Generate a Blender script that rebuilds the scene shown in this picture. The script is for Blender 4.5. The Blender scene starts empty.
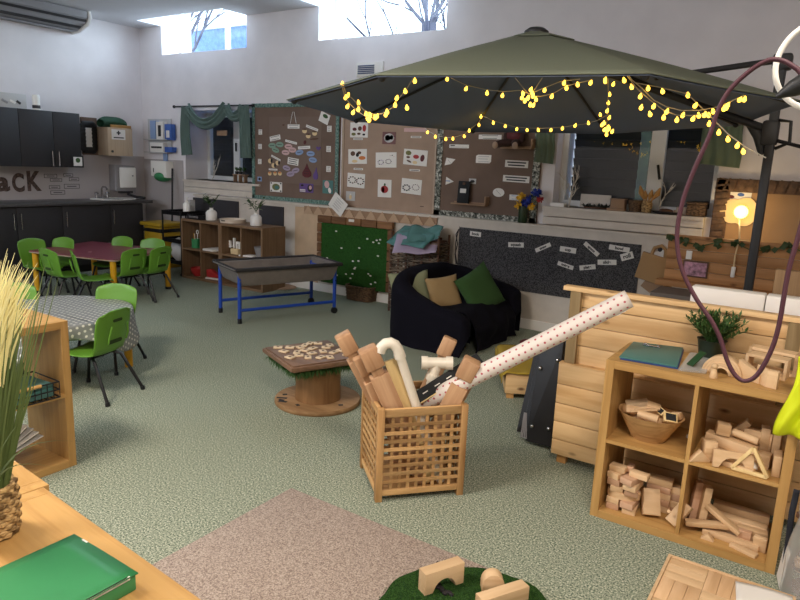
import bpy, bmesh, math, random
from mathutils import Vector, Matrix, noise
random.seed(11)
SC = bpy.context.scene
C = SC.collection
PI = math.pi
RAD = math.radians

# ---------------------------------------------------------------- camera
F_PX, YAW, PITCH, ROLL = 655.0, RAD(-33.35), RAD(11.73), RAD(2.38)
EYE = Vector((0, 0, 1.6))
fw = Vector((math.sin(YAW)*math.cos(PITCH), math.cos(YAW)*math.cos(PITCH), -math.sin(PITCH)))
rt = fw.cross(Vector((0, 0, 1))).normalized()
up = rt.cross(fw)
RT = math.cos(ROLL)*rt + math.sin(ROLL)*up
UP = -math.sin(ROLL)*rt + math.cos(ROLL)*up
cam_d = bpy.data.cameras.new('camera')
cam = bpy.data.objects.new('camera', cam_d)
C.objects.link(cam)
cam.matrix_world = Matrix(((RT.x, UP.x, -fw.x, EYE.x), (RT.y, UP.y, -fw.y, EYE.y), (RT.z, UP.z, -fw.z, EYE.z), (0, 0, 0, 1)))
cam_d.sensor_fit = 'HORIZONTAL'
cam_d.sensor_width = 36
cam_d.lens = 36*F_PX/800
cam_d.clip_start = 0.05
SC.camera = cam

def at(px, py, X=None, Y=None, Z=None):
    """surveyed point: sight line through a photo pixel met with a plane of the room"""
    d = fw + RT*((px-400)/F_PX) - UP*((py-300)/F_PX)
    if X is not None: t = (X-EYE.x)/d.x
    elif Y is not None: t = (Y-EYE.y)/d.y
    else: t = (Z-EYE.z)/d.z
    return EYE + d*t

# ---------------------------------------------------------------- materials
def lin(c):
    def f(v):
        v /= 255
        return v/12.92 if v <= .04045 else ((v+.055)/1.055)**2.4
    return (f(c[0]), f(c[1]), f(c[2]), 1)
def mk(name):
    m = bpy.data.materials.new(name); m.use_nodes = True
    nt = m.node_tree
    return m, nt, nt.nodes['Principled BSDF']
def plain(name, c, rough=.6, metal=0, var=.0, scale=30, bump=0, spec=.5, sheen=0, alpha=1, trans=0):
    m, nt, b = mk(name)
    b.inputs['Base Color'].default_value = lin(c)
    b.inputs['Roughness'].default_value = rough
    b.inputs['Metallic'].default_value = metal
    b.inputs['Specular IOR Level'].default_value = spec
    b.inputs['Transmission Weight'].default_value = trans
    if sheen: b.inputs['Sheen Weight'].default_value = sheen
    if var or bump:
        tc = nt.nodes.new('ShaderNodeTexCoord')
        n = nt.nodes.new('ShaderNodeTexNoise'); n.inputs['Scale'].default_value = scale; n.inputs['Detail'].default_value = 5
        nt.links.new(tc.outputs['Object'], n.inputs['Vector'])
        if var:
            r = nt.nodes.new('ShaderNodeValToRGB')
            a = lin([max(0, v*(1-var)) for v in c]); z = lin([min(255, v*(1+var)) for v in c])
            r.color_ramp.elements[0].color = a; r.color_ramp.elements[0].position = .3
            r.color_ramp.elements[1].color = z; r.color_ramp.elements[1].position = .7
            nt.links.new(n.outputs['Fac'], r.inputs['Fac'])
            nt.links.new(r.outputs['Color'], b.inputs['Base Color'])
        if bump:
            bp = nt.nodes.new('ShaderNodeBump'); bp.inputs['Strength'].default_value = bump; bp.inputs['Distance'].default_value = .01
            nt.links.new(n.outputs['Fac'], bp.inputs['Height']); nt.links.new(bp.outputs['Normal'], b.inputs['Normal'])
    return m
def wood(name, c1, c2, axis='X', rough=.5, across=22, island=.0, knots=0, along=1.2):
    m, nt, b = mk(name)
    N, L = nt.nodes.new, nt.links.new
    b.inputs['Roughness'].default_value = rough
    b.inputs['Specular IOR Level'].default_value = .35
    tc = N('ShaderNodeTexCoord'); mp = N('ShaderNodeMapping')
    s = [across]*3; s['XYZ'.index(axis)] = along
    mp.inputs['Scale'].default_value = s
    L(tc.outputs['Object'], mp.inputs['Vector'])
    geo = N('ShaderNodeNewGeometry')
    oi = N('ShaderNodeObjectInfo')
    add = N('ShaderNodeVectorMath'); add.operation = 'ADD'
    mul = N('ShaderNodeMath'); mul.operation = 'MULTIPLY_ADD'; mul.inputs[1].default_value = 37.0
    L(geo.outputs['Random Per Island'], mul.inputs[0]); 
    m2 = N('ShaderNodeMath'); m2.operation = 'MULTIPLY'; m2.inputs[1].default_value = 23.0
    L(oi.outputs['Random'], m2.inputs[0]); L(m2.outputs[0], mul.inputs[2])
    L(mp.outputs['Vector'], add.inputs[0]); L(mul.outputs[0], add.inputs[1])
    n = N('ShaderNodeTexNoise'); n.inputs['Scale'].default_value = 1; n.inputs['Detail'].default_value = 6; n.inputs['Roughness'].default_value = .6; n.inputs['Distortion'].default_value = .8
    L(add.outputs[0], n.inputs['Vector'])
    r = N('ShaderNodeValToRGB')
    r.color_ramp.elements[0].color = lin(c2); r.color_ramp.elements[0].position = .32
    r.color_ramp.elements[1].color = lin(c1); r.color_ramp.elements[1].position = .62
    L(n.outputs['Fac'], r.inputs['Fac'])
    col = r.outputs['Color']
    if knots:
        mp2 = N('ShaderNodeMapping'); s2 = [11.0]*3; s2['XYZ'.index(axis)] = 5.0
        mp2.inputs['Scale'].default_value = s2
        L(tc.outputs['Object'], mp2.inputs['Vector'])
        v = N('ShaderNodeTexVoronoi'); v.inputs['Scale'].default_value = 1.0
        L(mp2.outputs['Vector'], v.inputs['Vector'])
        rr = N('ShaderNodeValToRGB'); rr.color_ramp.elements[0].position = .06; rr.color_ramp.elements[1].position = .17
        rr.color_ramp.elements[0].color = (1, 1, 1, 1); rr.color_ramp.elements[1].color = (0, 0, 0, 1)
        L(v.outputs['Distance'], rr.inputs['Fac'])
        mk_ = N('ShaderNodeMath'); mk_.operation = 'MULTIPLY'; mk_.inputs[1].default_value = knots
        L(rr.outputs['Color'], mk_.inputs[0])
        mx = N('ShaderNodeMix'); mx.data_type = 'RGBA'
        L(mk_.outputs[0], mx.inputs['Factor']); L(col, mx.inputs['A']); mx.inputs['B'].default_value = lin((105, 62, 30))
        col = mx.outputs['Result']
    if island:
        hs = N('ShaderNodeHueSaturation')
        ma = N('ShaderNodeMath'); ma.operation = 'ADD'; L(geo.outputs['Random Per Island'], ma.inputs[0]); L(oi.outputs['Random'], ma.inputs[1])
        fr = N('ShaderNodeMath'); fr.operation = 'FRACT'; L(ma.outputs[0], fr.inputs[0])
        mr = N('ShaderNodeMapRange'); mr.inputs['To Min'].default_value = 1-island; mr.inputs['To Max'].default_value = 1+island
        L(fr.outputs[0], mr.inputs['Value']); L(mr.outputs['Result'], hs.inputs['Value']); L(col, hs.inputs['Color'])
        col = hs.outputs['Color']
    L(col, b.inputs['Base Color'])
    bp = N('ShaderNodeBump'); bp.inputs['Strength'].default_value = .12; bp.inputs['Distance'].default_value = .004
    L(n.outputs['Fac'], bp.inputs['Height']); L(bp.outputs['Normal'], b.inputs['Normal'])
    return m
def speckle(name, cols, scale, rough=.95, bump=.6, big=.0):
    m, nt, b = mk(name); N, L = nt.nodes.new, nt.links.new
    b.inputs['Roughness'].default_value = rough; b.inputs['Specular IOR Level'].default_value = .15
    tc = N('ShaderNodeTexCoord')
    n = N('ShaderNodeTexNoise'); n.inputs['Scale'].default_value = scale; n.inputs['Detail'].default_value = 3; n.inputs['Roughness'].default_value = .7
    L(tc.outputs['Object'], n.inputs['Vector'])
    r = N('ShaderNodeValToRGB'); e = r.color_ramp.elements
    e[0].position, e[0].color = .36, lin(cols[0])
    e[1].position, e[1].color = .64, lin(cols[-1])
    for i, c in enumerate(cols[1:-1]):
        x = e.new(.36+.28*(i+1)/(len(cols)-1)); x.color = lin(c)
    L(n.outputs['Fac'], r.inputs['Fac']); L(r.outputs['Color'], b.inputs['Base Color'])
    bp = N('ShaderNodeBump'); bp.inputs['Strength'].default_value = bump; bp.inputs['Distance'].default_value = .004
    L(n.outputs['Fac'], bp.inputs['Height']); L(bp.outputs['Normal'], b.inputs['Normal'])
    return m
def glow(name, c, s):
    m, nt, b = mk(name)
    b.inputs['Base Color'].default_value = lin(c)
    b.inputs['Emission Color'].default_value = lin(c); b.inputs['Emission Strength'].default_value = s
    return m
def dots(name, base, dot, scale, size=.25, rough=.6):
    m, nt, b = mk(name); N, L = nt.nodes.new, nt.links.new
    b.inputs['Roughness'].default_value = rough
    tc = N('ShaderNodeTexCoord'); uv = tc.outputs['UV']
    v = N('ShaderNodeTexVoronoi'); v.voronoi_dimensions = '2D'; v.inputs['Scale'].default_value = scale; v.inputs['Randomness'].default_value = .12
    L(uv, v.inputs['Vector'])
    lt = N('ShaderNodeMath'); lt.operation = 'LESS_THAN'; lt.inputs[1].default_value = size
    L(v.outputs['Distance'], lt.inputs[0])
    mx = N('ShaderNodeMix'); mx.data_type = 'RGBA'; mx.inputs['A'].default_value = lin(base); mx.inputs['B'].default_value = lin(dot)
    L(lt.outputs[0], mx.inputs['Factor']); L(mx.outputs['Result'], b.inputs['Base Color'])
    return m
def weave(name, c1, c2, sx, sz, rough=.8):
    m, nt, b = mk(name); N, L = nt.nodes.new, nt.links.new
    b.inputs['Roughness'].default_value = rough
    tc = N('ShaderNodeTexCoord'); mp = N('ShaderNodeMapping'); mp.inputs['Scale'].default_value = (sx, sx, sz)
    L(tc.outputs['Object'], mp.inputs['Vector'])
    n = N('ShaderNodeTexNoise'); n.inputs['Scale'].default_value = 1; n.inputs['Detail'].default_value = 2
    L(mp.outputs['Vector'], n.inputs['Vector'])
    r = N('ShaderNodeValToRGB'); r.color_ramp.elements[0].color = lin(c1); r.color_ramp.elements[1].color = lin(c2)
    r.color_ramp.elements[0].position = .4; r.color_ramp.elements[1].position = .6
    L(n.outputs['Fac'], r.inputs['Fac']); L(r.outputs['Color'], b.inputs['Base Color'])
    bp = N('ShaderNodeBump'); bp.inputs['Strength'].default_value = .7; bp.inputs['Distance'].default_value = .006
    L(n.outputs['Fac'], bp.inputs['Height']); L(bp.outputs['Normal'], b.inputs['Normal'])
    return m

M = dict(
    wall=plain('wall_paint', (226, 220, 220), .9, var=.02, scale=3),
    ceil=plain('ceiling_paint', (214, 214, 218), .95),
    carpet=speckle('green_carpet', [(66, 78, 68), (116, 128, 110), (156, 162, 144), (204, 204, 184)], 125, bump=.35),
    rug=speckle('beige_rug', [(122, 108, 100), (160, 145, 135), (190, 176, 164)], 150, bump=.4),
    turf=speckle('turf', [(18, 40, 16), (34, 66, 26), (66, 100, 44)], 260, bump=1),
    turfwall=speckle('turf_wall', [(28, 58, 22), (42, 82, 34), (54, 98, 42)], 150, bump=1),
    whitewood=plain('white_painted_wood', (206, 196, 184), .6, var=.03, scale=8),
    white=plain('white', (232, 228, 222), .55),
    whiteplastic=plain('white_plastic', (236, 232, 224), .3),
    upvc=plain('upvc', (222, 222, 220), .35),
    charcoal=plain('charcoal_laminate', (40, 38, 40), .65, var=.06, scale=60),
    black=plain('black', (18, 18, 20), .5),
    blackmetal=plain('black_metal', (22, 22, 24), .35, metal=.3),
    navy=plain('navy_fabric', (15, 14, 24), .95, spec=.15, bump=.15, scale=60),
    steel=plain('steel', (170, 170, 172), .25, metal=1),
    worktop=plain('worktop', (72, 70, 70), .4, var=.1, scale=80),
    splash=plain('splash_panel', (176, 168, 166), .5),
    oak=wood('oak_effect', (190, 150, 92), (165, 124, 70), 'X', .42),
    oaky=wood('oak_effect_y', (190, 150, 92), (165, 124, 70), 'Y', .42),
    oakz=wood('oak_effect_z', (190, 150, 92), (165, 124, 70), 'Z', .42),
    pine=wood('pine', (228, 192, 142), (206, 164, 112), 'X', .6, 16, .10, .9),
    pinez=wood('pine_z', (206, 160, 100), (166, 118, 66), 'Z', .6, 16, .1),
    beech=wood('beech', (222, 190, 150), (198, 162, 120), 'X', .55, 14, .1),
    acacia=wood('acacia', (204, 164, 112), (150, 110, 66), 'X', .55, 18, .28),
    acaciaz=wood('acacia_z', (198, 156, 104), (152, 110, 66), 'Z', .55, 18, .2),
    bamboo=wood('bamboo', (204, 162, 100), (176, 130, 74), 'Z', .4, 30, .08),
    darkoak=wood('brown_laminate', (104, 80, 60), (86, 64, 48), 'X', .5),
    spool=wood('spool_wood', (160, 126, 88), (128, 96, 62), 'X', .7, 12, .1, .3),
    drum=wood('drum_wood', (140, 104, 66), (112, 80, 48), 'Z', .7, 14),
    stained=wood('stained_board', (128, 98, 76), (98, 72, 54), 'X', .5, 14, .1),
    post=wood('hardwood_post', (194, 156, 120), (166, 124, 90), 'Z', .5, 18, .1),
    green=plain('green_plastic', (98, 148, 46), .38),
    slot=plain('slot_shadow', (40, 62, 18), .8),
    redtop=plain('maroon_laminate', (118, 48, 62), .4, var=.03, scale=4),
    yellow=plain('yellow_metal', (214, 158, 24), .4),
    edge=plain('pale_edge', (172, 150, 130), .5),
    cloth=dots('spotted_oilcloth', (128, 130, 128), (214, 212, 200), 24, .22, .45),
    spotpaper=dots('red_spot_paper', (226, 216, 208), (178, 84, 92), 30, .16, .5),
    blue=plain('blue_powder_coat', (24, 66, 160), .4),
    traygrey=plain('tray_plastic', (118, 110, 104), .5, var=.06, scale=12),
    shaded_underside=plain('canopy_underside_shade', (112, 124, 148), .95),  # same fabric seen from below, its cool shade put into the colour
    canopytop=plain('canopy_fabric', (116, 122, 104), .9, bump=.1, scale=200),
    canopyrib=plain('canopy_rib', (44, 44, 46), .5),
    brownboard=plain('brown_backing_paper', (112, 92, 80), .9, var=.04, scale=6),
    tanboard=plain('tan_backing_paper', (160, 136, 118), .9, var=.04, scale=6),
    tealborder=speckle('teal_border', [(66, 96, 88), (98, 126, 118), (140, 160, 152)], 45, .85, .1),
    leafborder=speckle('leaf_border', [(48, 52, 48), (120, 122, 114), (214, 214, 204)], 38, .85, .1),
    darkweave=weave('dark_flecked_fabric', (26, 26, 30), (86, 84, 86), 110, 110),
    wicker=weave('wicker', (66, 48, 34), (122, 94, 66), 50, 90),
    rattan=weave('seagrass', (104, 78, 44), (190, 156, 104), 60, 75),
    willow=weave('willow', (58, 48, 40), (140, 122, 102), 8, 110),
    paper=plain('white_paper', (226, 222, 216), .8),
    greypaper=plain('grey_paper', (190, 188, 186), .8),
    pink=plain('pink_paper', (206, 170, 168), .8), teal=plain('teal_card', (78, 120, 116), .8),
    lilac=plain('lilac_paper', (166, 150, 172), .8), sky=plain('sky_paper', (136, 158, 196), .8),
    mint=plain('mint_paper', (130, 158, 140), .8), cream=plain('cream_paper', (222, 196, 150), .8),
    red=plain('red', (168, 40, 40), .5), darkred=plain('dark_red', (90, 30, 34), .7), purple=plain('purple', (96, 70, 132), .7),
    orange=plain('orange', (206, 120, 60), .7), olive=plain('olive', (110, 110, 60), .7), brown=plain('brown', (92, 62, 44), .7),
    ink=plain('ink', (30, 28, 30), .8),
    greenbox=plain('green_card', (50, 128, 78), .42, var=.03, scale=14),
    sage=plain('sage_drape', (96, 116, 110), .9), sage2=plain('olive_drape', (98, 112, 92), .9), pine2=wood('knotty_pine', (182, 132, 84), (152, 106, 62), 'X', .6, 16, .1, .9), slatbrown=plain('woven_brown', (92, 70, 54), .8, var=.2, scale=30),
    glass=plain('glass', (245, 250, 250), .02, trans=1, spec=.5),
    darkglass=plain('dark_glass', (10, 11, 13), .04, spec=.9),
    blind=plain('dark_blind', (36, 34, 32), .4),
    kraft=plain('kraft_paper', (170, 134, 92), .85), card=plain('brown_card', (156, 126, 100), .85),
    leaf=plain('leaf', (52, 84, 36), .6), leaf2=plain('leaf_pale', (122, 140, 104), .7), grass=plain('reed_green', (98, 114, 62), .6),
    straw=plain('straw', (250, 240, 178), .7), dry=plain('dried_stem', (176, 130, 70), .8), twig=plain('white_twig', (206, 198, 184), .7),
    maroon=plain('maroon_cord', (66, 27, 40), .6), hivis=plain('hi_vis', (214, 226, 20), .7),
    pvc=plain('pvc_pipe', (230, 222, 206), .35), palewood=wood('pale_plank', (232, 206, 150), (214, 184, 128), 'Z', .6),
    mustard=plain('mustard_fabric', (168, 140, 44), .9, bump=.3, scale=80),
    cushgreen=plain('green_cushion', (46, 78, 34), .95, bump=.1, scale=80), cushtan=plain('tan_cushion', (152, 126, 86), .95, bump=.15, scale=90), cushsage=plain('sage_cushion', (136, 140, 108), .95, bump=.15, scale=90),
    bulb=glow('warm_bulb', (255, 196, 64), 4.5), lampglow=glow('lamp_globe', (255, 206, 110), 5), panel=glow('light_panel', (255, 240, 222), 1),
    chalk=plain('chalkboard', (26, 28, 30), .8), tealfold=plain('teal_folder', (70, 120, 116), .45), bluefold=plain('blue_folder', (40, 66, 120), .5),
    clear=plain('clear_film', (226, 228, 226), .12, trans=.85), tile=plain('pale_tile', (214, 190, 156), .6, var=.05), dark=plain('dark_void', (14, 14, 15), .9),
    bluebox=plain('blue_box', (60, 96, 170), .5), yellowbin=plain('yellow_bin', (168, 134, 26), .5), flowblue=plain('blue_petals', (30, 50, 140), .8), flowyel=plain('yellow_petals', (220, 170, 40), .8),
    outwall=plain('outside_wall', (112, 140, 190), .9, var=.12, scale=12), bark=plain('bark', (96, 96, 110), .9), acgrey=plain('unit_grey', (142, 139, 140), .5),
    whiteceramic=plain('ceramic', (230, 226, 220), .35), suit=plain('black_case', (20, 20, 22), .42, bump=.05, scale=200),
)

# ---------------------------------------------------------------- mesh tools
class MB:
    def __init__(s): s.bm = bmesh.new()
    def box(s, c, d, rot=None, bev=0, taper=None):
        x, y, z = d[0]/2, d[1]/2, d[2]/2
        vs = []
        for sz in (-1, 1):
            k = 1 if not taper or sz < 0 else taper
            for sx, sy in ((-1, -1), (1, -1), (1, 1), (-1, 1)):
                v = Vector((sx*x*k, sy*y*k, sz*z))
                if rot is not None: v = (rot if not isinstance(rot, (int, float)) else Matrix.Rotation(rot, 3, 'Z')) @ v
                vs.append(s.bm.verts.new(v+Vector(c)))
        fs = [s.bm.faces.new([vs[i] for i in f]) for f in ((3, 2, 1, 0), (4, 5, 6, 7), (0, 1, 5, 4), (1, 2, 6, 5), (2, 3, 7, 6), (3, 0, 4, 7))]
        if bev:
            es = {e for f in fs for e in f.edges}
            bmesh.ops.bevel(s.bm, geom=list(es), offset=bev, segments=2, profile=.5, affect='EDGES')
        return s
    def span(s, lo, hi, bev=0):
        return s.box([(a+b)/2 for a, b in zip(lo, hi)], [abs(b-a) for a, b in zip(lo, hi)], None, bev)
    def prism(s, poly, h, mat=None, bev=0):
        mat = mat or Matrix()
        a = [s.bm.verts.new(mat @ Vector((p[0], p[1], 0))) for p in poly]
        b = [s.bm.verts.new(mat @ Vector((p[0], p[1], h))) for p in poly]
        n = len(poly)
        fs = [s.bm.faces.new(a[::-1]), s.bm.faces.new(b)]
        for i in range(n): fs.append(s.bm.faces.new((a[i], a[(i+1) % n], b[(i+1) % n], b[i])))
        if bev:
            bmesh.ops.bevel(s.bm, geom=list({e for f in fs[:2] for e in f.edges}), offset=bev, segments=2, profile=.5, affect='EDGES')
        return s
    def cyl(s, p0, p1, r0, r1=None, n=14):
        return s.tube([p0, p1], r0, n, radii=[r0, r0 if r1 is None else r1])
    def tube(s, pts, r, n=8, closed=False, radii=None):
        pts = [Vector(p) for p in pts]; k = len(pts); rings = []
        ref = None
        for i, p in enumerate(pts):
            if closed: t = (pts[(i+1) % k]-pts[i-1])
            else: t = pts[min(i+1, k-1)]-pts[max(i-1, 0)]
            if t.length < 1e-9: t = Vector((0, 0, 1))
            t.normalize()
            if ref is None:
                ref = Vector((0, 0, 1)) if abs(t.z) < .9 else Vector((1, 0, 0))
            u = ref-t*ref.dot(t)          # carried along the path so the rings never twist
            if u.length < 1e-6: u = t.cross(Vector((0.3, 1, 0.2)))
            u.normalize(); w = t.cross(u); ref = u
            rr = radii[i] if radii else r
            rings.append([s.bm.verts.new(p+u*(rr*math.cos(2*PI*j/n))+w*(rr*math.sin(2*PI*j/n))) for j in range(n)])
        for i in range(k if closed else k-1):
            A, B = rings[i], rings[(i+1) % k]
            for j in range(n): s.bm.faces.new((A[j], A[(j+1) % n], B[(j+1) % n], B[j]))
        if not closed:
            s.bm.faces.new(rings[0][::-1]); s.bm.faces.new(rings[-1])
        return s
    def lathe(s, prof, n=24, o=(0, 0, 0), sx=1, sy=1):
        rings = []
        for r, z in prof:
            if r < 1e-6: rings.append([s.bm.verts.new((o[0], o[1], o[2]+z))])
            else: rings.append([s.bm.verts.new((o[0]+sx*r*math.cos(2*PI*j/n), o[1]+sy*r*math.sin(2*PI*j/n), o[2]+z)) for j in range(n)])
        for A, B in zip(rings, rings[1:]):
            for j in range(n):
                a = A if len(A) > 1 else A*n; b = B if len(B) > 1 else B*n
                q = [a[j], a[(j+1) % n], b[(j+1) % n], b[j]]
                u = []
                for v in q:
                    if v not in u: u.append(v)
                if len(u) > 2: s.bm.faces.new(u)
        return s
    def ball(s, c, r, sc=(1, 1, 1), n=10, rot=None):
        m = Matrix.Translation(c) @ (rot.to_4x4() if rot else Matrix()) @ Matrix.Diagonal((sc[0]*r, sc[1]*r, sc[2]*r, 1))
        bmesh.ops.create_uvsphere(s.bm, u_segments=n, v_segments=max(6, n*2//3), radius=1, matrix=m)
        return s
    def grid(s, fn, nu, nv, uv=False, closed_u=False):
        V = [[s.bm.verts.new(fn(i/nu, j/nv)) for j in range(nv+1)] for i in range(nu if closed_u else nu+1)]
        lay = s.bm.loops.layers.uv.verify() if uv else None
        for i in range(nu):
            for j in range(nv):
                a, b = V[i], V[(i+1) % len(V)]
                f = s.bm.faces.new((a[j], b[j], b[j+1], a[j+1]))
                if uv:
                    for l, q in zip(f.loops, ((i, j), (i+1, j), (i+1, j+1), (i, j+1))): l[lay].uv = (q[0]/nu, q[1]/nv)
        return s
    def leaf(s, p, d, L, w, nrm=None):
        d = Vector(d).normalized(); n = Vector(nrm or (0, 0, 1)); u = d.cross(n)
        if u.length < 1e-4: u = d.cross(Vector((1, 0, 0)))
        u.normalize(); p = Vector(p); n = u.cross(d)
        a, b, c_, e = p, p+d*L*.45+u*w/2+n*w*.15, p+d*L, p+d*L*.45-u*w/2+n*w*.15
        mid = p+d*L*.5
        vs = [s.bm.verts.new(q) for q in (a, b, c_, e, mid)]
        s.bm.faces.new((vs[0], vs[1], vs[4])); s.bm.faces.new((vs[1], vs[2], vs[4])); s.bm.faces.new((vs[2], vs[3], vs[4])); s.bm.faces.new((vs[3], vs[0], vs[4]))
        return s
    def xf(s, m):
        bmesh.ops.transform(s.bm, matrix=m, verts=s.bm.verts); return s
    def build(s, name, mat, parent=None, smooth=True, ang=.7, solid=0, sub=0, bevel=0):
        bmesh.ops.recalc_face_normals(s.bm, faces=s.bm.faces)
        me = bpy.data.meshes.new(name); s.bm.to_mesh(me); s.bm.free()
        me.materials.append(mat)
        if smooth:
            me.polygons.foreach_set('use_smooth', [True]*len(me.polygons))
            if not sub: me.set_sharp_from_angle(angle=ang)
        o = bpy.data.objects.new(name, me); C.objects.link(o)
        if parent: o.parent = parent
        if solid:
            md = o.modifiers.new('thick', 'SOLIDIFY'); md.thickness = solid; md.offset = 0
        if bevel:
            md = o.modifiers.new('bevel', 'BEVEL'); md.width = bevel; md.segments = 2; md.limit_method = 'ANGLE'
        if sub:
            md = o.modifiers.new('sub', 'SUBSURF'); md.levels = sub; md.render_levels = sub
        return o

def tag(o, label, cat, group=None, kind=None):
    o['label'] = label; o['category'] = cat
    if group: o['group'] = group
    if kind: o['kind'] = kind
    return o
def thing(name, label, cat, loc=(0, 0, 0), rz=0, group=None):
    o = bpy.data.objects.new(name, None); o.empty_display_size = .1; C.objects.link(o)
    o.location = loc; o.rotation_euler = (0, 0, rz)
    return tag(o, label, cat, group)
def struct(o, label=None):
    o['kind'] = 'structure'
    if label: o['label'] = label
    return o
def dup(o, parent=None):
    c = o.copy(); C.objects.link(c)
    if parent: c.parent = parent
    for ch in list(o.children): dup(ch, c)
    return c
def frame3(origin, xdir, ydir=None, zdir=None):
    x = Vector(xdir).normalized()
    if zdir is not None:
        z = Vector(zdir); z = (z-x*z.dot(x)).normalized(); y = z.cross(x)
    else:
        y = Vector(ydir); y = (y-x*y.dot(x)).normalized(); z = x.cross(y)
    o = Vector(origin)
    return Matrix(((x.x, y.x, z.x, o.x), (x.y, y.y, z.y, o.y), (x.z, y.z, z.z, o.z), (0, 0, 0, 1)))
def text_mesh(txt, size, mat, name, parent, M4, depth=.0015, align='CENTER', bold=0):
    cu = bpy.data.curves.new('t', 'FONT'); cu.body = txt; cu.size = size; cu.align_x = align; cu.align_y = 'CENTER'; cu.extrude = depth; cu.offset = bold
    ob = bpy.data.objects.new('t', cu); C.objects.link(ob)
    dg = bpy.context.evaluated_depsgraph_get(); dg.update()
    me = bpy.data.meshes.new_from_object(ob.evaluated_get(dg))
    bpy.data.objects.remove(ob); bpy.data.curves.remove(cu)
    me.transform(M4); me.name = name
    me.materials.clear(); me.materials.append(mat)
    o = bpy.data.objects.new(name, me); C.objects.link(o)
    if parent: o.parent = parent
    return o
# ---------------------------------------------------------------- the room
Y0, XL, ZC = 6.30, -8.91, 3.38
XR, YR = 2.4, -2.4
YB = 6.18                                   # front of the boxed-in lower wall
def glass_mat():
    m, nt, b = mk('window_glass'); N, L = nt.nodes.new, nt.links.new
    tr = N('ShaderNodeBsdfTransparent'); tr.inputs['Color'].default_value = (.94, .97, .97, 1)
    gl = N('ShaderNodeBsdfGlossy'); gl.inputs['Roughness'].default_value = .01
    fr = N('ShaderNodeFresnel'); fr.inputs['IOR'].default_value = 1.5
    ge = N('ShaderNodeNewGeometry'); k1 = N('ShaderNodeMath'); k1.operation = 'SUBTRACT'; k1.inputs[0].default_value = 1; L(ge.outputs['Backfacing'], k1.inputs[1])
    k2 = N('ShaderNodeMath'); k2.operation = 'MULTIPLY'; L(fr.outputs[0], k2.inputs[0]); L(k1.outputs[0], k2.inputs[1])
    mx = N('ShaderNodeMixShader'); L(k2.outputs[0], mx.inputs[0]); L(tr.outputs[0], mx.inputs[1]); L(gl.outputs[0], mx.inputs[2])
    L(mx.outputs[0], nt.nodes['Material Output'].inputs['Surface'])
    return m
M['pane'] = glass_mat()
def film_mat():
    m, nt, b = mk('clear_plastic'); N, L = nt.nodes.new, nt.links.new
    tr = N('ShaderNodeBsdfTransparent'); tr.inputs['Color'].default_value = (.93, .94, .94, 1)
    b.inputs['Base Color'].default_value = lin((214, 216, 214)); b.inputs['Roughness'].default_value = .15
    fr = N('ShaderNodeFresnel'); fr.inputs['IOR'].default_value = 1.9
    ge = N('ShaderNodeNewGeometry'); k1 = N('ShaderNodeMath'); k1.operation = 'SUBTRACT'; k1.inputs[0].default_value = 1; L(ge.outputs['Backfacing'], k1.inputs[1])
    k2 = N('ShaderNodeMath'); k2.operation = 'MULTIPLY'; L(fr.outputs[0], k2.inputs[0]); L(k1.outputs[0], k2.inputs[1])
    k3 = N('ShaderNodeMath'); k3.operation = 'ADD'; k3.inputs[1].default_value = .22; k3.use_clamp = True; L(k2.outputs[0], k3.inputs[0])
    mx = N('ShaderNodeMixShader'); L(k3.outputs[0], mx.inputs[0]); L(tr.outputs[0], mx.inputs[1]); L(b.outputs[0], mx.inputs[2])
    L(mx.outputs[0], nt.nodes['Material Output'].inputs['Surface'])
    return m
M['film'] = film_mat()

floor = struct(MB().span((XL-.2, YR-.2, -.1), (XR+.2, Y0+.4, 0)).build('floor', M['carpet']), 'speckled green carpet floor')

W1 = (-8.40, -6.68, 2.99, 3.78); W2 = (-5.46, -3.71, 3.00, 3.78)
p3 = at(186, 179, Y=Y0); W3 = (p3.x, at(262, 150, Y=Y0).x, p3.z, at(225, 110, Y=Y0).z)
p4 = at(552, 206, Y=Y0); W4 = (p4.x, at(716, 190, Y=Y0).x, p4.z, 2.12)
def wall_back():
    mb = MB(); bm = mb.bm
    ops = [W1, W2, W3, W4]
    xs = sorted({XL-.2, XR+.2, *[o[0] for o in ops], *[o[1] for o in ops]})
    zs = sorted({0, 3.78, 3.95, *[o[2] for o in ops], *[o[3] for o in ops]})
    def hole(x, z): return any(o[0] < x < o[1] and o[2] < z < o[3] for o in ops)
    D = .52
    for Yp in (Y0, Y0+D):
        V = {}
        def v(x, z):
            if (x, z) not in V: V[(x, z)] = bm.verts.new((x, Yp, z))
            return V[(x, z)]
        for a, b in zip(xs, xs[1:]):
            for c, d in zip(zs, zs[1:]):
                if not hole((a+b)/2, (c+d)/2): bm.faces.new((v(a, c), v(b, c), v(b, d), v(a, d)))
    for o in ops:
        a, b, c, d = o
        for P, Q in (((a, c), (b, c)), ((b, c), (b, d)), ((b, d), (a, d)), ((a, d), (a, c))):
            bm.faces.new([bm.verts.new(q) for q in ((P[0], Y0, P[1]), (Q[0], Y0, Q[1]), (Q[0], Y0+D, Q[1]), (P[0], Y0+D, P[1]))])
    me = bpy.data.meshes.new('wall_back'); bm.to_mesh(me); bm.free(); me.materials.append(M['wall'])
    o = bpy.data.objects.new('wall_back', me); C.objects.link(o); return o
struct(wall_back(), 'white painted back wall')
struct(MB().span((XL-.2, YR-.2, 0), (XL, Y0+.52, 3.95)).build('wall_left', M['wall']), 'white painted kitchen wall')
struct(MB().span((XR, YR-.2, 0), (XR+.2, Y0+.52, 3.95)).build('wall_right', M['wall']))
W5 = (-8.2, -3.2, 2.55, 3.25)               # unseen rear clerestory, added to light the back wall
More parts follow.
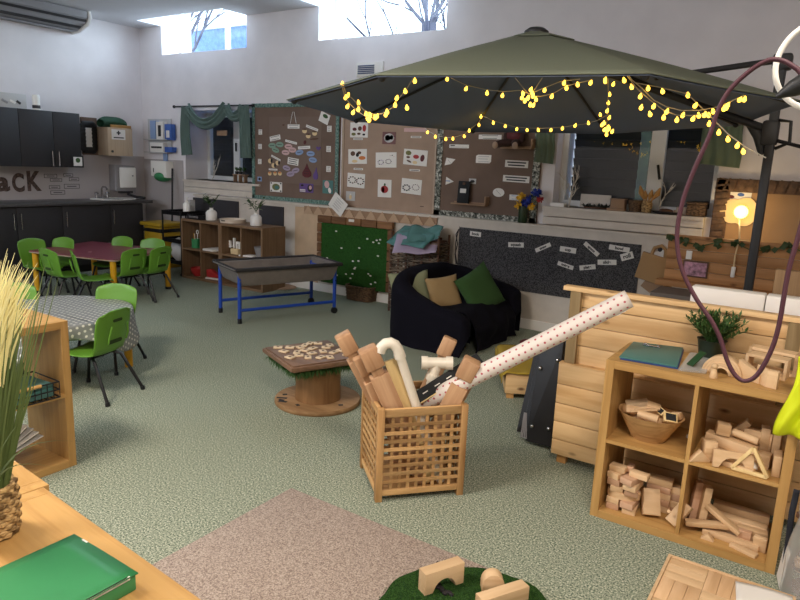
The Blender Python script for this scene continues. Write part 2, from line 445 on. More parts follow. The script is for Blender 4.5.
mb = MB().span((XL-.2, YR-.2, 0), (XR+.2, YR, W5[2])).span((XL-.2, YR-.2, W5[3]), (XR+.2, YR, 3.95)).span((XL-.2, YR-.2, W5[2]), (W5[0], YR, W5[3])).span((W5[1], YR-.2, W5[2]), (XR+.2, YR, W5[3]))
struct(mb.build('wall_rear', M['wall'], smooth=False))
f = MB()
for k in range(6):
    x = W5[0]+(W5[1]-W5[0])*k/5; f.span((x-.03, YR-.14, W5[2]), (x+.03, YR-.08, W5[3]))
f.span((W5[0], YR-.14, W5[2]), (W5[1], YR-.08, W5[2]+.05)).span((W5[0], YR-.14, W5[3]-.05), (W5[1], YR-.08, W5[3]))
struct(f.build('added_window_5', M['upvc'], smooth=False), 'unseen high window added in the rear wall for light')
# ceiling with light wells running up to the two high windows
yw = at(139, 20, Z=ZC).y
def ceiling():
    mb = MB()
    segs = [(XL-.2, W1[0]), (W1[1], W2[0]), (W2[1], XR+.2)]
    mb.span((XL-.2, YR-.2, ZC), (XR+.2, yw, ZC+.06))
    for a, b in segs: mb.span((a, yw, ZC), (b, Y0, ZC+.06))
    for w in (W1, W2):
        mb.span((w[0]-.03, yw-.03, ZC+.06), (w[0], Y0, 3.84)); mb.span((w[1], yw-.03, ZC+.06), (w[1]+.03, Y0, 3.84))
        mb.span((w[0], yw-.03, ZC+.06), (w[1], yw, 3.84)); mb.span((w[0]-.03, yw-.03, 3.84), (w[1]+.03, Y0+.52, 3.9))
    return mb.build('ceiling', M['ceil'], smooth=False)
struct(ceiling(), 'pale ceiling with two light wells')

def window(name, w, label, mulls, depth=.30, fr=.05, pane='pane', bar=.05, transoms=()):
    a, b, c, d = w; y = Y0+depth
    f = MB()
    f.span((a, y, c), (a+fr, y+.06, d)); f.span((b-fr, y, c), (b, y+.06, d)); f.span((a+fr, y, c), (b-fr, y+.06, c+fr)); f.span((a+fr, y, d-fr), (b-fr, y+.06, d))
    for m in mulls: f.span((m-bar/2, y, c+fr), (m+bar/2, y+.06, d-fr))
    o = struct(f.build(name, M['upvc'], smooth=False), label)
    MB().span((a+fr*.5, y+.025, c+fr*.5), (b-fr*.5, y+.031, d-fr*.5)).build('pane', M[pane], o, smooth=False)
    return o
mx1 = at(226, 30, Y=Y0+.30).x
window('window_1', W1, 'high window over the kitchen corner', [mx1], transoms=())
window('window_2', W2, 'high window with bare branches outside', [at(400, 15, Y=Y0+.30).x], bar=.03)
D3 = max(.15, at(208.5, 150, X=W3[0]).y-Y0); print('D3', D3, at(569, 165, X=W4[0]).y-Y0)
D3 = min(D3, .40)
m3 = at(236.5, 150, Y=Y0+D3).x
win3 = window('window_3', W3, 'small dark window under the green draped scarf', [m3], D3, .06, 'pane', .12)
m4 = at(655, 160, Y=Y0+.1).x
win4 = window('window_4', W4, 'wide dark window under the parasol', [m4], .16, .06, 'pane', .13)
hd = MB().cyl((m3+.01, Y0+D3-.02, W3[2]+.42), (m3+.01, Y0+D3-.02, W3[2]+.54), .012); hd.build('window_handle', M['black'], win3)
h4 = at(658, 165, Y=Y0+.13); MB().cyl(h4, h4+Vector((.03, -.01, -.13)), .012).build('window_handle', M['black'], win4)

# dark louvre slats closed behind the low windows to keep them dark, a gap left at one edge
def louvre(name, x0, x1, z0, z1, label):
    t = thing(name, label, 'blind', ((x0+x1)/2, Y0+.47, z0))
    s = MB(); n = int((z1-z0)/.085); dz = (z1-z0)/n
    for i in range(n): s.box((0, .01, (i+.5)*dz), (x1-x0, .006, dz*1.10), Matrix.Rotation(RAD(26), 3, 'X'))
    s.build('slat', M['blind'], t, smooth=False)
    MB().box((0, .01, z1-z0-.02), (x1-x0, .035, .04)).build('head_rail', M['charcoal'], t)
    return t
gap0, gap1 = at(636, 180, Y=Y0+.46).x, at(646, 180, Y=Y0+.46).x
louvre('window_blind', W3[0]+.01, W3[1]-.01, W3[2]+.01, W3[3]-.01, 'closed blind added to darken the small window behind draped scarf')  # added slats block outdoor light so the small window stays dark
louvre('window_blind', W4[0]+.01, gap0, W4[2]+.01, W4[3]-.01, 'closed dark louvre blind in left half of wide window')
louvre('window_blind', gap1, W4[1]-.01, W4[2]+.01, W4[3]-.01, 'closed dark louvre blind in right half of wide window')
# outdoors seen through the windows
t = MB().span((-14.5, 9.5, 0), (-9.7, 11, 4.10)).build('outbuilding', M['outwall'], smooth=False)
tag(t, 'bluish blank building outside the left high window', 'building')
MB().span((-14.56, 9.44, 4.10), (-9.64, 11.06, 4.14)).build('roof_edge', M['white'], t)
def tree(x, y, zt, n, seed, label):
    r = random.Random(seed); mb = MB()
    def grow(p, d, L, rad, k):
        pts = [p]; q = Vector(p); dd = Vector(d)
        for i in range(4):
            dd = (dd+Vector((r.uniform(-.35, .35), r.uniform(-.3, .3), r.uniform(-.12, .22)))).normalized(); q = q+dd*L/4; pts.append(q)
        mb.tube(pts, rad, 5, radii=[rad*(1-.12*i) for i in range(5)])
        if k:
            for i in range(n):
                a = pts[r.randint(1, 4)]
                e = (dd+Vector((r.uniform(-1, 1), r.uniform(-.6, .6), r.uniform(-.5, .8)))).normalized()
                grow(a, e, L*r.uniform(.55, .8), rad*.55, k-1)
    mb.tube([(x, y, 0), (x+.05, y, zt*.5), (x, y, zt)], .12, 7)
    for i in range(9): grow(Vector((x, y, zt-.08*i)), Vector((r.uniform(-1, 1), r.uniform(-.4, .4), r.uniform(.2, 1))).normalized(), 1.6, .03, 3)
    o = mb.build('bare_tree', M['bark']); tag(o, label, 'tree'); return o
tree(-5.6, 9.0, 3.7, 4, 5, 'bare winter tree with spreading branches outside the right high window')
tree(-10.4, 8.2, 3.8, 3, 9, 'bare winter tree in front of the bluish building')
tg = MB().span((gap0-1.5, 8.6, 0), (gap1+1.2, 8.9, 3.2)).build('hedge', plain('hedge', (30, 36, 20), .9, var=.4, scale=9)); tag(tg, 'pale green hedge glimpsed through the blind gap', 'hedge')
gd = struct(MB().span((-18, Y0+.6, -.12), (6, 13, -.02)).build('trim_9', M['outwall']), 'paved yard outside')

# boxed-in lower wall, cladding and sills
zl = at(440, 218, Y=YB).z
xb0 = at(196, 260, Y=YB).x
struct(MB().span((xb0, YB, 0), (XR, Y0, zl)).span((xb0, YB-.03, zl), (XR, Y0, zl+.025)).build('trim_1', M['whitewood'], smooth=False), 'white boxed lower wall with a narrow ledge')
def clad(name, x0, x1, z0, z1, n, y, label):
    mb = MB(); dz = (z1-z0)/n
    for i in range(n): mb.span((x0, y, z0+i*dz+.004), (x1, Y0, z0+(i+1)*dz-.004), .003)
    struct(mb.build(name, M['whitewood'], smooth=False), label)
clad('trim_2', W3[0]-.02, at(254, 190, Y=Y0).x, zl+.03, W3[2]-.02, 2, Y0-.03, 'white horizontal cladding under the small window')
s4a, s4b = at(543, 215, Y=Y0-.06).x, at(704, 220, Y=Y0-.06).x
clad('trim_3', s4a, s4b, zl+.03, W4[2]-.02, 2, Y0-.06, 'white horizontal cladding under the wide window')
struct(MB().span((W3[0]-.02, Y0-.05, W3[2]-.025), (W3[1], Y0+.45, W3[2])).build('trim_4', M['whitewood'], smooth=False), 'white sill of small window')
struct(MB().span((s4a, Y0-.10, W4[2]-.03), (s4b, Y0+.45, W4[2])).build('trim_5', M['whitewood'], smooth=False), 'white sill of wide window')
struct(MB().span((xb0, YB-.015, 0), (XR, YB, .10)).build('baseboard_back', M['white'], smooth=False), 'white skirting board along the back wall')
# grey splash panels
zs = at(100, 155, X=XL).z
struct(MB().span((XL, 2.0, .9), (XL+.012, Y0-.005, zs)).build('trim_6', M['splash'], smooth=False), 'grey splash panel behind the worktop')
struct(MB().span((XL+.013, Y0-.012, .0), (at(184, 190, Y=Y0).x, Y0, zs-.03)).build('trim_7', M['splash'], smooth=False), 'grey splash panel in the corner')
# low vent on the back wall above the parasol
a, b = at(358, 63, Y=Y0), at(384, 76, Y=Y0)
t = thing('wall_vent', 'white square wall vent with dark slats above the parasol', 'vent', ((a.x+b.x)/2, Y0, b.z))
w, h = b.x-a.x, a.z-b.z
MB().box((0, -.015, h/2), (w, .03, h), None, .004).build('vent_frame', M['white'], t)
vb = MB()
for i in range(5): vb.box((-w*.12, -.034, h*(.22+.13*i)), (w*.62, .008, h*.08))
vb.build('slat', plain('vent_slat', (70, 84, 116), .5), t, smooth=False)

# ---------------------------------------------------------------- kitchen side
XF = -8.31
yA, yB_, yC, yD, yE = [at(px, 220, X=XF).y for px in (-45, 17, 64.5, 110, 143.5)]
zw = .94
def base_unit(y0, y1, handle_y, label):
    t = thing('base_cabinet', label, 'cabinet', (XF, (y0+y1)/2, 0)); w = (y1-y0)
    MB().span((XL-XF+.013, -w/2+.001, .1), (-.022, w/2-.001, zw-.045)).build('body', M['charcoal'], t, smooth=False)
    MB().span((XL-XF+.013, -w/2+.001, 0), (-.07, w/2-.001, .098)).build('plinth', M['black'], t, smooth=False)
    d = MB().span((-.02, -w/2+.003, .105), (0, w/2-.003, zw-.05), .002).build('door', M['charcoal'], t)
    hy = handle_y-(y0+y1)/2
    za, zb = at(63, 212, X=XF).z, at(63, 227, X=XF).z
    MB().tube([(-.002, hy, za), (.03, hy, za), (.03, hy, zb), (-.002, hy, zb)], .007, 8).build('handle', M['steel'], d)
hy = lambda px: at(px, 220, X=XF).y
base_unit(yA, yB_, hy(13), 'dark base cabinet at the left end with handle on its right edge')
base_unit(yB_, yC-.02, hy(20.5), 'dark base cabinet below the cut-out letters, handle on its left edge')
base_unit(yC-.02, yD+.02, hy(66), 'dark base cabinet below the pencilled wall bricks')
base_unit(yD+.02, yE, hy(113), 'dark base cabinet under the sink beside the yellow bin')
ye = at(153, 202.5, X=XF+.03).y
wt = MB().span((XL+.014, yA, zw-.04), (XF+.03, ye, zw), .004).build('worktop', M['worktop']); tag(wt, 'long dark grey kitchen worktop along the left wall', 'worktop')
s0, s1 = at(92, 200, X=-8.6).y, at(134, 200, X=-8.6).y
t = thing('sink', 'white inset sink at the right end of worktop', 'sink', (-8.6, (s0+s1)/2, zw))
w = (s1-s0)/2
MB().grid(lambda u, v: Vector((.24*math.cos(2*PI*u)*(1-.85*max(0, v-.35)), w*math.sin(2*PI*u)*(1-.85*max(0, v-.35)), .004+.012*math.sin(min(v, .35)/.35*PI*.5)-(.0 if v < .35 else (v-.35)*.018))), 28, 8, closed_u=True).build('basin', M['whiteplastic'], t)
MB().cyl((0, 0, .001), (0, 0, .0065), .03).build('drain', M['steel'], t)
tp = at(102, 196, X=-8.78)
t = thing('mixer_tap', 'chrome two handled mixer tap behind the sink', 'tap', (-8.78, tp.y, zw))
MB().tube([(0, 0, 0), (0, 0, .14), (.03, 0, .17), (.10, 0, .17), (.13, 0, .14)], .012).build('spout', M['steel'], t)
for s in (-1, 1):
    h = MB().cyl((0, s*.085, 0), (0, s*.085, .07), .018).build('valve', M['steel'], t)
    MB().cyl((-.03, s*.085, .08), (.04, s*.085, .08), .011).ball((0, s*.085, .08), .02).build('tap_handle', M['steel'], h)
MB().cyl((0, -.09, .015), (0, .09, .015), .012).build('bridge', M['steel'], t)

XU = -8.58
u0, u1, u2, u3 = [at(px, 140, X=XU).y for px in (-30, 20, 54, 81)]
z0u, z1u = at(60, 167.2, X=XU).z, at(60, 112, X=XU).z
def wall_unit(y0, y1, hys, label):
    t = thing('wall_cabinet', label, 'cabinet', (XU, (y0+y1)/2, z0u)); w = y1-y0; h = z1u-z0u
    MB().span((XL-XU+.001, -w/2+.001, 0), (-.02, w/2-.001, h)).build('body', M['charcoal'], t, smooth=False)
    d = MB().span((-.018, -w/2+.003, .0), (0, w/2-.003, h), .002).build('door', M['charcoal'], t)
    for q in hys:
        yy = q-(y0+y1)/2
        MB().tube([(-.002, yy, .02), (.025, yy, .02), (.025, yy, .20), (-.002, yy, .20)], .007, 8).build('handle', M['steel'], d)
wall_unit(u0, u1, [], 'dark wall cabinet at far left holding a framed picture')
wall_unit(u1, u2, [at(52, 160, X=XU).y], 'middle dark wall cabinet with handle on its right edge')
wall_unit(u2, u3, [at(58.5, 160, X=XU).y], 'right-hand dark wall cabinet beside the brown noticeboard')

def rx(x0, y0, x1, y1, X):
    cy = (y0+y1)/2; cx = (x0+x1)/2
    a, b = at(x0, cy, X=X).y, at(x1, cy, X=X).y; c, d = at(cx, y1, X=X).z, at(cx, y0, X=X).z
    return a, b, c, d
def ry(x0, y0, x1, y1, Y):
    cy = (y0+y1)/2; cx = (x0+x1)/2
    a, b = at(x0, cy, Y=Y).x, at(x1, cy, Y=Y).x; c, d = at(cx, y1, Y=Y).z, at(cx, y0, Y=Y).z
    return a, b, c, d
# cut-out letters on the splash panel
for ch, (x0, y0, x1, y1), nm, lb in (('a', (-5, 177, 9.5, 191.5), 'letter_a', 'brown patterned cut-out letter a at the left edge'), ('C', (12, 173, 24, 192), 'letter_c', 'brown patterned cut-out letter C on splash panel'), ('K', (27, 171, 41, 191), 'letter_k', 'brown patterned cut-out letter K on splash panel')):
    a, b, c, d = rx(x0, y0, x1, y1, XL+.013)
    o = text_mesh(ch, (d-c)*(1.35 if ch != 'a' else 1.75), plain('letter_'+ch, (72, 58, 52), .8, var=.45, scale=40), nm, None, Matrix.Identity(4), .004, bold=.012)
    xs_ = [v.co.x for v in o.data.vertices]; ys_ = [v.co.y for v in o.data.vertices]
    o.data.transform(Matrix.Translation((-(max(xs_)+min(xs_))/2, -min(ys_), .005)))
    o.data.transform(Matrix.Diagonal(((b-a)/(max(xs_)-min(xs_)), (d-c)/(max(ys_)-min(ys_)), 1, 1)))
    o.data.transform(Matrix(((0, 0, 1, 0), (1, 0, 0, 0), (0, 1, 0, 0), (0, 0, 0, 1))))
    o.location = (XL+.0125, (a+b)/2, c); tag(o, lb, 'letter', 'cut-out letters on the splash panel')
def wallcardX(x0, y0, x1, y1, label, outline=True):
    a, b, c, d = rx(x0, y0, x1, y1, XL+.014); w, h = b-a, d-c
    o = thing('brick_drawing', label, 'drawing', (XL+.0125, (a+b)/2, c), 0, 'outlined bricks drawn on the splash panel')
    MB().span((0, -w/2, 0), (.002, w/2, h)).build('card', M['splash'], o, smooth=False)
    e = .006; f = MB()
    f.span((.002, -w/2, 0), (.003, w/2, e)).span((.002, -w/2, h-e), (.003, w/2, h)).span((.002, -w/2, 0), (.003, -w/2+e, h)).span((.002, w/2-e, 0), (.003, w/2, h))
    f.span((.002, -w*.3, h*.42), (.003, w*.3, h*.58))
    f.build('outline', M['ink'], o, smooth=False)
for q, lb in (((44, 174, 57, 178), 'outlined paper brick, topmost of left column'), ((50, 178.5, 62, 181.5), 'outlined paper brick, second from top of left column'), ((63.5, 173.5, 73, 177), 'outlined paper brick, topmost of right column'), ((69, 177.5, 79, 181), 'outlined paper brick, second from top of right column'), ((49, 185.5, 60, 189), 'outlined paper brick, third from top of left column'), ((64, 184, 79.5, 188.5), 'outlined paper brick with bold writing at right'), ((50.5, 190.5, 65, 194.5), 'outlined paper brick, lowest of the group')):
    wallcardX(*q, lb)
# framed print fixed under the wall cabinet end
a, b, c, d = rx(72, 155.5, 83.5, 167.5, XU+.01)
t = thing('framed_print', 'small black frame with green tree print at cabinet corner', 'picture', (XU+.001, (a+b)/2, c)); w, h = b-a, d-c
MB().span((0, -w/2, 0), (.012, w/2, h), .002).build('frame', M['black'], t)
MB().span((.012, -w/2+.02, .02), (.014, w/2-.02, h-.02)).build('print', M['paper'], t)
MB().cyl((.0145, 0, h*.6), (.016, 0, h*.6), w*.2).build('motif', M['leaf'], t)
# things on top of the wall cabinets
a, b, c, d = rx(-3, 93, 26.5, 108.3, XU-.05)
t = thing('photo_canvas', 'wide grey photo leaning on top of wall cabinet', 'picture', (XU-.05, (a+b)/2, z1u)); w, h = b-a, d-z1u
MB().span((-.02, -w/2, 0), (0, w/2, h), .003).build('canvas', M['greypaper'], t)
for i, (q, l, r_) in enumerate(((-.25, .22, .5), (.02, .2, .45), (.22, .16, .6))):
    MB().box((.003, q*w, h*.42), (.006, l*w, h*.16), Matrix.Rotation(-r_, 3, 'X'), .002).build('image_patch', [M['acgrey'], M['white'], M['charcoal']][i], t)
p = at(36.5, 108, X=XU-.06)
t = thing('canister', 'white cylinder canister with dark lettering on wall cabinet', 'canister', (XU-.06, p.y, z1u))
h = at(36.5, 95, X=XU-.06).z-z1u
MB().lathe([(0, 0), (.042, 0), (.045, .01), (.045, h-.02), (.04, h), (0, h)], 18).build('body', M['whiteplastic'], t)
MB().lathe([(.0455, .02), (.0462, .02), (.0462, .06), (.0455, .06)], 18).build('label_band', M['charcoal'], t)
# brown noticeboard with black scalloped frame
a, b, c, d = rx(82, 117.5, 97.5, 155, XL+.02)
t = thing('notice_board', 'brown noticeboard with black scalloped frame and a white notice', 'board', (XL+.001, (a+b)/2, c)); w, h = b-a, d-c
MB().span((0, -w/2, 0), (.02, w/2, h)).build('backing', M['brownboard'], t, smooth=False)
mb = MB()
for k in range(26):
    q = 2*PI*k/26; mb.ball((.026, -.02+w*.36*max(-1, min(1, 1.3*math.cos(q))), h*.47+h*.34*max(-1, min(1, 1.3*math.sin(q)))), .05, (.2, 1, 1), 8)
mb.build('scalloped_frame', M['black'], t)
MB().span((.022, -w*.36, h*.17), (.03, w*.2, h*.8)).build('notice', M['paper'], t)
# first aid cabinet
XK = -8.62
a, b, c, d = rx(108.5, 128, 132.5, 156, XK)
t = thing('first_aid_cabinet', 'pale wooden first aid cabinet on the wall above the sink', 'cabinet', (XK, (a+b)/2, c)); w, h = b-a, d-c
MB().span((XL-XK+.014, -w/2, 0), (-.02, w/2, h), .003).build('body', wood('first_aid_wood', (178, 156, 132), (156, 134, 112), 'Z'), t)
dr = MB().span((-.018, -w/2, 0), (0, w/2, h), .003).build('door', wood('first_aid_door', (196, 174, 148), (180, 158, 132), 'Z'), t)
sg = MB().span((0, -w*.36, h*.58), (.004, w*.2, h*.94)).build('sign', M['white'], dr)
for yy, zz, ww, hh in ((-w*.08, h*.82, .06, .018), (-w*.08, h*.82, .018, .06)): MB().box((.005, yy, zz), (.003, ww, hh)).build('cross', M['ink'], sg)
MB().box((.005, -w*.08, h*.65), (.003, w*.42, .014)).build('lettering', M['ink'], sg)
MB().cyl((0, -w*.38, .06), (.02, -w*.38, .06), .016).build('lock', M['steel'], dr)
zt = d
a, b, c2, d2 = rx(99, 119, 124.5, 126, XK-.12)
g = MB().grid(lambda u, v: Vector((.09*math.cos(2*PI*v), (u-.5)*(b-a)*(1-.1*abs(math.cos(2*PI*v))), .075*(1+math.sin(2*PI*v))*(1-.3*(2*u-1)**4))), 14, 12)
o = g.build('pouch', plain('pouch_green', (34, 78, 56), .7)); o.location = (XK-.12, (a+b)/2, zt); tag(o, 'dark green rolled pouch lying on the first aid cabinet', 'pouch')
a, b, _, _ = rx(111, 124, 131, 128, XK-.02)
o = MB().box((0, 0, .02), (.03, b-a, .04), None, .004).build('wooden_rule', M['oaky']); o.location = (XK-.03, (a+b)/2, zt); tag(o, 'orange wooden strip along the front edge of the first aid cabinet', 'strip')
# towel dispenser
XD = -8.70
a, b, c, d = rx(117, 165, 137, 193, XD)
t = thing('towel_dispenser', 'grey and white towel dispenser on the wall above the sink', 'dispenser', (XD, (a+b)/2, c)); w, h = b-a, d-c
MB().prism([(-w/2, .03), (w/2, .0), (w/2, h*.97), (-w/2, h)], .16, frame3((XL-XD+.014, 0, 0), (0, 1, 0), (0, 0, 1)), .01).build('housing', M['acgrey'], t)
MB().box((-.012, .02, h*.55), (.03, w*.8, h*.72), None, .012).build('cover', M['whiteplastic'], t)
MB().box((-.05, 0, .012), (.08, w*.6, .03), None, .006).build('outlet', M['charcoal'], t)
MB().cyl((.003, w*.28, h*.62), (.006, w*.28, h*.62), .012).build('badge', M['acgrey'], t)
a1, a2 = at(128, 194, X=XD-.05), at(145, 202.5, X=-8.45)
o = MB().tube([(0, 0, 0), (a2-a1)*.5+Vector((0, 0, .02)), Vector((a2.x-a1.x, a2.y-a1.y, zw+.022-a1.z))], .02, 10).build('slanting_tube', M['charcoal']); o.location = a1  # slanting grey tube between the dispenser and the worktop
tag(o, 'grey hose running from towel dispenser down to the worktop', 'tubing')
# air conditioner at the top of the left wall
ya = at(91, 20, X=XL+.42).y
t = thing('air_conditioner', 'long white and grey air conditioning unit under the ceiling', 'air conditioner', (XL, ya, ZC))
prof = [(0, -.006), (.42, -.006), (.43, -.09), (.37, -.155), (.16, -.235), (0, -.24)]
mtx = frame3((0, -.05, 0), (1, 0, 0), None, (0, -1, 0)) if False else Matrix(((1, 0, 0, .001), (0, 0, -1, -.04), (0, 1, 0, 0), (0, 0, 0, 1)))
MB().prism(prof, 2.9, mtx, .01).build('casing', M['acgrey'], t)
MB().prism([(-.0, -.005), (.43, -.005), (.45, -.09), (.39, -.17), (.16, -.25), (0, -.26)], .04, Matrix(((1, 0, 0, .001), (0, 0, -1, 0), (0, 1, 0, 0), (0, 0, 0, 1))), .008).build('end_cap', M['white'], t)
MB().box((.402, -1.5, -.125), (.02, 2.88, .03), Matrix.Rotation(RAD(34), 3, 'Y')).box((.27, -1.5, -.198), (.05, 2.88, .012), Matrix.Rotation(RAD(-25), 3, 'Y')).build('louvre', M['charcoal'], t)
MB().box((.432, -1.5, -.06), (.012, 2.88, .075)).build('front_flap', M['acgrey'], t)
MB().box((.12, -1.5, -.244), (.12, 2.8, .01)).build('lower_flap', M['acgrey'], t)
# corner wall: glove rack, dispenser, broom, bin, trolley
YW = Y0-.012
def slab(name, q, mat, label, cat, Y=None, th=.06, group=None, bev=.004):
    Y = YW if Y is None else Y
    a, b, c, d = ry(*q, Y-th)
    o = MB().span((-(b-a)/2, -th, 0), ((b-a)/2, 0, d-c), bev).build(name, M[mat]); o.location = ((a+b)/2, Y, c)
    tag(o, label, cat, group); return o
def front(o, x0, z0, x1, z1, mat, name, th=.002, y=None):
    """a mark on the front face of a slab, in fractions of its face"""
    xs = [v.co.x for v in o.data.vertices]; zs = [v.co.z for v in o.data.vertices]; ys = min(v.co.y for v in o.data.vertices)
    X = lambda f: min(xs)+f*(max(xs)-min(xs)); Z = lambda f: min(zs)+f*(max(zs)-min(zs))
    return MB().span((X(x0), ys-th, Z(z0)), (X(x1), ys, Z(z1))).build(name, M[mat], o, smooth=False)
a, b, c, d = ry(149, 119, 172, 153, YW)
t = thing('glove_rack', 'pale wall rack holding blue and white glove boxes', 'rack', ((a+b)/2, YW, c)); w, h = b-a, d-c
MB().span((-w/2, -.012, 0), (w/2, 0, h)).span((-w/2, -.10, 0), (w/2, -.012, .012)).span((-w/2, -.10, h*.38), (w/2, -.012, h*.38+.012)).build('rack_frame', M['greypaper'], t, smooth=False)
slab('glove_box', (150, 120.5, 155, 140), 'sky', 'pale blue upright glove box on top shelf of rack', 'box', YW-.014, .08)
o = slab('glove_box', (156, 121.5, 163, 140), 'white', 'white glove box in the middle of the rack', 'box', YW-.014, .08); front(o, .3, .2, .7, .8, 'charcoal', 'print')
o = slab('glove_box', (164.5, 124, 171, 140), 'bluebox', 'blue glove box with white picture at right of rack', 'box', YW-.014, .08); front(o, .25, .15, .75, .6, 'white', 'print')
o = slab('glove_box', (150, 142.5, 163, 152), 'white', 'white glove box with dark stripe on lower rack shelf', 'box', YW-.014, .08); front(o, .1, .4, .9, .6, 'charcoal', 'print')
o = slab('glove_box', (164.5, 147, 172, 152.3), 'bluebox', 'low blue glove box on lower rack shelf', 'box', YW-.014, .08)
o = slab('blue_strap', (163, 153.5, 167, 161), 'sky', 'blue strap hanging below glove rack', 'strap', YW, .02)
a, b, c, d = ry(153, 161, 168.5, 182, YW-.1)
t = thing('soap_dispenser', 'white wall dispenser with a green base in corner', 'dispenser', ((a+b)/2, YW, c)); w, h = b-a, d-c
MB().prism([(-w/2, h*.28), (w/2, h*.22), (w*.46, h), (-w*.5, h)], .14, frame3((0, 0, 0), (1, 0, 0), (0, 0, 1)), .012).build('housing', M['whiteplastic'], t)
MB().ball((.01, -.07, h*.26), w*.42, (1, .75, .5), 16).build('drip_base', M['greenbox'], t)
MB().box((-w*.3, -.142, h*.55), (.012, .004, h*.2)).build('level_window', M['charcoal'], t)
# broom, bin, trolley in the corner
p0, p1 = at(168, 224, Y=6.0), at(173, 168.5, Y=6.22)
t = thing('broom', 'dark broom handle leaning in the corner behind the yellow bin', 'broom', (p0.x, 6.05, 0))
top = Vector((p1.x-p0.x, .16, p1.z))
MB().cyl((0, 0, .12), top, .014).build('handle', M['charcoal'], t)
MB().box((0, 0, .07), (.22, .05, .14), None, .01, None).build('broom_head', M['black'], t)
bx = at(160, 252, Y=5.95).x
zb1 = at(160, 222, Y=5.9).z
t = thing('pedal_bin', 'large yellow bin with black strap in the kitchen corner', 'bin', (bx+.07, 5.98, 0))
MB().box((0, 0, zb1*.47), (.40, .40, zb1*.94), None, .03).build('body', M['yellowbin'], t)
MB().box((0, -.01, zb1*.96), (.47, .46, .055), None, .02).build('lid', M['yellowbin'], t)
MB().box((0, 0, zb1*.83), (.42, .42, .06), None, .02).build('strap', M['black'], t)
x0, x1 = at(168.5, 250, Y=5.7).x, at(188, 250, Y=5.7).x
zt = at(175, 214, Y=5.7).z
t = thing('trolley', 'black three tier metal trolley between yellow bin and brown cubes', 'trolley', ((x0+x1)/2, 5.8, 0)); w = x1-x0
for sx in (-1, 1):
    for sy in (-1, 1):
        lg = MB().cyl((sx*(w/2-.015), sy*.19, .03), (sx*(w/2-.015), sy*.19, zt+.05), .012).build('upright', M['blackmetal'], t)
        MB().cyl((sx*(w/2-.015)-.012, sy*.19, .025), (sx*(w/2-.015)+.012, sy*.19, .025), .025).build('castor', M['black'], lg)
for z in (.16, zt*.55, zt):
    MB().box((0, 0, z), (w-.03, .38, .012)).box((0, -.195, z+.025), (w-.03, .01, .05)).box((0, .195, z+.025), (w-.03, .01, .05)).box((-w/2+.015, 0, z+.025), (.01, .38, .05)).box((w/2-.015, 0, z+.025), (.01, .38, .05)).build('tray_shelf', M['blackmetal'], t, smooth=False)
pb = at(176, 240, Y=5.75)
o = MB().grid(lambda u, v: Vector((.12*math.cos(2*PI*u), .11*math.sin(2*PI*u), 0))*(math.sin(PI*min(1, v*.94+.06))**.6)*(1+.18*math.sin(9*u*PI)*math.sin(5*v))+Vector((0, 0, .32*v)), 22, 10, closed_u=True).build('carrier_bag', M['greypaper']); o.location = (pb.x, 5.8, .172); tag(o, 'crumpled grey carrier bag on the lower tier of trolley', 'bag')

# ---------------------------------------------------------------- brown cube units under the small window
def cube_unit(name, label, w, h, d, mats, loc, rz=0, group=None, to=.038, ti=.016, kind='shelf unit'):
    t = thing(name, label, kind, loc, rz, group)
    mX, mY, mZ = mats
    for x0 in (0, w-to): MB().span((x0, 0, 0), (x0+to, d, h), .0015).build('side_panel', mZ, t, smooth=False)
    for z0, nm in ((0, 'bottom_panel'), (h-to, 'top_panel')): MB().span((to, 0, z0), (w-to, d, z0+to), .0015).build(nm, mX, t, smooth=False)
    MB().span((w/2-ti/2, .003, to), (w/2+ti/2, d, h-to)).build('divider', mZ, t, smooth=False)
    for a, b in ((to, w/2-ti/2), (w/2+ti/2, w-to)): MB().span((a, .003, h/2-ti/2), (b, d, h/2+ti/2)).build('shelf', mX, t, smooth=False)
    return t
dk = wood('brown_laminate_x', (132, 104, 78), (112, 86, 62), 'X', .5); dkz = wood('brown_laminate_z', (132, 104, 78), (112, 86, 62), 'Z', .5)
UX0, UY = at(184.5, 277, Z=0).x, 5.58
UX2 = at(262.5, 300, Y=UY).x
uw = (UX2-UX0)/2; uh = .785
cube_unit('cube_unit', 'left brown cube unit beside the black trolley', uw, uh, .39, (dk, dk, dkz), (UX0, UY, 0), 0, 'brown cube units', .03, .02)
cube_unit('cube_unit', 'right brown cube unit behind the blue water table', uw, uh, .39, (dk, dk, dkz), (UX0+uw+.002, UY, 0), 0, 'brown cube units', .03, .02)
cm = uh/2+.01
def cx(px, Y=UY+.12): return at(px, 260, Y=Y).x
t = thing('pencil_pot', 'green pot with scissors and pencils in upper left cube', 'pot', (cx(196.5), UY+.12, cm))
MB().lathe([(.001, 0), (.055, 0), (.06, .12), (.054, .12), (.05, .006), (.001, .006)], 18).build('pot', M['greenbox'], t)
for i in range(4): MB().cyl((.02*math.cos(i*1.7), .02*math.sin(i*1.7), .02), (.035*math.cos(i*1.7), .035*math.sin(i*1.7), .19), .004, n=6).build('pencil', M[['white', 'orange', 'yellow', 'white'][i]], t)
MB().tube([(.03+.02*math.cos(a), 0, .21+.025*math.sin(a)) for a in [k*PI/6 for k in range(12)]], .005, 6, True).build('scissor_handle', M['white'], t)
o = MB().box((0, 0, .012), (.20, .26, .024), None, .003).build('white_book', M['white']); o.location = (cx(214), UY+.15, cm); tag(o, 'white book lying in second upper brown cube', 'book')
t = thing('red_bowl', 'dark red bowl in lower left brown cube', 'bowl', (cx(198), UY+.13, .031))
MB().lathe([(.001, 0), (.06, 0), (.10, .06), (.105, .11), (.098, .11), (.09, .06), (.05, .01), (.001, .01)], 22).build('bowl', M['red'], t)
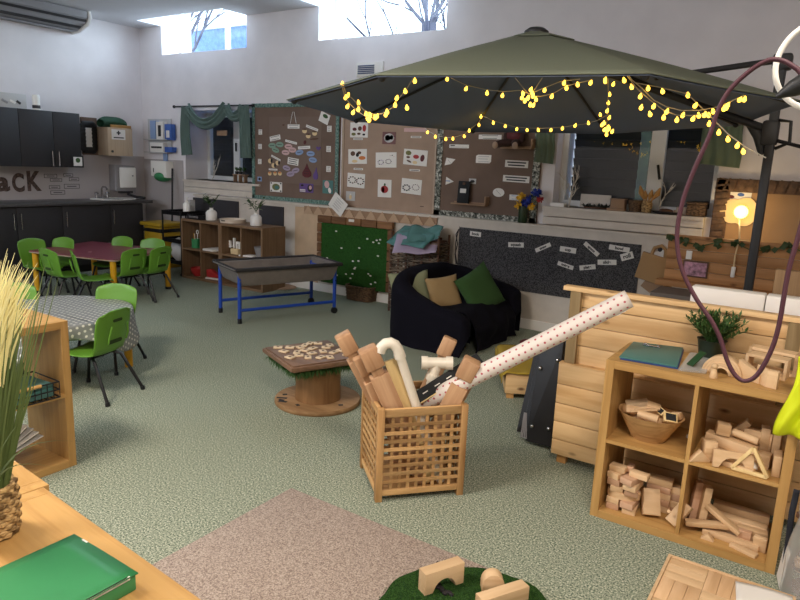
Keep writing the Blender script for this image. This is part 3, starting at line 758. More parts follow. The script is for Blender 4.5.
t = thing('toy_shoe', 'red and white toy shoe in second lower brown cube', 'shoe', (cx(215), UY+.1, .031), RAD(10))
MB().prism([(-.11, .0), (.13, 0), (.13, .02), (-.11, .02)], .08, frame3((0, .04, 0), (1, 0, 0), (0, 0, 1))).build('sole', M['white'], t)
MB().prism([(-.10, .022), (.12, .022), (.12, .05), (.03, .09), (-.03, .13), (-.10, .12)], .07, frame3((0, .035, 0), (1, 0, 0), (0, 0, 1)), .012).build('upper', M['red'], t)
MB().box((.02, 0, .085), (.09, .05, .012), Matrix.Rotation(RAD(25), 3, 'Y'), .003).build('laces', M['white'], t)
o = MB().box((0, 0, .035), (.13, .10, .07), None, .006).build('yellow_block', M['cream']); o.location = (cx(236.5), UY+.13, cm); tag(o, 'yellow block under white letters in third upper brown cube', 'block')
for i, (px, ch) in enumerate(((229.5, 'a'), (234, 'l'), (239.5, 'm'))):
    t = text_mesh(ch, .17, M['white'], 'white_letter', None, Matrix(((1, 0, 0, 0), (0, 0, -1, 0), (0, 1, 0, .06), (0, 0, 0, 1))), .012, bold=.006)
    t.location = (cx(px), UY+.13, cm+.07+.005 if i else cm+.07); tag(t, 'white standing letter %s in third upper brown cube' % ch, 'letter', 'white letters in the brown cube')
    zs_ = min(v.co.z for v in t.data.vertices); t.data.transform(Matrix.Translation((0, 0, -zs_)))
    t.location.z = cm+.07
t = thing('grey_bowl', 'grey tapered bowl in fourth upper brown cube', 'bowl', (cx(259), UY+.16, cm))
MB().lathe([(.001, 0), (.06, 0), (.09, .13), (.083, .13), (.055, .01), (.001, .01)], 20).build('bowl', M['acgrey'], t)
o = MB().box((0, 0, .01), (.2, .12, .02), .2, .003).build('folded_cloth', M['white']); o.location = (cx(250), UY+.09, cm); tag(o, 'folded white cloth in fourth upper brown cube', 'cloth')
# on top
def vase_plant(px, label, seed):
    p = at(px, 218, Y=UY+.17)
    t = thing('plant_vase', label, 'vase', (p.x, UY+.17, uh+.001))
    MB().lathe([(.001, 0), (.068, 0), (.072, .01), (.07, .10), (.05, .125), (.026, .135), (.024, .15), (.03, .158), (.022, .158), (.018, .14), (.05, .11), (.001, .02)], 24).build('vase', M['whiteceramic'], t)
    r = random.Random(seed); st = MB(); lf = MB(); pl = MB()
    for i in range(7):
        a = r.uniform(0, 2*PI); L = r.uniform(.12, .22); e = Vector((math.cos(a)*L*.7, math.sin(a)*L*.5, .16+L*.75))
        st.tube([(0, 0, .1), Vector((0, 0, .17)), e*.6+Vector((0, 0, .09)), e], .003, 5)
        for k in range(7):
            q = Vector((0, 0, .16)).lerp(e, .35+.65*k/6); d = Vector((r.uniform(-1, 1), r.uniform(-1, 1), r.uniform(-.2, .8)))
            (lf if i < 5 else pl).leaf(q, d, r.uniform(.05, .08), .032)
    st.build('stem', M['leaf'], t); lf.build('foliage', M['leaf'], t, smooth=False); pl.build('pale_foliage', M['leaf2'], t, smooth=False)
vase_plant(211.5, 'white bottle vase with leafy sprigs beside the black tray', 3)
vase_plant(256, 'white bottle vase with leafy sprigs at right end of brown cubes', 8)
p = at(233, 220, Y=UY+.19)
t = thing('round_tray', 'pale round tray with handle slots on the brown cubes', 'tray', (p.x, UY+.19, uh+.001))
MB().lathe([(.001, 0), (.16, 0), (.168, .045), (.158, .045), (.152, .012), (.001, .012)], 30).build('tray', plain('tray_pale', (206, 190, 172), .5), t)
MB().box((0, -.163, .03), (.07, .006, .012), None, .002).build('handle_slot', M['ink'], t)
a, b, c, d = ry(187, 212, 205, 217, UY+.1)
t = thing('black_tray', 'black rectangular wire tray at left end of brown cubes', 'tray', ((a+b)/2+.02, UY+.18, uh+.001)); w = .27
MB().box((0, 0, .004), (w, .26, .006)).box((0, -.13, .03), (w, .008, .06)).box((0, .13, .03), (w, .008, .06)).box((-w/2, 0, .03), (.008, .26, .06)).box((w/2, 0, .03), (.008, .26, .06)).build('tray', M['blackmetal'], t, smooth=False)
for i in range(7): MB().box((-w*.3+i*w*.1, -.136, .03), (.01, .006, .025)).build('slot', M['acgrey'], t, smooth=False)
p = at(184.5, 215, Y=5.72)
t = thing('sanitiser_bottle', 'white pump bottle standing on the black trolley', 'bottle', (p.x, 5.76, zt+.0075))
MB().lathe([(.001, 0), (.045, 0), (.048, .01), (.048, .13), (.03, .16), (.016, .165), (.016, .185), (.001, .185)], 20).build('bottle', M['whiteplastic'], t)
MB().cyl((0, 0, .185), (0, 0, .215), .006).box((.012, 0, .22), (.05, .014, .012), None, .003).build('pump', M['white'], t)
o = MB().box((0, 0, .09), (.09, .09, .18), None, .005).build('grey_box', M['greypaper']); o.location = (at(188, 210, Y=5.86).x, 5.9, zt+.0075); tag(o, 'grey upright box behind the white pump bottle', 'box')
# dark pinboards behind the cubes on the boxed wall
for q, lb in (((193, 199.5, 238, 220), 'dark grey felt board behind left vase'), ((259, 206, 283, 246), 'dark grey felt board behind right vase')):
    a, b, c, d = ry(*q, YB-.02)
    if c < .3: c = .35
    o = MB().span((-(b-a)/2, -.02, 0), ((b-a)/2, 0, d-c), .003).build('felt_board', plain('felt', (58, 56, 60), .95, bump=.2, scale=90)); o.location = ((a+b)/2, YB, c); tag(o, lb, 'board')

# ---------------------------------------------------------------- display boards
def board(name, q, backing, border, label, bw=.055, th=.03, ztop=None, Y=Y0):
    a, b, c, d = ry(*q, Y-th); d = ztop or d
    t = thing(name, label, 'display board', ((a+b)/2, Y, c)); w, h = b-a, d-c
    MB().span((-w/2, -th, 0), (w/2, -.001, h)).build('backing', M[backing], t, smooth=False)
    mb = MB(); y0, y1 = -th-.012, -th+.004; n = int(w/.09); m = int(h/.09)
    for i in range(n):
        for z in (0, h-bw): mb.box((-w/2+(i+.5)*w/n, (y0+y1)/2-.001*(i % 2), z+bw/2), (w/n*1.02, y1-y0, bw*(1 if i % 2 else .92)))
    for i in range(m):
        for x in (-w/2+bw/2, w/2-bw/2): mb.box((x, (y0+y1)/2-.0012*(i % 2), (i+.5)*h/m), (bw*(1 if i % 2 else .92), y1-y0, h/m*1.02))
    mb.build('border', M[border], t, smooth=False)
    return t
YF = Y0-.031                       # face of the boards
zbt = at(262, 103.5, Y=YF).z
board('display_board', (252.5, 104, 339, 202), 'brownboard', 'tealborder', 'brown display board with teal border, left of three', .05, ztop=zbt)
board('display_board', (342, 120, 437, 213), 'tanboard', 'edge', 'tan display board with painted fruit pictures, middle of three', .03, ztop=zbt)
board('display_board', (436, 120, 540, 221), 'brownboard', 'leafborder', 'brown display board with grey leafy border, right of three', .075, ztop=zbt)
KW = 1.52                          # the wall is seen at a slant
def pin(name, px, py, w, h, mat, label, cat='paper', rot=0, group=None, th=.003, Y=None, shape='rect'):
    """a sheet pinned flat on a board, w and h in metres"""
    p = at(px, py, Y=(YF if Y is None else Y)-th); w *= KW
    mb = MB()
    if shape == 'rect': mb.box((0, -th/2-.0005, 0), (w, th, h))
    elif shape == 'oval': mb.prism([(w/2*math.cos(k*PI/12), h/2*math.sin(k*PI/12)) for k in range(24)], th, frame3((0, -.0005, 0), (1, 0, 0), (0, 0, 1)))
    else: mb.prism([(x*w, z*h) for x, z in shape], th, frame3((0, -.0005, 0), (1, 0, 0), (0, 0, 1)))
    mb.xf(Matrix.Rotation(rot, 4, 'Y'))
    o = mb.build(name, M[mat], smooth=False); o.location = (p.x, YF if Y is None else Y, p.z)
    o['_w'] = w; o['_h'] = h; o['_r'] = rot; o['_t'] = th
    return tag(o, label, cat, group)
def mark(o, x, z, w, h, mat, name, shape='rect', lift=.001, rot=0):
    th = o['_t']; mb = MB(); x *= KW; w *= KW
    if shape == 'rect': mb.box((0, -th-.0005-lift/2, 0), (w, lift, h))
    else: mb.prism([(w/2*math.cos(k*PI/10), h/2*math.sin(k*PI/10)) for k in range(20)], lift, frame3((0, -th-.0005, 0), (1, 0, 0), (0, 0, 1)))
    mb.xf(Matrix.Translation((x, 0, z)) @ Matrix.Rotation(rot, 4, 'Y')).xf(Matrix.Rotation(o['_r'], 4, 'Y'))
    return mb.build(name, M[mat], o, smooth=False)
def lines(o, n, frac=.75, mat='ink', z0=.3, z1=-.3, hh=.1):
    w, h = o['_w'], o['_h']
    mb = MB(); th = o['_t']
    for i in range(n):
        z = h*(z0+(z1-z0)*(i/(n-1) if n > 1 else .5))
        mb.box((0 if n < 3 else -w*.03*(i % 2), -th-.001, z), (w*frac*(1-.12*(i % 2)), .001, h*hh))
    mb.xf(Matrix.Rotation(o['_r'], 4, 'Y')).build('text_line', M[mat], o, smooth=False)
# --- left board
for i, (px, py) in enumerate(((260.3, 132), (260, 146.5), (259.7, 161.5))):
    o = pin('name_label', px, py, .034*1.2, .065, 'paper', 'small white label at left edge of teal-bordered board, %s' % ('highest', 'middle', 'lowest')[i], 'label', 0, 'small labels on the teal-bordered board'); lines(o, 3, .6, 'acgrey')
for i, (px, py) in enumerate(((329.3, 128.8), (328.6, 149), (328.5, 169))):
    o = pin('name_label', px, py, .045, .07, 'paper', 'small white label at right edge of teal-bordered board, %s' % ('highest', 'middle', 'lowest')[i], 'label', 0, 'small labels on the teal-bordered board'); lines(o, 3, .6, 'acgrey')
o = pin('picture_label', 259.6, 179, .05, .06, 'sky', 'small dark picture label at lower left of teal-bordered board', 'label'); mark(o, 0, 0, .03, .035, 'ink', 'picture', 'oval')
o = pin('brown_sheet', 294.5, 150.5, .58, .82, 'card', 'large brown sheet pinned in the middle of teal-bordered board', 'sheet', th=.002)
bpy.context.view_layer.update()
M['sheet2'] = plain('brown_sheet', (118, 99, 88), .9); o.data.materials[0] = M['sheet2']
def bub(px, py, w, h, label, rot=0, n=2):
    o = pin('caption_strip', px, py, w, h, 'paper', label, 'caption', rot, None, .006); lines(o, n, .8, 'charcoal'); return o
bub(293.5, 126.5, .13, .05, 'white caption hanging from string at top of brown sheet')
b2 = MB().tube([(-.05, 0, 0), (-.012, 0, .14), (.012, 0, .14), (.05, 0, 0)], .003, 5).build('string', M['white']); pp = at(293.5, 123.5, Y=YF); b2.location = (pp.x, YF-.004, pp.z); tag(b2, 'loop of white string above the top caption', 'string')
bub(275, 138, .12, .06, 'white stepped caption above the green ovals', RAD(-10))
bub(291, 142, .13, .028, 'white caption strip above the pink ovals', RAD(10), 1)
bub(312, 128, .13, .03, 'white caption strip above three cream roundels', RAD(16), 1)
bub(304, 147.6, .13, .035, 'white caption above the blue ovals', RAD(-4), 1)
bub(293, 161.5, .12, .085, 'white stepped caption above the lilac ovals', RAD(6), 3)
bub(275.8, 158, .11, .024, 'white caption strip above penguin cut-outs', RAD(20), 1)
bub(273, 169.5, .10, .022, 'white caption strip above orange roundels', 0, 1)
ov = [('mint', 'green', [(272, 145.5), (279.7, 144.5), (275.5, 150)]), ('pink', 'pink', [(288.4, 146.5), (292.3, 150), (285.5, 152.5)]), ('sky', 'blue', [(299.3, 152.4), (310.5, 153.7), (312.8, 160)]), ('lilac', 'lilac', [(286.5, 168), (295.5, 170.5), (290.4, 174)])]
for m_, nm, ps in ov:
    for i, (px, py) in enumerate(ps):
        o = pin('oval_card', px, py, .085, .065, m_, '%s oval card on the brown sheet, %s of its three' % (nm, ('left', 'right', 'lowest')[i] if nm in ('green', 'lilac') else ('top', 'middle', 'bottom')[i]), 'card', RAD(random.uniform(-15, 15)), '%s oval cards' % nm, .007, None, 'oval')
        mark(o, 0, 0, .05, .006, 'ink', 'text_line')
for i, (px, py, nm) in enumerate(((304.5, 131, 'left'), (308.2, 136, 'lower middle'), (314.6, 133.4, 'right'))):
    o = pin('roundel_card', px, py, .05, .055, 'cream', 'cream roundel with dark cap, %s of three' % nm, 'card', 0, 'cream roundels', .006, None, 'oval'); mark(o, 0, .02, .05, .02, 'brown', 'cap', 'oval')
for i, (px, py, nm) in enumerate(((270, 161, 'left'), (273.4, 165.5, 'lowest'), (277.4, 163, 'right'))):
    o = pin('penguin_card', px, py, .045, .06, 'cream', 'cream and black bird cut-out, %s of three' % nm, 'card', RAD(10), 'bird cut-outs', .006, None, 'oval'); mark(o, .018, .01, .022, .055, 'ink', 'wing', 'oval')
for i, px in enumerate((269.7, 275, 279.8)):
    o = pin('orange_roundel', px, 173.6, .042, .05, 'cream', 'orange-cream roundel below the penguins, %s of three' % ('left', 'middle', 'right')[i], 'card', 0, 'orange roundels', .006, None, 'oval'); mark(o, 0, .012, .03, .02, 'orange', 'crest', 'oval')
drop = [(0, .5), (.18, .15), (.42, -.15), (.4, -.38), (.15, -.5), (-.15, -.5), (-.4, -.38), (-.42, -.15), (-.18, .15)]
o = pin('leaf_cutout', 306.7, 170.5, .115, .17, 'darkred', 'large dark red drop-shaped cut-out on the brown sheet', 'cut-out', 0, None, .007, None, drop)
for zz in (-.04, -.01, .02): mark(o, 0, zz, .06-.4*abs(zz+.03), .005, 'ink', 'text_line')
o = pin('leaf_cutout', 315.7, 173.5, .06, .15, 'purple', 'slim purple cut-out beside the dark red drop', 'cut-out', RAD(6), None, .007, None, drop)
o = pin('leaf_cutout', 318.3, 148.5, .05, .05, 'purple', 'small purple heart cut-out at right of blue ovals', 'cut-out', 0, None, .007, None, [(0, -.5), (.5, .1), (.3, .5), (0, .25), (-.3, .5), (-.5, .1)])
o = pin('leaf_cutout', 314, 139, .09, .022, 'brown', 'dark brown feather cut-out below the cream roundels', 'cut-out', RAD(-6), None, .007, None, 'oval')
o = pin('leaf_cutout', 304.7, 142.3, .025, .05, 'darkred', 'small dark red cut-out below the cream roundels', 'cut-out', RAD(14), None, .007, None, 'oval')
o = pin('seed_cutout', 283.3, 125, .02, .02, 'brown', 'tiny brown dot left of the string', 'cut-out', 0, None, .007, None, 'oval')
o = pin('note_card', 324.4, 118, .10, .12, 'paper', 'white note with green plant drawing pinned at top right', 'note', RAD(22)); mark(o, .005, .025, .055, .045, 'leaf', 'plant_drawing', 'oval')
o = pin('mandala_print', 276, 187, .14, .125, 'paper', 'white square print with a round green picture', 'picture'); mark(o, 0, 0, .09, .085, 'olive', 'round_picture', 'oval'); mark(o, .01, -.005, .05, .05, 'teal', 'picture_centre', 'oval', .002)
for sx in (-1, 1):
    for sz in (-1, 1): mark(o, sx*.055, sz*.048, .018, .018, 'ink', 'corner_mark', 'oval')
o = pin('purple_poster', 306.3, 188, .15, .11, 'purple', 'purple poster with a pale face at its right half', 'poster'); mark(o, .04, 0, .055, .09, 'ink', 'hair', 'oval'); mark(o, .045, .008, .032, .05, 'pink', 'face', 'oval', .002); mark(o, -.04, -.025, .06, .012, 'white', 'text_line'); mark(o, -.04, -.042, .06, .010, 'white', 'text_line'); mark(o, -.045, .03, .03, .025, 'ink', 'heart', 'oval')
o = pin('photo_print', 327.8, 187, .11, .16, 'teal', 'photo with pink figure at lower right of the teal-bordered board', 'photo'); mark(o, -.01, .03, .05, .09, 'pink', 'figure', 'oval', rot=RAD(-12)); mark(o, .02, -.04, .03, .07, 'white', 'figure_base', 'oval', rot=RAD(-20))
o = pin('white_leaflet', 338, 204.5, .155, .19, 'paper', 'white leaflet tilted like a diamond over the board corner', 'leaflet', RAD(36), None, .004, YB-.034); lines(o, 5, .5, 'acgrey', .3, -.3, .03)
# --- middle board
def pic(px, py, w, h, label, blobs, rot=0, mat='paper'):
    o = pin('painting', px, py, w, h, mat, label, 'painting', rot)
    for x, z, bw, bh, m_, *r in blobs: mark(o, x*w, z*h, bw*w, bh*h, m_, 'paint_mark', 'oval', .001, r[0] if r else 0)
    return o
def ringmarks(cx_, cz, r, mat, n=9, s=.10): return [(cx_+r*math.cos(2*PI*k/n), cz+r*1.1*math.sin(2*PI*k/n), s, s*.9, mat if k % 3 else 'ink') for k in range(n)]
pic(359, 130, .17, .17, 'painting of assorted fruit, cut by the parasol rim at top left', [(-.25, .05, .24, .22, 'darkred'), (.05, .1, .22, .3, 'brown'), (.3, .12, .2, .45, 'red'), (-.3, -.28, .25, .2, 'olive'), (.28, -.3, .16, .14, 'ink'), (0, -.25, .2, .15, 'brown')])
pic(357.5, 156.5, .18, .17, 'painting of brown pears and leaves, second in left column', [(-.25, .2, .25, .32, 'brown'), (.0, .12, .16, .3, 'ink', .4), (.25, -.1, .36, .26, 'orange'), (.1, .25, .2, .2, 'brown'), (-.15, -.32, .3, .2, 'cream')], RAD(-2))
pic(356, 180.5, .17, .165, 'white sheet with two printed leaf rings, third in left column', ringmarks(-.22, .02, .2, 'brown')+ringmarks(.24, -.02, .2, 'darkred'), RAD(2))
pic(350.5, 196, .09, .11, 'small pale picture with a white vase at board bottom left', [(0, -.1, .3, .55, 'cream'), (0, .15, .2, .2, 'white')], 0, 'greypaper')
pic(389, 138, .12, .135, 'dark pink square picture with round plate', [(0, 0, .75, .75, 'greypaper'), (-.1, 0, .4, .5, 'darkred'), (.2, .05, .25, .4, 'brown')], 0, 'lilac').data.materials[0] = plain('plum_paper', (118, 82, 82), .8)
pic(386, 160, .19, .17, 'white sheet with two faint pink leaf rings', ringmarks(-.25, -.15, .13, 'lilac', 9, .07)+ringmarks(.12, -.1, .13, 'darkred', 9, .06)+[(.3, .3, .06, .06, 'ink'), (.2, .28, .05, .05, 'pink'), (.38, .22, .05, .05, 'pink')], RAD(-2))
pic(384.5, 188.5, .125, .20, 'painting of a single red pepper', [(0, -.05, .55, .42, 'red'), (-.1, -.08, .2, .36, 'darkred'), (.02, .22, .14, .16, 'leaf')], RAD(-1))
pic(415.3, 157.5, .205, .17, 'painting of pumpkin, pepper and sausage, right column', [(-.3, .25, .24, .3, 'olive'), (.03, .05, .25, .26, 'red'), (.3, .0, .17, .45, 'darkred', .2), (-.3, -.02, .16, .14, 'brown'), (0, -.32, .2, .2, 'cream'), (-.25, -.28, .22, .12, 'brown', .3)], RAD(3))
pic(411.3, 186.5, .175, .165, 'white sheet with two dark leaf rings, bottom right', ringmarks(-.24, -.12, .17, 'charcoal')+ringmarks(.22, -.02, .17, 'darkred', 11, .06), RAD(3))
for px, py, lb in ((358, 139, 'thin caption below the fruit painting'), (358.3, 169, 'thin caption below the brown pears painting'), (416, 137, 'thin caption at top of right column'), (414.7, 170.3, 'thin caption below the pumpkin painting')):
    o = pin('caption_strip', px, py, .09, .022, 'paper', lb, 'caption'); lines(o, 1, .8, 'charcoal', 0, 0, .3)
o = pin('caption_strip', 415, 130, .19, .04, 'pink', 'wide pale caption tucked under the parasol rim', 'caption')
o = pin('marker_pen', 421.7, 206.5, .03, .006, 'ink', 'small dark mark low on the tan board', 'mark')
# --- right board
o = pin('caption_strip', 459, 146.3, .155, .038, 'paper', 'white caption strip at top left of leafy-bordered board', 'caption'); mark(o, -.05, .008, .035, .01, 'ink', 'text_line'); mark(o, 0, -.008, .13, .003, 'acgrey', 'text_line')
o = pin('caption_strip', 490, 137, .17, .045, 'paper', 'white caption card under parasol rim beside the teddy', 'caption'); lines(o, 2, .7)
o = pin('angled_card', 450, 161.5, .085, .085, 'paper', 'white angled card with grey writing', 'card', 0, None, .003, None, [(-.5, -.5), (-.35, .45), (.5, .3), (.1, -.3)]); mark(o, -.005, .0, .035, .003, 'acgrey', 'text_line', rot=.8)
o = pin('angled_card', 449.5, 181, .07, .085, 'paper', 'white triangular card above the wooden ledge', 'card', 0, None, .003, None, [(-.4, .5), (.5, -.05), (-.45, -.5)]); mark(o, -.012, 0, .035, .012, 'sky', 'text_line')
o = pin('clipped_card', 483.5, 159, .115, .085, 'paper', 'white card with clipped corners, middle of board', 'card', 0, None, .003, None, [(-.5, -.5), (-.5, .35), (-.38, .5), (.5, .5), (.5, -.3), (.4, -.5)]); lines(o, 3, .7, 'greypaper')
for q, lb in (((516.5, 164, .165, .07), 'white two-line caption, upper of pair at right'), ((516, 179, .19, .065), 'white two-line caption, lower of pair at right')):
    o = pin('caption_strip', *q, 'paper', lb, 'caption', RAD(1)); lines(o, 2, .82, 'charcoal', .2, -.2, .2)
o = pin('round_card', 498.5, 192.5, .085, .09, 'paper', 'white round card with faint writing', 'card', 0, None, .003, None, 'oval'); mark(o, 0, 0, .05, .003, 'acgrey', 'text_line', rot=.7)
o = pin('caption_strip', 514.5, 197.5, .075, .055, 'paper', 'white card partly behind the yellow flowers', 'caption'); lines(o, 2, .6, 'sky')
o = pin('photo_print', 472.5, 181.3, .055, .055, 'greypaper', 'small grey photo beside the black clipboard', 'photo'); mark(o, 0, 0, .035, .03, 'charcoal', 'picture', 'oval')
pt = at(513, 127, Y=YF)
# little wooden ledges on the board
def ledge(q, label, up_right):
    a, b, c, d = ry(*q, YF-.05)
    t = thing('wall_ledge', label, 'ledge', ((a+b)/2, YF, c)); w = b-a
    MB().span((-w/2, -.09, 0), (w/2, -.001, .014)).build('shelf_board', M['card'], t, smooth=False)
    MB().span((up_right*w/2-.007, -.09, .014), (up_right*w/2+.007, -.001, .10)).build('end_upright', M['card'], t, smooth=False)
    MB().span((-w/2, -.012, .014), (w/2, -.001, .03)).build('back_lip', M['card'], t, smooth=False)
    return t, w
lt, lw = ledge((452.5, 196, 486.5, 205), 'small wooden ledge holding the black clipboard', 1)
l2, lw2 = ledge((502, 139, 533, 149), 'small wooden ledge under the seated teddy', 1)
cb = thing('clipboard', 'black clipboard with white label standing on wooden ledge', 'clipboard', (lt.location.x-.07, YF-.05, lt.location.z+.0145))
MB().box((0, 0, .115), (.135, .025, .23), Matrix.Rotation(RAD(-5), 3, 'X'), .003).build('board', M['chalk'], cb)
MB().box((.0, -.02, .13), (.07, .004, .045), Matrix.Rotation(RAD(-5), 3, 'X')).build('label', M['paper'], cb)
MB().box((.0, -.005, .205), (.03, .018, .025), Matrix.Rotation(RAD(-5), 3, 'X'), .004).build('clip', M['brown'], cb)
tb = thing('teddy_bear', 'dark brown teddy in a red top sitting on wooden ledge under the rim', 'soft toy', (l2.location.x-.02, YF-.07, l2.location.z+.0145))
fur = plain('dark_fur', (58, 38, 34), .95, bump=.5, scale=120)
MB().ball((0, 0, .10), .085, (1, .75, 1.15), 16).ball((0, 0, .235), .07, (1, .9, .95), 16).ball((.05, 0, .29), .024).ball((-.05, 0, .29), .024).ball((.085, -.02, .10), .035, (.9, .8, 1.7)).ball((-.085, -.02, .10), .035, (.9, .8, 1.7)).build('body', fur, tb)
MB().ball((0, -.005, .115), .09, (1, .75, .8), 16).build('red_top', M['darkred'], tb)
for s, sw in ((-1, .13), (1, .06)):
    lg = MB().tube([(s*.04, -.03, .045), (s*(sw*.7), -.09, .035), (s*sw, -.13, .02)], .034, 10, radii=[.04, .036, .034]).build('leg', fur, tb)
    MB().ball((s*(sw+.012), -.15, .012), .032, (1, .5, 1.1), 12).build('foot_pad', M['tanboard'], lg)
MB().ball((0, -.06, .222), .03, (1, .8, .8), 12).build('muzzle', M['tanboard'], tb)
# flowers standing on the ledge in front of the right board
p = at(522.5, 224, Y=YB+.03)
t = thing('flower_vase', 'dark green vase of yellow, blue and red flowers on the ledge', 'vase', (p.x, YB+.02, zl+.026))
hv = at(522, 206, Y=YB).z-zl-.026
MB().lathe([(.001, 0), (.042, 0), (.046, .01), (.046, hv), (.04, hv), (.038, .012), (.001, .012)], 20).build('vase', plain('vase_green', (36, 56, 34), .3), t)
def bloom(px, py, r, mat, seed):
    q = at(px, py, Y=YB-.02)-Vector(t.location); mb = MB(); rr = random.Random(seed)
    for k in range(26):
        d = Vector((rr.gauss(0, 1), rr.gauss(0, 1), rr.gauss(0, 1))).normalized()
        mb.leaf(q+d*r*.3, d, r*.75, r*.6, (rr.random(), rr.random(), rr.random()))
    mb.ball(q, r*.45)
    mb.build('flower', M[mat], t, smooth=False)
    MB().tube([(0, 0, hv-.05), q*.5+Vector((0, 0, hv*.4)), q], .004, 5).build('stem', M['leaf'], t)
for i, (px, py, r, m_) in enumerate(((521, 197, .055, 'flowyel'), (518, 205, .045, 'flowyel'), (531, 206.5, .045, 'flowyel'), (528.5, 201, .065, 'flowblue'), (536.5, 193.5, .06, 'flowblue'), (540, 199, .042, 'red'), (524, 203, .04, 'flowblue'))): bloom(px, py, r, m_, i)

# ---------------------------------------------------------------- dark word board
a, b, c, d = ry(459.5, 232, 645, 262, YB-.01)
a = at(459.5, 228, Y=YB-.01).x; b = at(641.5, 246, Y=YB-.01).x; d = at(550, 236, Y=YB-.01).z; c = at(545, 294.5, Y=YB-.01).z
WB = thing('word_board', 'dark flecked fabric board with white word cards above the sofa', 'display board', ((a+b)/2, YB, c)); w, h = b-a, d-c
MB().span((-w/2, -.012, 0), (w/2, 0, h)).build('fabric_panel', M['darkweave'], WB, smooth=False)
MB().span((-w/2-.035, -.016, -.0), (-w/2, 0, h+.01)).build('edge_strip', M['whitewood'], WB, smooth=False)
WBN = [('book', 475.5, 234, .095, .044, 2), ('squash', 516, 244.8, .125, .045, -4), ('straw', 543, 247.5, .125, .036, -28), ('cup', 568, 249.8, .12, .046, 3), ('spoon', 591.5, 249, .13, .036, 36), ('bowl', 619.3, 248.5, .14, .042, 4), ('roll', 627, 256.3, .085, .058, -22), ('knives', 565.5, 265.5, .12, .036, 12), ('plate', 587.5, 267.3, .115, .042, -12), ('slide', 607, 262.3, .13, .044, -6)]
for i, (tx, px, py, ww, hh, ro) in enumerate(WBN):
    ww *= 1.35; hh *= 1.12
    p = at(px, py, Y=YB-.013)
    o = MB().box((0, -.0015, 0), (ww, .003, hh)).xf(Matrix.Rotation(RAD(ro), 4, 'Y')).build('word_card', M['paper'], smooth=False)
    o.location = (p.x, YB-.0125, p.z); tag(o, 'white word card reading %s on the dark board' % tx, 'card', 'word cards on the dark board')
    text_mesh(tx, hh*.82, M['ink'], 'lettering', o, Matrix.Rotation(RAD(ro), 4, 'Y') @ Matrix(((1, 0, 0, 0), (0, 0, -1, -.0032), (0, 1, 0, 0), (0, 0, 0, 1))), .0004, bold=.0015)
# cord chain hanging at left of word board
q = [at(459, 229, Y=YB-.02), at(456, 234, Y=YB-.02), at(457.5, 244, Y=YB-.02), at(455, 254, Y=YB-.02), at(456, 264, Y=YB-.02)]
o = MB().tube([v-q[0] for v in q], .006, 6).tube([(v-q[0])+Vector((.025*math.sin(i*2.2), -.004, .0)) for i, v in enumerate(q)], .005, 6).build('twine', M['charcoal']); o.location = q[0]; tag(o, 'dark twisted twine hanging at the left of word board', 'twine')

# ---------------------------------------------------------------- turf panel, corrugated strip, cladding and pallet frame
YT = YB-.02
a, b, c, d = ry(280.5, 205, 300.5, 268, YB-.01)
struct(MB().span((at(295, 230, Y=YB-.012).x, YB-.012, .0), (at(318, 230, Y=YB-.012).x, YB, zl-.02)).build('trim_8', plain('pale_timber', (196, 168, 138), .7, var=.05, scale=6), smooth=False), 'pale timber panel beside the turf board')
def zz(x0, x1, label, zt_, hh, seed):
    A, B = at(x0, 212, Y=YT).x, at(x1, 216, Y=YT).x; n = max(3, int((B-A)/.15)); w = B-A
    t = thing('zigzag_border', label, 'border', ((A+B)/2, YB-.013, zt_))
    MB().span((-w/2, -.006, 0), (w/2, 0, hh)).build('strip', M['card'], t, smooth=False)
    mb = MB()
    for i in range(n):
        x = -w/2+i*w/n; mb.prism([(x, 0), (x+w/n, 0), (x+w/n/2, hh)], .012, frame3((0, -.006, 0), (1, 0, 0), (0, 0, 1)))
    mb.build('folded_triangle', plain('card_fold', (186, 156, 128), .85), t, smooth=False)
zlow = at(390, 222, Y=YT).z
zz(304, 437, 'brown card border of folded triangles above the turf board', zlow, .11, 1)
a, b, c, d = ry(322, 226, 387.5, 287, YT-.03)
TB = thing('turf_board', 'green artificial turf board with tiny white flowers in log frame', 'board', ((a+b)/2, YB-.016, c)); w, h = b-a, d-c
MB().span((-w/2, -.05, 0), (w/2, -.001, h)).build('turf', M['turfwall'], TB)
fr = wood('rough_log', (136, 98, 66), (98, 66, 42), 'X', .8, 14, .2)
for sgn, k in ((-1, 6), (1, 6)):
    mb = MB()
    for i in range(k): mb.box((sgn*(w/2+.035), -.035, (i+.5)*h/k), (.07, .05, h/k*.94), None, .012)
    mb.build('log_upright', fr, TB)
mb = MB()
for i in range(5): mb.box((-w/2-.07+(i+.5)*(w+.14)/5, -.035, h+.045), ((w+.14)/5*.96, .05, .085), None, .012)
mb.build('log_rail', fr, TB)
r = random.Random(4)
for i in range(24):
    x, z = r.uniform(-w*.46, w*.46), r.uniform(h*.06, h*.95)
    MB().ball((x, -.054, z), .012, (1.4, .5, .8), 8).build('white_flower', M['white'], TB)
for i in range(10): MB().ball((r.uniform(-w*.46, w*.46), -.053, r.uniform(h*.06, h*.95)), .01, (1, .5, 1.2), 6).build('dark_bud', M['turf'], TB)
o = MB().box((0, -.004, 0), (.08, .003, .03)).build('label_card', M['paper'], smooth=False); p = at(352, 220.5, Y=YT-.045); o.location = (p.x, YB-.016-.057, p.z); tag(o, 'small white label on top log of turf frame', 'label')
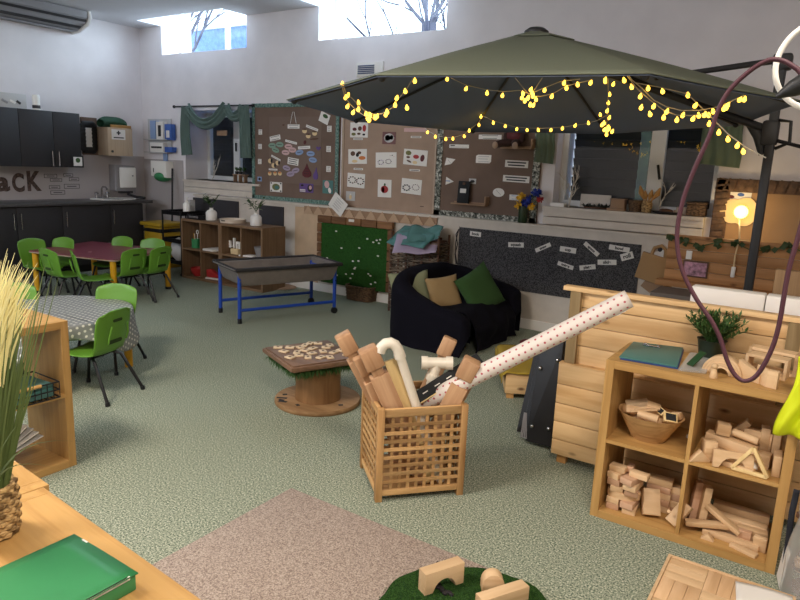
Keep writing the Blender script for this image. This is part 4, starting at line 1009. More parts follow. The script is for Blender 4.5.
# willow hurdle box with coloured papers on top
YQ = 5.98
a, b, c, d = ry(391, 230, 438, 300, YQ-.10)
hz = at(415, 238, Y=YQ-.16).z
t = thing('willow_screen', 'woven brown willow screen behind the dark sofa', 'screen', ((a+b)/2, YQ, 0)); w = b-a
mb = MB(); n = 38; r = random.Random(2)
for i in range(n):
    z = .03+i*(hz-.05)/n
    for y in (-.11, .11): mb.tube([(-w/2+w*k/6, y+(.014 if (k+i) % 2 else -.014), z+r.uniform(-.012, .012)) for k in range(7)], r.uniform(.006, .011), 6)
mb.build('woven_rods', M['willow'], t)
for x in (-w/2, w/2):
    mb = MB()
    for i in range(30): mb.tube([(x+(.012 if (k+i) % 2 else -.012), -.11+.22*k/3, .03+i*(hz-.05)/30) for k in range(4)], .009, 6)
    mb.build('end_rods', M['willow'], t)
for k in range(7):
    for y in (-.11, .11): MB().cyl((-w/2+w*k/6, y, 0), (-w/2+w*k/6, y, hz+(.04 if k % 3 == 0 else .0)), .013, n=7).build('stake', M['brown'], t)
MB().box((0, 0, hz-.03), (w-.04, .20, .02)).build('top_board', M['brown'], t, smooth=False)
def sheet(x, y, z, w, d, rz, mat, label, wav=.03, seed=1, tl=30):
    r = random.Random(seed)
    o = MB().grid(lambda u, v: Vector(((u-.5)*w, (v-.5)*d, wav*noise.noise(Vector((u*2.5+seed, v*2.5, seed)))+.006)), 12, 10).build('paper_sheet', M[mat], solid=.002)
    o.location = (x, y, z); o.rotation_euler = (RAD(tl), RAD(r.uniform(-6, 6)), rz); tag(o, label, 'paper', 'loose sheets on the willow screen'); return o
sheet(t.location.x+.06, YQ-.17, hz-.06, .46, .34, .4, 'lilac', 'pale lilac sheet hanging over the front of willow screen', .03, 3)
sheet(t.location.x-.02, YQ-.10, hz+.0, .50, .34, -.1, 'tealfold', 'teal sheet lying on the willow screen', .04, 5)
sheet(t.location.x+.10, YQ-.07, hz+.045, .36, .26, .3, 'teal', 'smaller crumpled teal sheet on top of the pile', .06, 7)
# little wicker basket on the floor under the turf board
p = at(357, 301, Z=0)
t = thing('wicker_basket', 'small brown wicker basket on the floor below the turf board', 'basket', (p.x, p.y+.10, 0), 0)
mb = MB()
for i in range(9):
    z = .012+i*.017; k = 1+.012*i
    mb.tube([(.17*k*math.copysign(abs(math.cos(q))**.5, math.cos(q))+(.006 if (j+i) % 2 else -.006)*math.cos(q), .11*k*math.copysign(abs(math.sin(q))**.5, math.sin(q))+(.006 if (j+i) % 2 else -.006)*math.sin(q), z) for j, q in enumerate([2*PI*j/28 for j in range(28)])], .010, 6, True)
mb.build('woven_side', M['wicker'], t)
MB().box((0, 0, .012), (.31, .19, .02)).build('base', M['wicker'], t)
MB().tube([(.19*math.copysign(abs(math.cos(q))**.5, math.cos(q)), .125*math.copysign(abs(math.sin(q))**.5, math.sin(q)), .168) for q in [2*PI*j/28 for j in range(28)]], .013, 8, True).build('rim', M['wicker'], t)

# ---------------------------------------------------------------- sill of the wide window
zs4 = W4[2]+.001
YS = Y0+.02
def sx(px, Y=YS): return at(px, 200, Y=Y).x
def twig(mb, p, d, L, r, k, rnd):
    q = Vector(p); dd = Vector(d); pts = [q.copy()]
    for i in range(3):
        dd = (dd+Vector((rnd.uniform(-.35, .35), rnd.uniform(-.15, .15), rnd.uniform(-.05, .3)))).normalized(); q = q+dd*L/3; pts.append(q.copy())
    mb.tube(pts, r, 5, radii=[r, r*.9, r*.75, r*.5])
    if k:
        for i in range(3):
            e = (dd+Vector((rnd.uniform(-.9, .9), rnd.uniform(-.3, .3), rnd.uniform(-.1, .6)))).normalized(); twig(mb, pts[rnd.randint(1, 3)], e, L*.65, r*.7, k-1, rnd)
rnd = random.Random(6); mb = MB()
twig(mb, (0, 0, 0), (.1, 0, 1), .20, .006, 3, rnd); twig(mb, (.01, 0, 0), (.3, 0, .9), .18, .006, 3, rnd)
o = mb.build('coral_twig', M['twig']); o.location = (sx(569), YS-.01, zs4); tag(o, 'white branching twig standing at left end of wide sill', 'twig')
o = MB().box((0, 0, .018), (.14, .10, .036), None, .004).build('white_box', M['white']); o.location = (sx(560.5), YS-.04, zs4); tag(o, 'small flat white box at left end of wide sill', 'box')
a, b, c, d = ry(580, 195, 610, 206, Y0+.08)
o = MB().box((0, 0, (d-zs4)/2), (b-a, .02, d-zs4), Matrix.Rotation(RAD(-4), 3, 'X')).build('cream_card', M['whitewood']); o.location = ((a+b)/2, Y0+.10, zs4+.003); tag(o, 'blank cream card standing against the wide window', 'card')
rnd = random.Random(3)
t = thing('leaf_wreath', 'dark green leafy wreath lying on the wide sill', 'wreath', (sx(597), YS-.01, zs4))
mb = MB()
for k in range(60):
    q = rnd.uniform(0, 2*PI); mb.leaf((.11*math.cos(q), .06*math.sin(q), .015), (rnd.uniform(-1, 1), rnd.uniform(-1, 1), rnd.uniform(0, 1)), .05, .025)
mb.build('foliage', plain('dark_leaf', (40, 44, 34), .7), t, smooth=False)
MB().tube([(.11*math.cos(q), .06*math.sin(q), .012) for q in [2*PI*j/20 for j in range(20)]], .01, 6, True).build('ring', M['brown'], t)
o = MB().box((0, 0, .05), (.13, .09, .10), None, .006).box((0, 0, .105), (.14, .10, .012), None, .003).build('wooden_box', M['card']); o.location = (sx(619), YS+.0, zs4); tag(o, 'small square wooden box on the wide sill', 'box')
o = MB().box((0, 0, .012), (.16, .06, .024), None, .004).build('wooden_slice', M['card']); o.location = (sx(619.5), YS-.085, zs4); tag(o, 'flat strip of wood in front of the square wooden box', 'wood')
t = thing('wicker_pot', 'brown wicker pot on the wide sill beside pampas stems', 'pot', (sx(636), YS+.01, zs4))
mb = MB()
for i in range(8): mb.tube([((.05+.002*i)*math.cos(q), (.05+.002*i)*math.sin(q), .01+i*.013) for q in [2*PI*j/18 for j in range(18)]], .008, 6, True)
mb.build('woven_side', M['wicker'], t); MB().cyl((0, 0, 0), (0, 0, .01), .05).build('base', M['wicker'], t)
t = thing('pampas_pot', 'glass jar of golden dried pampas stems on the wide sill', 'pot', (sx(647.5), YS-.0, zs4))
MB().lathe([(.001, 0), (.045, 0), (.05, .08), (.035, .11), (.03, .11), (.04, .07), (.04, .006), (.001, .006)], 18).build('jar', M['rattan'], t)
for i, (dx, dz) in enumerate(((-.08, .24), (-.03, .2), (.03, .21), (.10, .23))):
    MB().tube([(dx*.1, 0, .02), (dx*.4, 0, .12), (dx*.8, 0, dz*.75), (dx, 0, dz)], .012, 8, radii=[.004, .008, .026, .006]).build('pampas_stem', M['dry'], t)
t = thing('serving_dish', 'dark oval dish lying on the wide sill', 'dish', (sx(668), YS-.03, zs4))
MB().lathe([(.001, 0), (.07, 0), (.11, .02), (.105, .024), (.06, .008), (.001, .008)], 22, (0, 0, 0), 1.2, .7).build('dish', M['charcoal'], t)
MB().ball((0, 0, .03), .04, (1.6, 1, .5)).build('contents', M['brown'], t)
t = thing('wicker_hamper', 'small brown lidded wicker hamper at right end of sill', 'hamper', (sx(697.5), YS+.03, zs4))
MB().box((0, 0, .05), (.16, .11, .10), None, .012).build('body', M['wicker'], t); MB().box((0, 0, .112), (.17, .12, .022), None, .008).build('lid', M['wicker'], t)
o = MB().box((0, 0, .02), (.14, .10, .04), None, .004).box((.01, 0, .055), (.12, .09, .03), None, .004).build('book_pair', M['edge']); o.location = (sx(683), YS+.05, zs4); tag(o, 'two small pale boxes beside the wicker hamper', 'box')
rnd = random.Random(9); mb = MB(); twig(mb, (0, 0, 0), (.05, 0, 1), .17, .006, 2, rnd)
o = mb.build('white_sprig', M['twig']); o.location = (sx(660.5, Y0+.12), Y0+.12, zs4); tag(o, 'thin white sprig against the right pane of window', 'twig')
# left window: twigs, candle rack, curtain scarf
zs3 = W3[2]+.001
rnd = random.Random(2); mb = MB(); twig(mb, (0, 0, 0), (.35, 0, 1), .20, .006, 3, rnd)
o = mb.build('white_sprig', M['twig']); o.location = (at(211.5, 172, Y=Y0+.18).x, Y0+.18, zs3); tag(o, 'white twiggy branch standing in the small window', 'twig')
t = thing('plant_rack', 'little wooden rack of potted greenery in the small window', 'rack', (at(241, 178, Y=Y0+.08).x, Y0+.07, zs3))
for x in (-.10, 0, .10): MB().box((x, 0, .05), (.014, .06, .10)).build('leg', M['card'], t, smooth=False)
MB().box((0, 0, .105), (.25, .07, .012)).build('rack_shelf', M['card'], t, smooth=False)
rnd = random.Random(5)
for x in (-.07, .0, .07):
    MB().lathe([(.001, .1115), (.022, .1115), (.028, .15), (.001, .15)], 12, (x, 0, 0)).build('pot', M['charcoal'], t)
    mb = MB()
    for k in range(14): mb.leaf((x, 0, .15), (rnd.uniform(-1, 1), rnd.uniform(-.6, .6), rnd.uniform(.4, 1.5)), .07, .03)
    mb.build('foliage', M['leaf'], t, smooth=False)
o = MB().box((0, 0, 0), (.2, .012, .07)).build('hanging_sign', M['card'], smooth=False); p = at(222, 133, Y=Y0+.12); o.location = p; tag(o, 'small brown wooden sign hung on the small window', 'sign')
YR_ = Y0-.07
p0, p1 = at(174.5, 107.3, Y=YR_), at(254, 104.5, Y=YR_)
zr = (p0.z+p1.z)/2
t = thing('curtain_pole', 'thin dark curtain pole above the small window', 'curtain pole', (p0.x, YR_, zr))
MB().cyl((0, 0, 0), (p1.x-p0.x, 0, 0), .011).build('rod', M['charcoal'], t)
MB().ball((-.01, 0, 0), .022).build('finial', M['charcoal'], t)
for f in (.06, .93): MB().cyl(((p1.x-p0.x)*f, .07, 0), ((p1.x-p0.x)*f, 0, 0), .008).build('bracket', M['charcoal'], t)
def cloth_strip(pts, wd, fold=.018, n=7, ax=Vector((0, -1, 0))):
    """a gathered strip of cloth following points, folds running along it"""
    mb = MB(); P = [Vector(p) for p in pts]
    def fn(u, v):
        k = u*(len(P)-1); i = min(int(k), len(P)-2); f = k-i
        g = lambda j: P[max(0, min(len(P)-1, j))]
        a, b, c, d = g(i-1), g(i), g(i+1), g(i+2)
        p = .5*((2*b)+(c-a)*f+(2*a-5*b+4*c-d)*f*f+(3*b-a-3*c+d)*f**3)
        tg_ = (g(i+1)-g(i)).normalized(); w_ = tg_.cross(ax).normalized()
        ww = wd[0]+(wd[1]-wd[0])*u if isinstance(wd, tuple) else wd
        return p+w_*((v-.5)*ww)+ax*(fold*math.sin(v*n*PI+u*2)+.012*math.sin(v*PI))
    return mb.grid(fn, 26, 24)
def W(px, py, dy=.09): return at(px, py, Y=Y0-dy)
t = thing('draped_scarf', 'sage green scarf swagged over the thin curtain pole', 'curtain', (p0.x+.2, Y0-.09, zr))
L0 = Vector(t.location)
def sc(pts, wd, **k): cloth_strip([W(*q)-L0 for q in pts], wd, **k).build('drape', M['sage'], t, solid=.004)
sc([(186, 107), (185.5, 120), (185.5, 135), (187, 155)], (.17, .24), n=9)
sc([(187, 107), (194, 118), (203, 124), (213, 121.5), (221, 113), (226, 106)], .15, n=5)
sc([(226.5, 106), (230, 114), (234, 117), (240, 114), (243, 106.5)], .13, n=5)
sc([(243.5, 106), (245, 122), (245.5, 140), (246, 158)], (.2, .22), n=9)
# wide window: short drapes, pale pole
for px, pw, y1, lb in (((545.5), .21, 163, 'short sage drape at left of wide window'), (722, .34, 166, 'short sage drape at right of wide window')):
    q0 = at(px, 134, Y=Y0-.05); z1 = at(px, y1, Y=Y0-.05).z
    t = thing('window_drape', lb, 'curtain', (q0.x, Y0-.05, z1))
    cloth_strip([(0, 0, 2.1-z1), (0, 0, (2.1-z1)*.6), (.01, 0, (2.1-z1)*.3), (0, 0, 0)], (pw*.9, pw), fold=.010, n=7).build('drape', M['sage2'], t, solid=.004)
q0 = at(535, 130, Y=Y0-.05).x; q1 = at(745, 130, Y=Y0-.05).x
t = thing('curtain_pole', 'white curtain pole above the wide window', 'curtain pole', (q0, Y0-.05, 2.11))
MB().cyl((0, 0, 0), (q1-q0, 0, 0), .011).build('rod', M['white'], t)
for f in (.02, .98): MB().cyl(((q1-q0)*f, .05, 0), ((q1-q0)*f, 0, 0), .009).build('bracket', M['white'], t)
# ---------------------------------------------------------------- role-play corner on the right
x0 = at(714, 200, Y=Y0-.04).x; z0 = at(707, 237, Y=Y0-.04).z; z1 = at(716, 178, Y=Y0-.04).z
t = thing('display_board', 'tan board with woven brown border behind the parasol mast', 'display board', (x0, Y0, z0-.5)); bw_ = XR-.25-x0; bh = z1-z0+.5
MB().span((0, -.03, 0), (bw_, -.001, bh)).build('backing', plain('warm_backing', (158, 126, 92), .9, var=.03, scale=5), t, smooth=False)
mb = MB()
for i in range(40):
    mb.box((bw_*(i+.5)/40, -.04, bh-.05), (bw_/40*.8, .014, .10), Matrix.Rotation(RAD(14), 3, 'Y'), .003)
    if i < 18: mb.box((.055, -.04, bh*(i+.5)/18), (.10, .014, bh/18*.8), Matrix.Rotation(RAD(-9), 3, 'Y'), .003)
mb.span((0, -.036, bh-.11), (bw_, -.0305, bh)).span((0, -.036, 0), (.12, -.0305, bh-.11)); mb.build('woven_border', M['slatbrown'], t)
FY = Y0-.031
o = pin('flower_sheet', 732, 192, .20, .165, 'paper', 'white sheet with a ring of coloured flowers on the tan board', 'picture', RAD(2), None, .003, FY)
for k in range(6): mark(o, .055*math.cos(k*PI/3+.5), .01+.05*math.sin(k*PI/3+.5), .035, .03, ('red', 'leaf', 'olive', 'leaf', 'darkred', 'bluebox')[k], 'painted_flower', 'oval')
mark(o, 0, -.07, .12, .006, 'acgrey', 'text_line')
p = at(741, 212, Y=FY-.07)
t = thing('wall_lamp', 'glowing round lamp on a pale cloud shape beside the mast', 'lamp', (p.x, FY, p.z))
cl = MB()
cl.prism([((.15+.022*abs(math.sin(3.5*k*PI/35)))*math.cos(k*PI/35), (.10+.022*abs(math.sin(3.5*k*PI/35)))*math.sin(k*PI/35)) for k in range(70)], .012, frame3((0, -.001, 0), (1, 0, 0), (0, 0, 1)))
cl.build('cloud_backplate', M['cream'], t, smooth=False)
MB().ball((0, -.07, 0), .055, (1, 1, 1), 18).build('globe', M['lampglow'], t)
MB().cyl((0, -.012, 0), (0, -.035, 0), .03).build('lamp_holder', M['white'], t)
pl = bpy.data.lights.new('lamp_light', 'POINT'); pl.energy = 2.6; pl.color = (1, .72, .36); pl.shadow_soft_size = .06
lo = bpy.data.objects.new('lamp_light', pl); C.objects.link(lo); lo.location = (p.x, FY-.22, p.z); LAMP_Z = p.z
# pine back panel with ivy
YP = 5.75
a = at(669, 240, Y=YP).x; zt_ = at(680, 238, Y=YP).z; zb_ = at(690, 281, Y=YP).z; b = XR-.4
t = thing('pine_back_panel', 'knotty pine back panel of play kitchen below the glowing lamp', 'panel', (a, YP, 0)); w = b-a
mb = MB(); n = 4; dz = (zt_-zb_)/n
for i in range(n): mb.span((0, -.02, zb_+i*dz+.002), (w, 0, zb_+(i+1)*dz-.002), .002)
mb.build('plank_panel', M['pine2'], t)
MB().span((-.02, -.03, zt_), (w+.02, .03, zt_+.025), .003).build('top_rail', M['pine2'], t)
MB().span((-.05, -.10, zb_-.05), (w+.03, .02, zb_-.003), .004).build('bottom_rail', M['pine2'], t)
for x in (.03, w*.5, w-.03): MB().span((x-.03, .0, 0), (x+.03, .04, zt_)).build('post', M['pinez'], t, smooth=False)
MB().span((0, -.45, zb_-.09), (w, -.10, zb_-.055)).span((.0, -.43, 0), (.04, -.39, zb_-.09)).span((w-.04, -.43, 0), (w, -.39, zb_-.09)).build('counter', plain('counter_grey', (110, 100, 92), .6), t, smooth=False)
vy = thing('ivy_garland', 'green ivy garland strung along top of pine back panel', 'garland', (a, YP-.032, zt_))
rnd = random.Random(12)
mb = MB(); lf = MB(); prev = None; pts = []
for i in range(24):
    x = .02+i*w/26; z = .012-.06*math.sin(i*.9)**2; pts.append((x, -.012, z))
    for k in range(5):
        lf.leaf((x+rnd.uniform(-.03, .03), -.015, z+rnd.uniform(-.02, .03)), (rnd.uniform(-1, 1), rnd.uniform(-.6, -.1), rnd.uniform(-1, .6)), .055, .05, (0, -1, 0))
mb.tube(pts, .004, 5).build('vine', M['leaf'], vy); lf.build('foliage', plain('ivy', (54, 70, 34), .6), vy, smooth=False)
a2, b2_, c2, d2 = ry(682, 261, 708, 277.5, YP-.04)
t = thing('framed_photo', 'purple patterned picture in brown frame on pine panel', 'picture', ((a2+b2_)/2, YP-.0215, c2)); w2, h2 = b2_-a2, d2-c2
MB().span((-w2/2, -.012, 0), (w2/2, 0, h2)).build('frame', M['brown'], t, smooth=False)
MB().span((-w2/2+.012, -.014, .012), (w2/2-.012, -.012, h2-.012)).build('print', plain('mauve_print', (150, 112, 128), .7, var=.4, scale=30), t, smooth=False)
q = [Vector((p.x-.01, FY-.035, p.z-.05)), at(739.5, 238, Y=YP-.06), at(735, 256, Y=YP-.05), at(733, 272, Y=YP-.04)]
o = MB().tube([v-q[0] for v in q], .006, 6).build('lamp_cord', M['cream']); o.location = q[0]; tag(o, 'pale lamp cord hanging down over the pine panel', 'cord')
MB().box(q[3]-q[0], (.03, .025, .085), None, .006).build('inline_switch', M['white'], o)
o = MB().box((0, -.006, 0), (.045, .012, .07), None, .004).build('light_switch', M['white']); pp = at(689, 255, Y=YP-.03); o.location = (pp.x, YP-.0215, pp.z); tag(o, 'small white switch plate above the purple picture', 'switch')
# kraft carrier bag and papers hung at the right of the word board
YG = YB-.002
a, b, c, d = ry(636, 254, 665, 281, YG)
t = thing('paper_bag', 'flat brown paper bag hanging at right end of word board', 'bag', ((a+b)/2, YG, c)); w, h = b-a, d-c
MB().box((0, -.02, h/2), (w, .04, h), None, .006).xf(Matrix.Rotation(RAD(12), 4, 'Y')).build('bag_body', M['kraft'], t)
MB().tube([(-.03+.03, -.02, h*.98), (-.02+.04, -.022, h*1.25), (.05+.03, -.022, h*1.35), (.10+.02, -.022, h*1.2), (.09+.03, -.02, h*.9)], .016, 8).build('handle', M['kraft'], t)
o = MB().box((0, 0, 0), (w*.9, .006, h*.8)).xf(Matrix.Rotation(RAD(-20), 4, 'Y')).build('white_sheet', M['paper'], smooth=False); pp = at(659, 262, Y=YB-.022); o.location = (pp.x, YB-.014, pp.z); tag(o, 'white sheet behind the brown paper bag', 'paper')
o = MB().box((0, 0, 0), (w*.6, .006, h*.6)).xf(Matrix.Rotation(RAD(32), 4, 'Y')).build('card_sheet', M['card'], smooth=False); pp = at(652, 285, Y=YB-.022); o.location = (pp.x, YB-.008, pp.z); tag(o, 'brown card corner poking out below the paper bag', 'card')
o = MB().ball((0, -.012, 0), .022, (1, .6, 1), 10).build('coat_peg', M['charcoal']); pp = at(660.5, 249.5, Y=YB); o.location = pp; tag(o, 'dark peg on the wall above the paper bag', 'peg')

# ---------------------------------------------------------------- pine planter wall used as a counter
PX0, PX1, PY, PH = -1.15, 1.35, 3.345, 1.0
t = thing('pine_counter', 'low knotty pine plank counter behind the oak cube shelf', 'counter', (PX0, PY, 0)); w = PX1-PX0
zm = .575
mb = MB(); ys = [.05, .14, .245, .35, .46, zm]
for z_a, z_b in zip(ys, ys[1:]): mb.span((0, 0, z_a+.002), (w, .02, z_b-.002), .003)
mb.build('lower_planks', M['pine'], t)
mb = MB(); ys = [zm-.01, .68, .79, .89, .975]
for z_a, z_b in zip(ys, ys[1:]): mb.span((.02, .045, z_a+.002), (w, .065, z_b-.002), .003)
mb.build('upper_planks', M['pine'], t)
MB().span((-.02, .015, .976), (w+.02, .075, 1.0), .003).build('top_rail', M['pine'], t)
MB().span((0, .0, zm-.001), (w, .045, zm+.006)).build('ledge', M['pine'], t, smooth=False)
gz = wood('weathered_batten', (150, 128, 92), (122, 100, 66), 'Z', .7, 16)
for px in (573, 795):
    xx = at(px, 330, Y=PY+.03).x-PX0
    MB().span((xx-.028, .018, zm+.007), (xx+.028, .0445, .974)).build('batten', gz, t, smooth=False)
for x in (.03, w*.5, w-.06): MB().span((x, .022, 0), (x+.05, .06, zm)).build('leg', M['pinez'], t, smooth=False)
MB().span((.02, .066, .868), (w, .55, .888)).build('counter_top', M['pine'], t, smooth=False)
for x in (.03, w-.06): MB().span((x, .5, 0), (x+.05, .55, .868)).build('leg', M['pinez'], t, smooth=False)
CT = .8885
for (xa, xb, lb) in ((691, 765, 'long white block on the pine counter, left of the pair'), (767.5, 830, 'white block on the pine counter, right of the pair')):
    A = at(xa, 290, Y=PY+.16).x; B = at(xb, 300, Y=PY+.16).x; zt_ = at(700, 287, Y=PY+.16).z
    o = MB().span((-(B-A)/2, 0, 0), ((B-A)/2, .09, max(.05, zt_-CT)), .008).build('white_block', M['white']); o.location = ((A+B)/2, PY+.16, CT); tag(o, lb, 'block', 'white blocks on the pine counter')
o = MB().grid(lambda u, v: Vector(((u-.5)*.14*(1-.4*(v-.5)**2), .02*math.sin(v*PI), v*.11+.008*math.sin(u*9))), 10, 8).build('speckled_card', plain('speckled', (206, 200, 194), .8, var=.15, scale=60), solid=.02); o.location = (at(762, 284, Y=PY+.35).x, PY+.36, CT); tag(o, 'speckled white card behind white blocks at foot of mast', 'card')
A = at(772, 280, Y=PY+.32).x
hh = at(775, 269, Y=PY+.32).z-CT
o = MB().box((0, 0, hh/2), (.19, .05, hh), None, .004).build('timber_plank', wood('grey_plank', (140, 112, 80), (112, 86, 58), 'Z', .7)); o.location = (A+.105, PY+.33, CT); tag(o, 'short brown timber plank standing right of the mast', 'plank')
rnd = random.Random(3); mb = MB()
for k in range(30): mb.leaf((rnd.uniform(-.05, .05), rnd.uniform(-.03, .03), .005), (rnd.uniform(-1, 1), rnd.uniform(-.6, .6), rnd.uniform(.2, 1)), .06, .025)
o = mb.build('green_sprig', M['leaf'], smooth=False); o.location = (at(683, 293, Y=PY+.15).x, PY+.15, CT); tag(o, 'small green sprig on the pine counter left of white block', 'plant')

# ---------------------------------------------------------------- cantilever parasol
kk = .888
def oct_():
    cx_, cy_, r_, rot, ax, ay, e = -2.08047981, 4.82071796, 1.91419991, -1.62522607, .02139773, -.01925641, .93527540
    o = []
    for k in range(8):
        a = rot+k*PI/4; dx, dy = r_*math.cos(a), r_*math.sin(a); bb = rot+PI/8
        u, v = dx*math.cos(bb)+dy*math.sin(bb), (-dx*math.sin(bb)+dy*math.cos(bb))*e
        dx, dy = u*math.cos(bb)-v*math.sin(bb), u*math.sin(bb)+v*math.cos(bb)
        q = Vector((cx_+dx, cy_+dy, 2.0+ax*dx+ay*dy)); o.append(EYE+(q-EYE)*kk)
    ap = EYE+(Vector((-2.0648, 4.825, 2.626))-EYE)*kk
    return o, ap
RIM, APEX = oct_()
RIM = [q+Vector((0, 0, .016)) for q in RIM]; APEX = APEX-Vector((0, 0, .025))
MX = at(764, 185, Y=5.0); MASTX, MASTY = MX.x, 5.0
PT = thing('cantilever_parasol', 'large olive cantilever parasol on a dark mast over the sofa', 'parasol', (MASTX, MASTY, 0))
O = Vector((MASTX, MASTY, 0))
def rim(u):
    k = u*8 % 8; i = int(k); f = k-i; a, b = RIM[i], RIM[(i+1) % 8]; c = a.lerp(b, f)
    cen = sum(RIM, Vector())/8
    return c+(cen-c)*.012*math.sin(f*PI)
def can(u, v):
    e = rim(u); p = APEX.lerp(e, v); f = (u*8) % 1
    p.z += .012*math.sin(PI*v)-.02*v*math.sin(f*PI)*(1-v)
    return p-O
mb = MB().grid(lambda u, v: can(u, .13+.87*v), 64, 14, closed_u=True)
mb.build('canopy', M['canopytop'], PT, solid=.004, ang=.35)
MB().grid(lambda u, v: can(u, .02+.975*v)-Vector((0, 0, .010)), 64, 14, closed_u=True).build('shaded_underside', M['shaded_underside'], PT, solid=.002, ang=.35)  # added layer carrying the painted bluish shade under the canopy
mb = MB().grid(lambda u, v: can(u, .001+.17*v)+Vector((0, 0, .012-.004*v)), 64, 4, closed_u=True)
mb.build('vent_cap', M['canopytop'], PT, solid=.004)
MB().lathe([(.001, .0), (.08, -.03), (.08, -.005), (.05, .016), (.001, .026)], 16, APEX-O+Vector((0, 0, .008))).build('finial', M['canopyrib'], PT)
hubp = APEX-O-Vector((0, 0, .13))
MB().cyl(hubp-Vector((0, 0, .12)), hubp+Vector((0, 0, .10)), .05).build('hub', M['canopyrib'], PT)
for k in range(8):
    e = RIM[k]-O; e2 = can(k/8+1e-6, .97)-Vector((0, 0, .022))
    rb = MB().tube([can(k/8+1e-6, .04)-Vector((0, 0, .03)), can(k/8+1e-6, .5)-Vector((0, 0, .026)), e2], .010, 6).build('rib', M['canopyrib'], PT)
    MB().ball(e2, .02).build('rib_tip', M['canopyrib'], rb)
zt_ = at(787, 57, Y=MASTY).z
MB().box((0, 0, zt_/2), (.055, .07, zt_), None, .010).build('mast', M['canopyrib'], PT)
MB().box((-.0, 0, zt_-.03), (.11, .09, .10), None, .015).build('mast_head', M['canopyrib'], PT)
zj = at(770, 133, Y=MASTY).z
j = MB().box((-.01, 0, zj), (.10, .09, .16), None, .02)
j.tube([(-.04, 0, zj-.14), (-.07, 0, zj-.02), (-.13, 0, zj+.06)], .05, 10, radii=[.02, .038, .032]); j.build('strut_joint', M['canopyrib'], PT)
MB().tube([(.03, -.01, zj+.08), (.10, -.02, zj+.07), (.11, -.02, zj-.06), (.03, -.01, zj-.10)], .011, 8).build('crank_handle', M['black'], PT)
MB().cyl((-.05, 0, zj+.03), hubp+Vector((0, 0, .03)), .026, .020, 12).build('strut', M['canopyrib'], PT)
e = at(655, 78, Y=4.62)-O
MB().cyl((-.04, 0, zt_-.02), e, .020, .016, 10).build('top_arm', M['canopyrib'], PT)
MB().box((0, 0, .03), (.7, .16, .06), .6, .01).box((0, 0, .03), (.7, .16, .055), .6+PI/2, .01).build('cross_base', M['black'], PT)
o = MB().tube([Vector((.04, -.03, zj-.05)), Vector((.35, .3, zj-.12)), Vector((.9, .9, zj-.12)), Vector((1.4, 1.28, zj+.1))], .012, 6).build('braided_cable', M['ink']); o.location = O; tag(o, 'dark braided cable running from the mast to the wall', 'cable')

# string lights under the canopy
def strand(name_lb, Y, cords, bulbs, off, sc):
    p0 = at(off[0]+bulbs[0][0]/sc, off[1]+bulbs[0][1]/sc, Y=Y)
    t = thing('string_lights', name_lb, 'string lights', p0)
    P = lambda q: at(off[0]+q[0]/sc, off[1]+q[1]/sc, Y=Y)-p0
    mb = MB()
    for c in cords:
        mb.tube([P(q) for q in c], .003, 5)
    mb.build('cord', plain('pale_cord', (196, 190, 176), .6), t)
    r = random.Random(len(bulbs))
    for q in bulbs:
        b = BULB if not strand.used else dup(BULB)
        strand.used = True
        b.parent = t; b.location = P(q)+Vector((0, r.uniform(-.03, .03), 0)); b.rotation_euler = (r.uniform(-.4, .4), r.uniform(-.4, .4), 0)
        b.scale = (.72, .72, .72)
strand.used = False
BULB = MB().lathe([(.0005, -.019), (.010, -.016), (.0155, -.004), (.0145, .006), (.008, .016), (.005, .026), (.0005, .027)], 12).build('bulb', M['bulb'])
strand('string lights swagged under the left side of parasol', 3.3,
       [[(365, 125), (380, 165), (420, 200), (470, 250), (520, 272), (560, 268), (610, 240), (640, 195), (680, 150), (715, 90)], [(360, 130), (375, 185), (400, 220), (440, 258), (480, 283), (515, 290), (545, 280)], [(360, 130), (375, 125)]],
       [(365, 187), (378, 175), (430, 213), (397, 235), (427, 265), (443, 248), (476, 290), (477, 270), (513, 278), (508, 303), (532, 290), (545, 285), (568, 273), (600, 263), (636, 228), (635, 192), (675, 157), (712, 103), (671, 238), (374, 124)], (270, 60), 5)
strand('string lights along the far rim of parasol above the boards', 5.25,
       [[(60, 268), (103, 318), (137, 352), (180, 377), (233, 389), (271, 386), (320, 372), (351, 345), (391, 315), (415, 280), (468, 305), (520, 320), (577, 335), (632, 340), (697, 342), (752, 340), (805, 337), (860, 328), (924, 320), (988, 302), (1040, 272)]],
       [(103, 325), (137, 362), (180, 385), (233, 397), (271, 395), (320, 382), (351, 355), (391, 325), (411, 285), (468, 315), (520, 330), (577, 345), (632, 350), (697, 352), (752, 350), (812, 343), (875, 329), (938, 315), (1007, 276)], (400, 60), 5)
strand('string lights gathered in a cluster under the parasol centre', 4.1,
       [[(255, 90), (330, 125), (429, 148), (517, 158), (600, 152), (650, 170), (718, 140), (800, 108), (900, 95)], [(650, 175), (700, 183), (765, 168), (830, 130), (890, 115), (960, 100)], [(575, 88), (650, 180), (712, 88)]],
       [(243, 98), (330, 145), (429, 165), (517, 180), (652, 148), (620, 170), (600, 187), (622, 205), (640, 190), (667, 182), (687, 200), (650, 225), (672, 228), (665, 165), (630, 190), (718, 150), (765, 185), (825, 118), (834, 142), (890, 125), (960, 118)], (400, 60), 5)
strand('string lights dropping straight down to a bunch before the window', 4.7,
       [[(388, 105), (390, 195), (387, 245), (387, 293), (390, 330), (380, 360), (385, 410)]],
       [(365, 108), (377, 127), (413, 137), (390, 195), (387, 245), (387, 293), (390, 330), (365, 362), (355, 372), (370, 400), (385, 385), (405, 408), (387, 428), (378, 402), (396, 395)], (540, 60), 5.714)
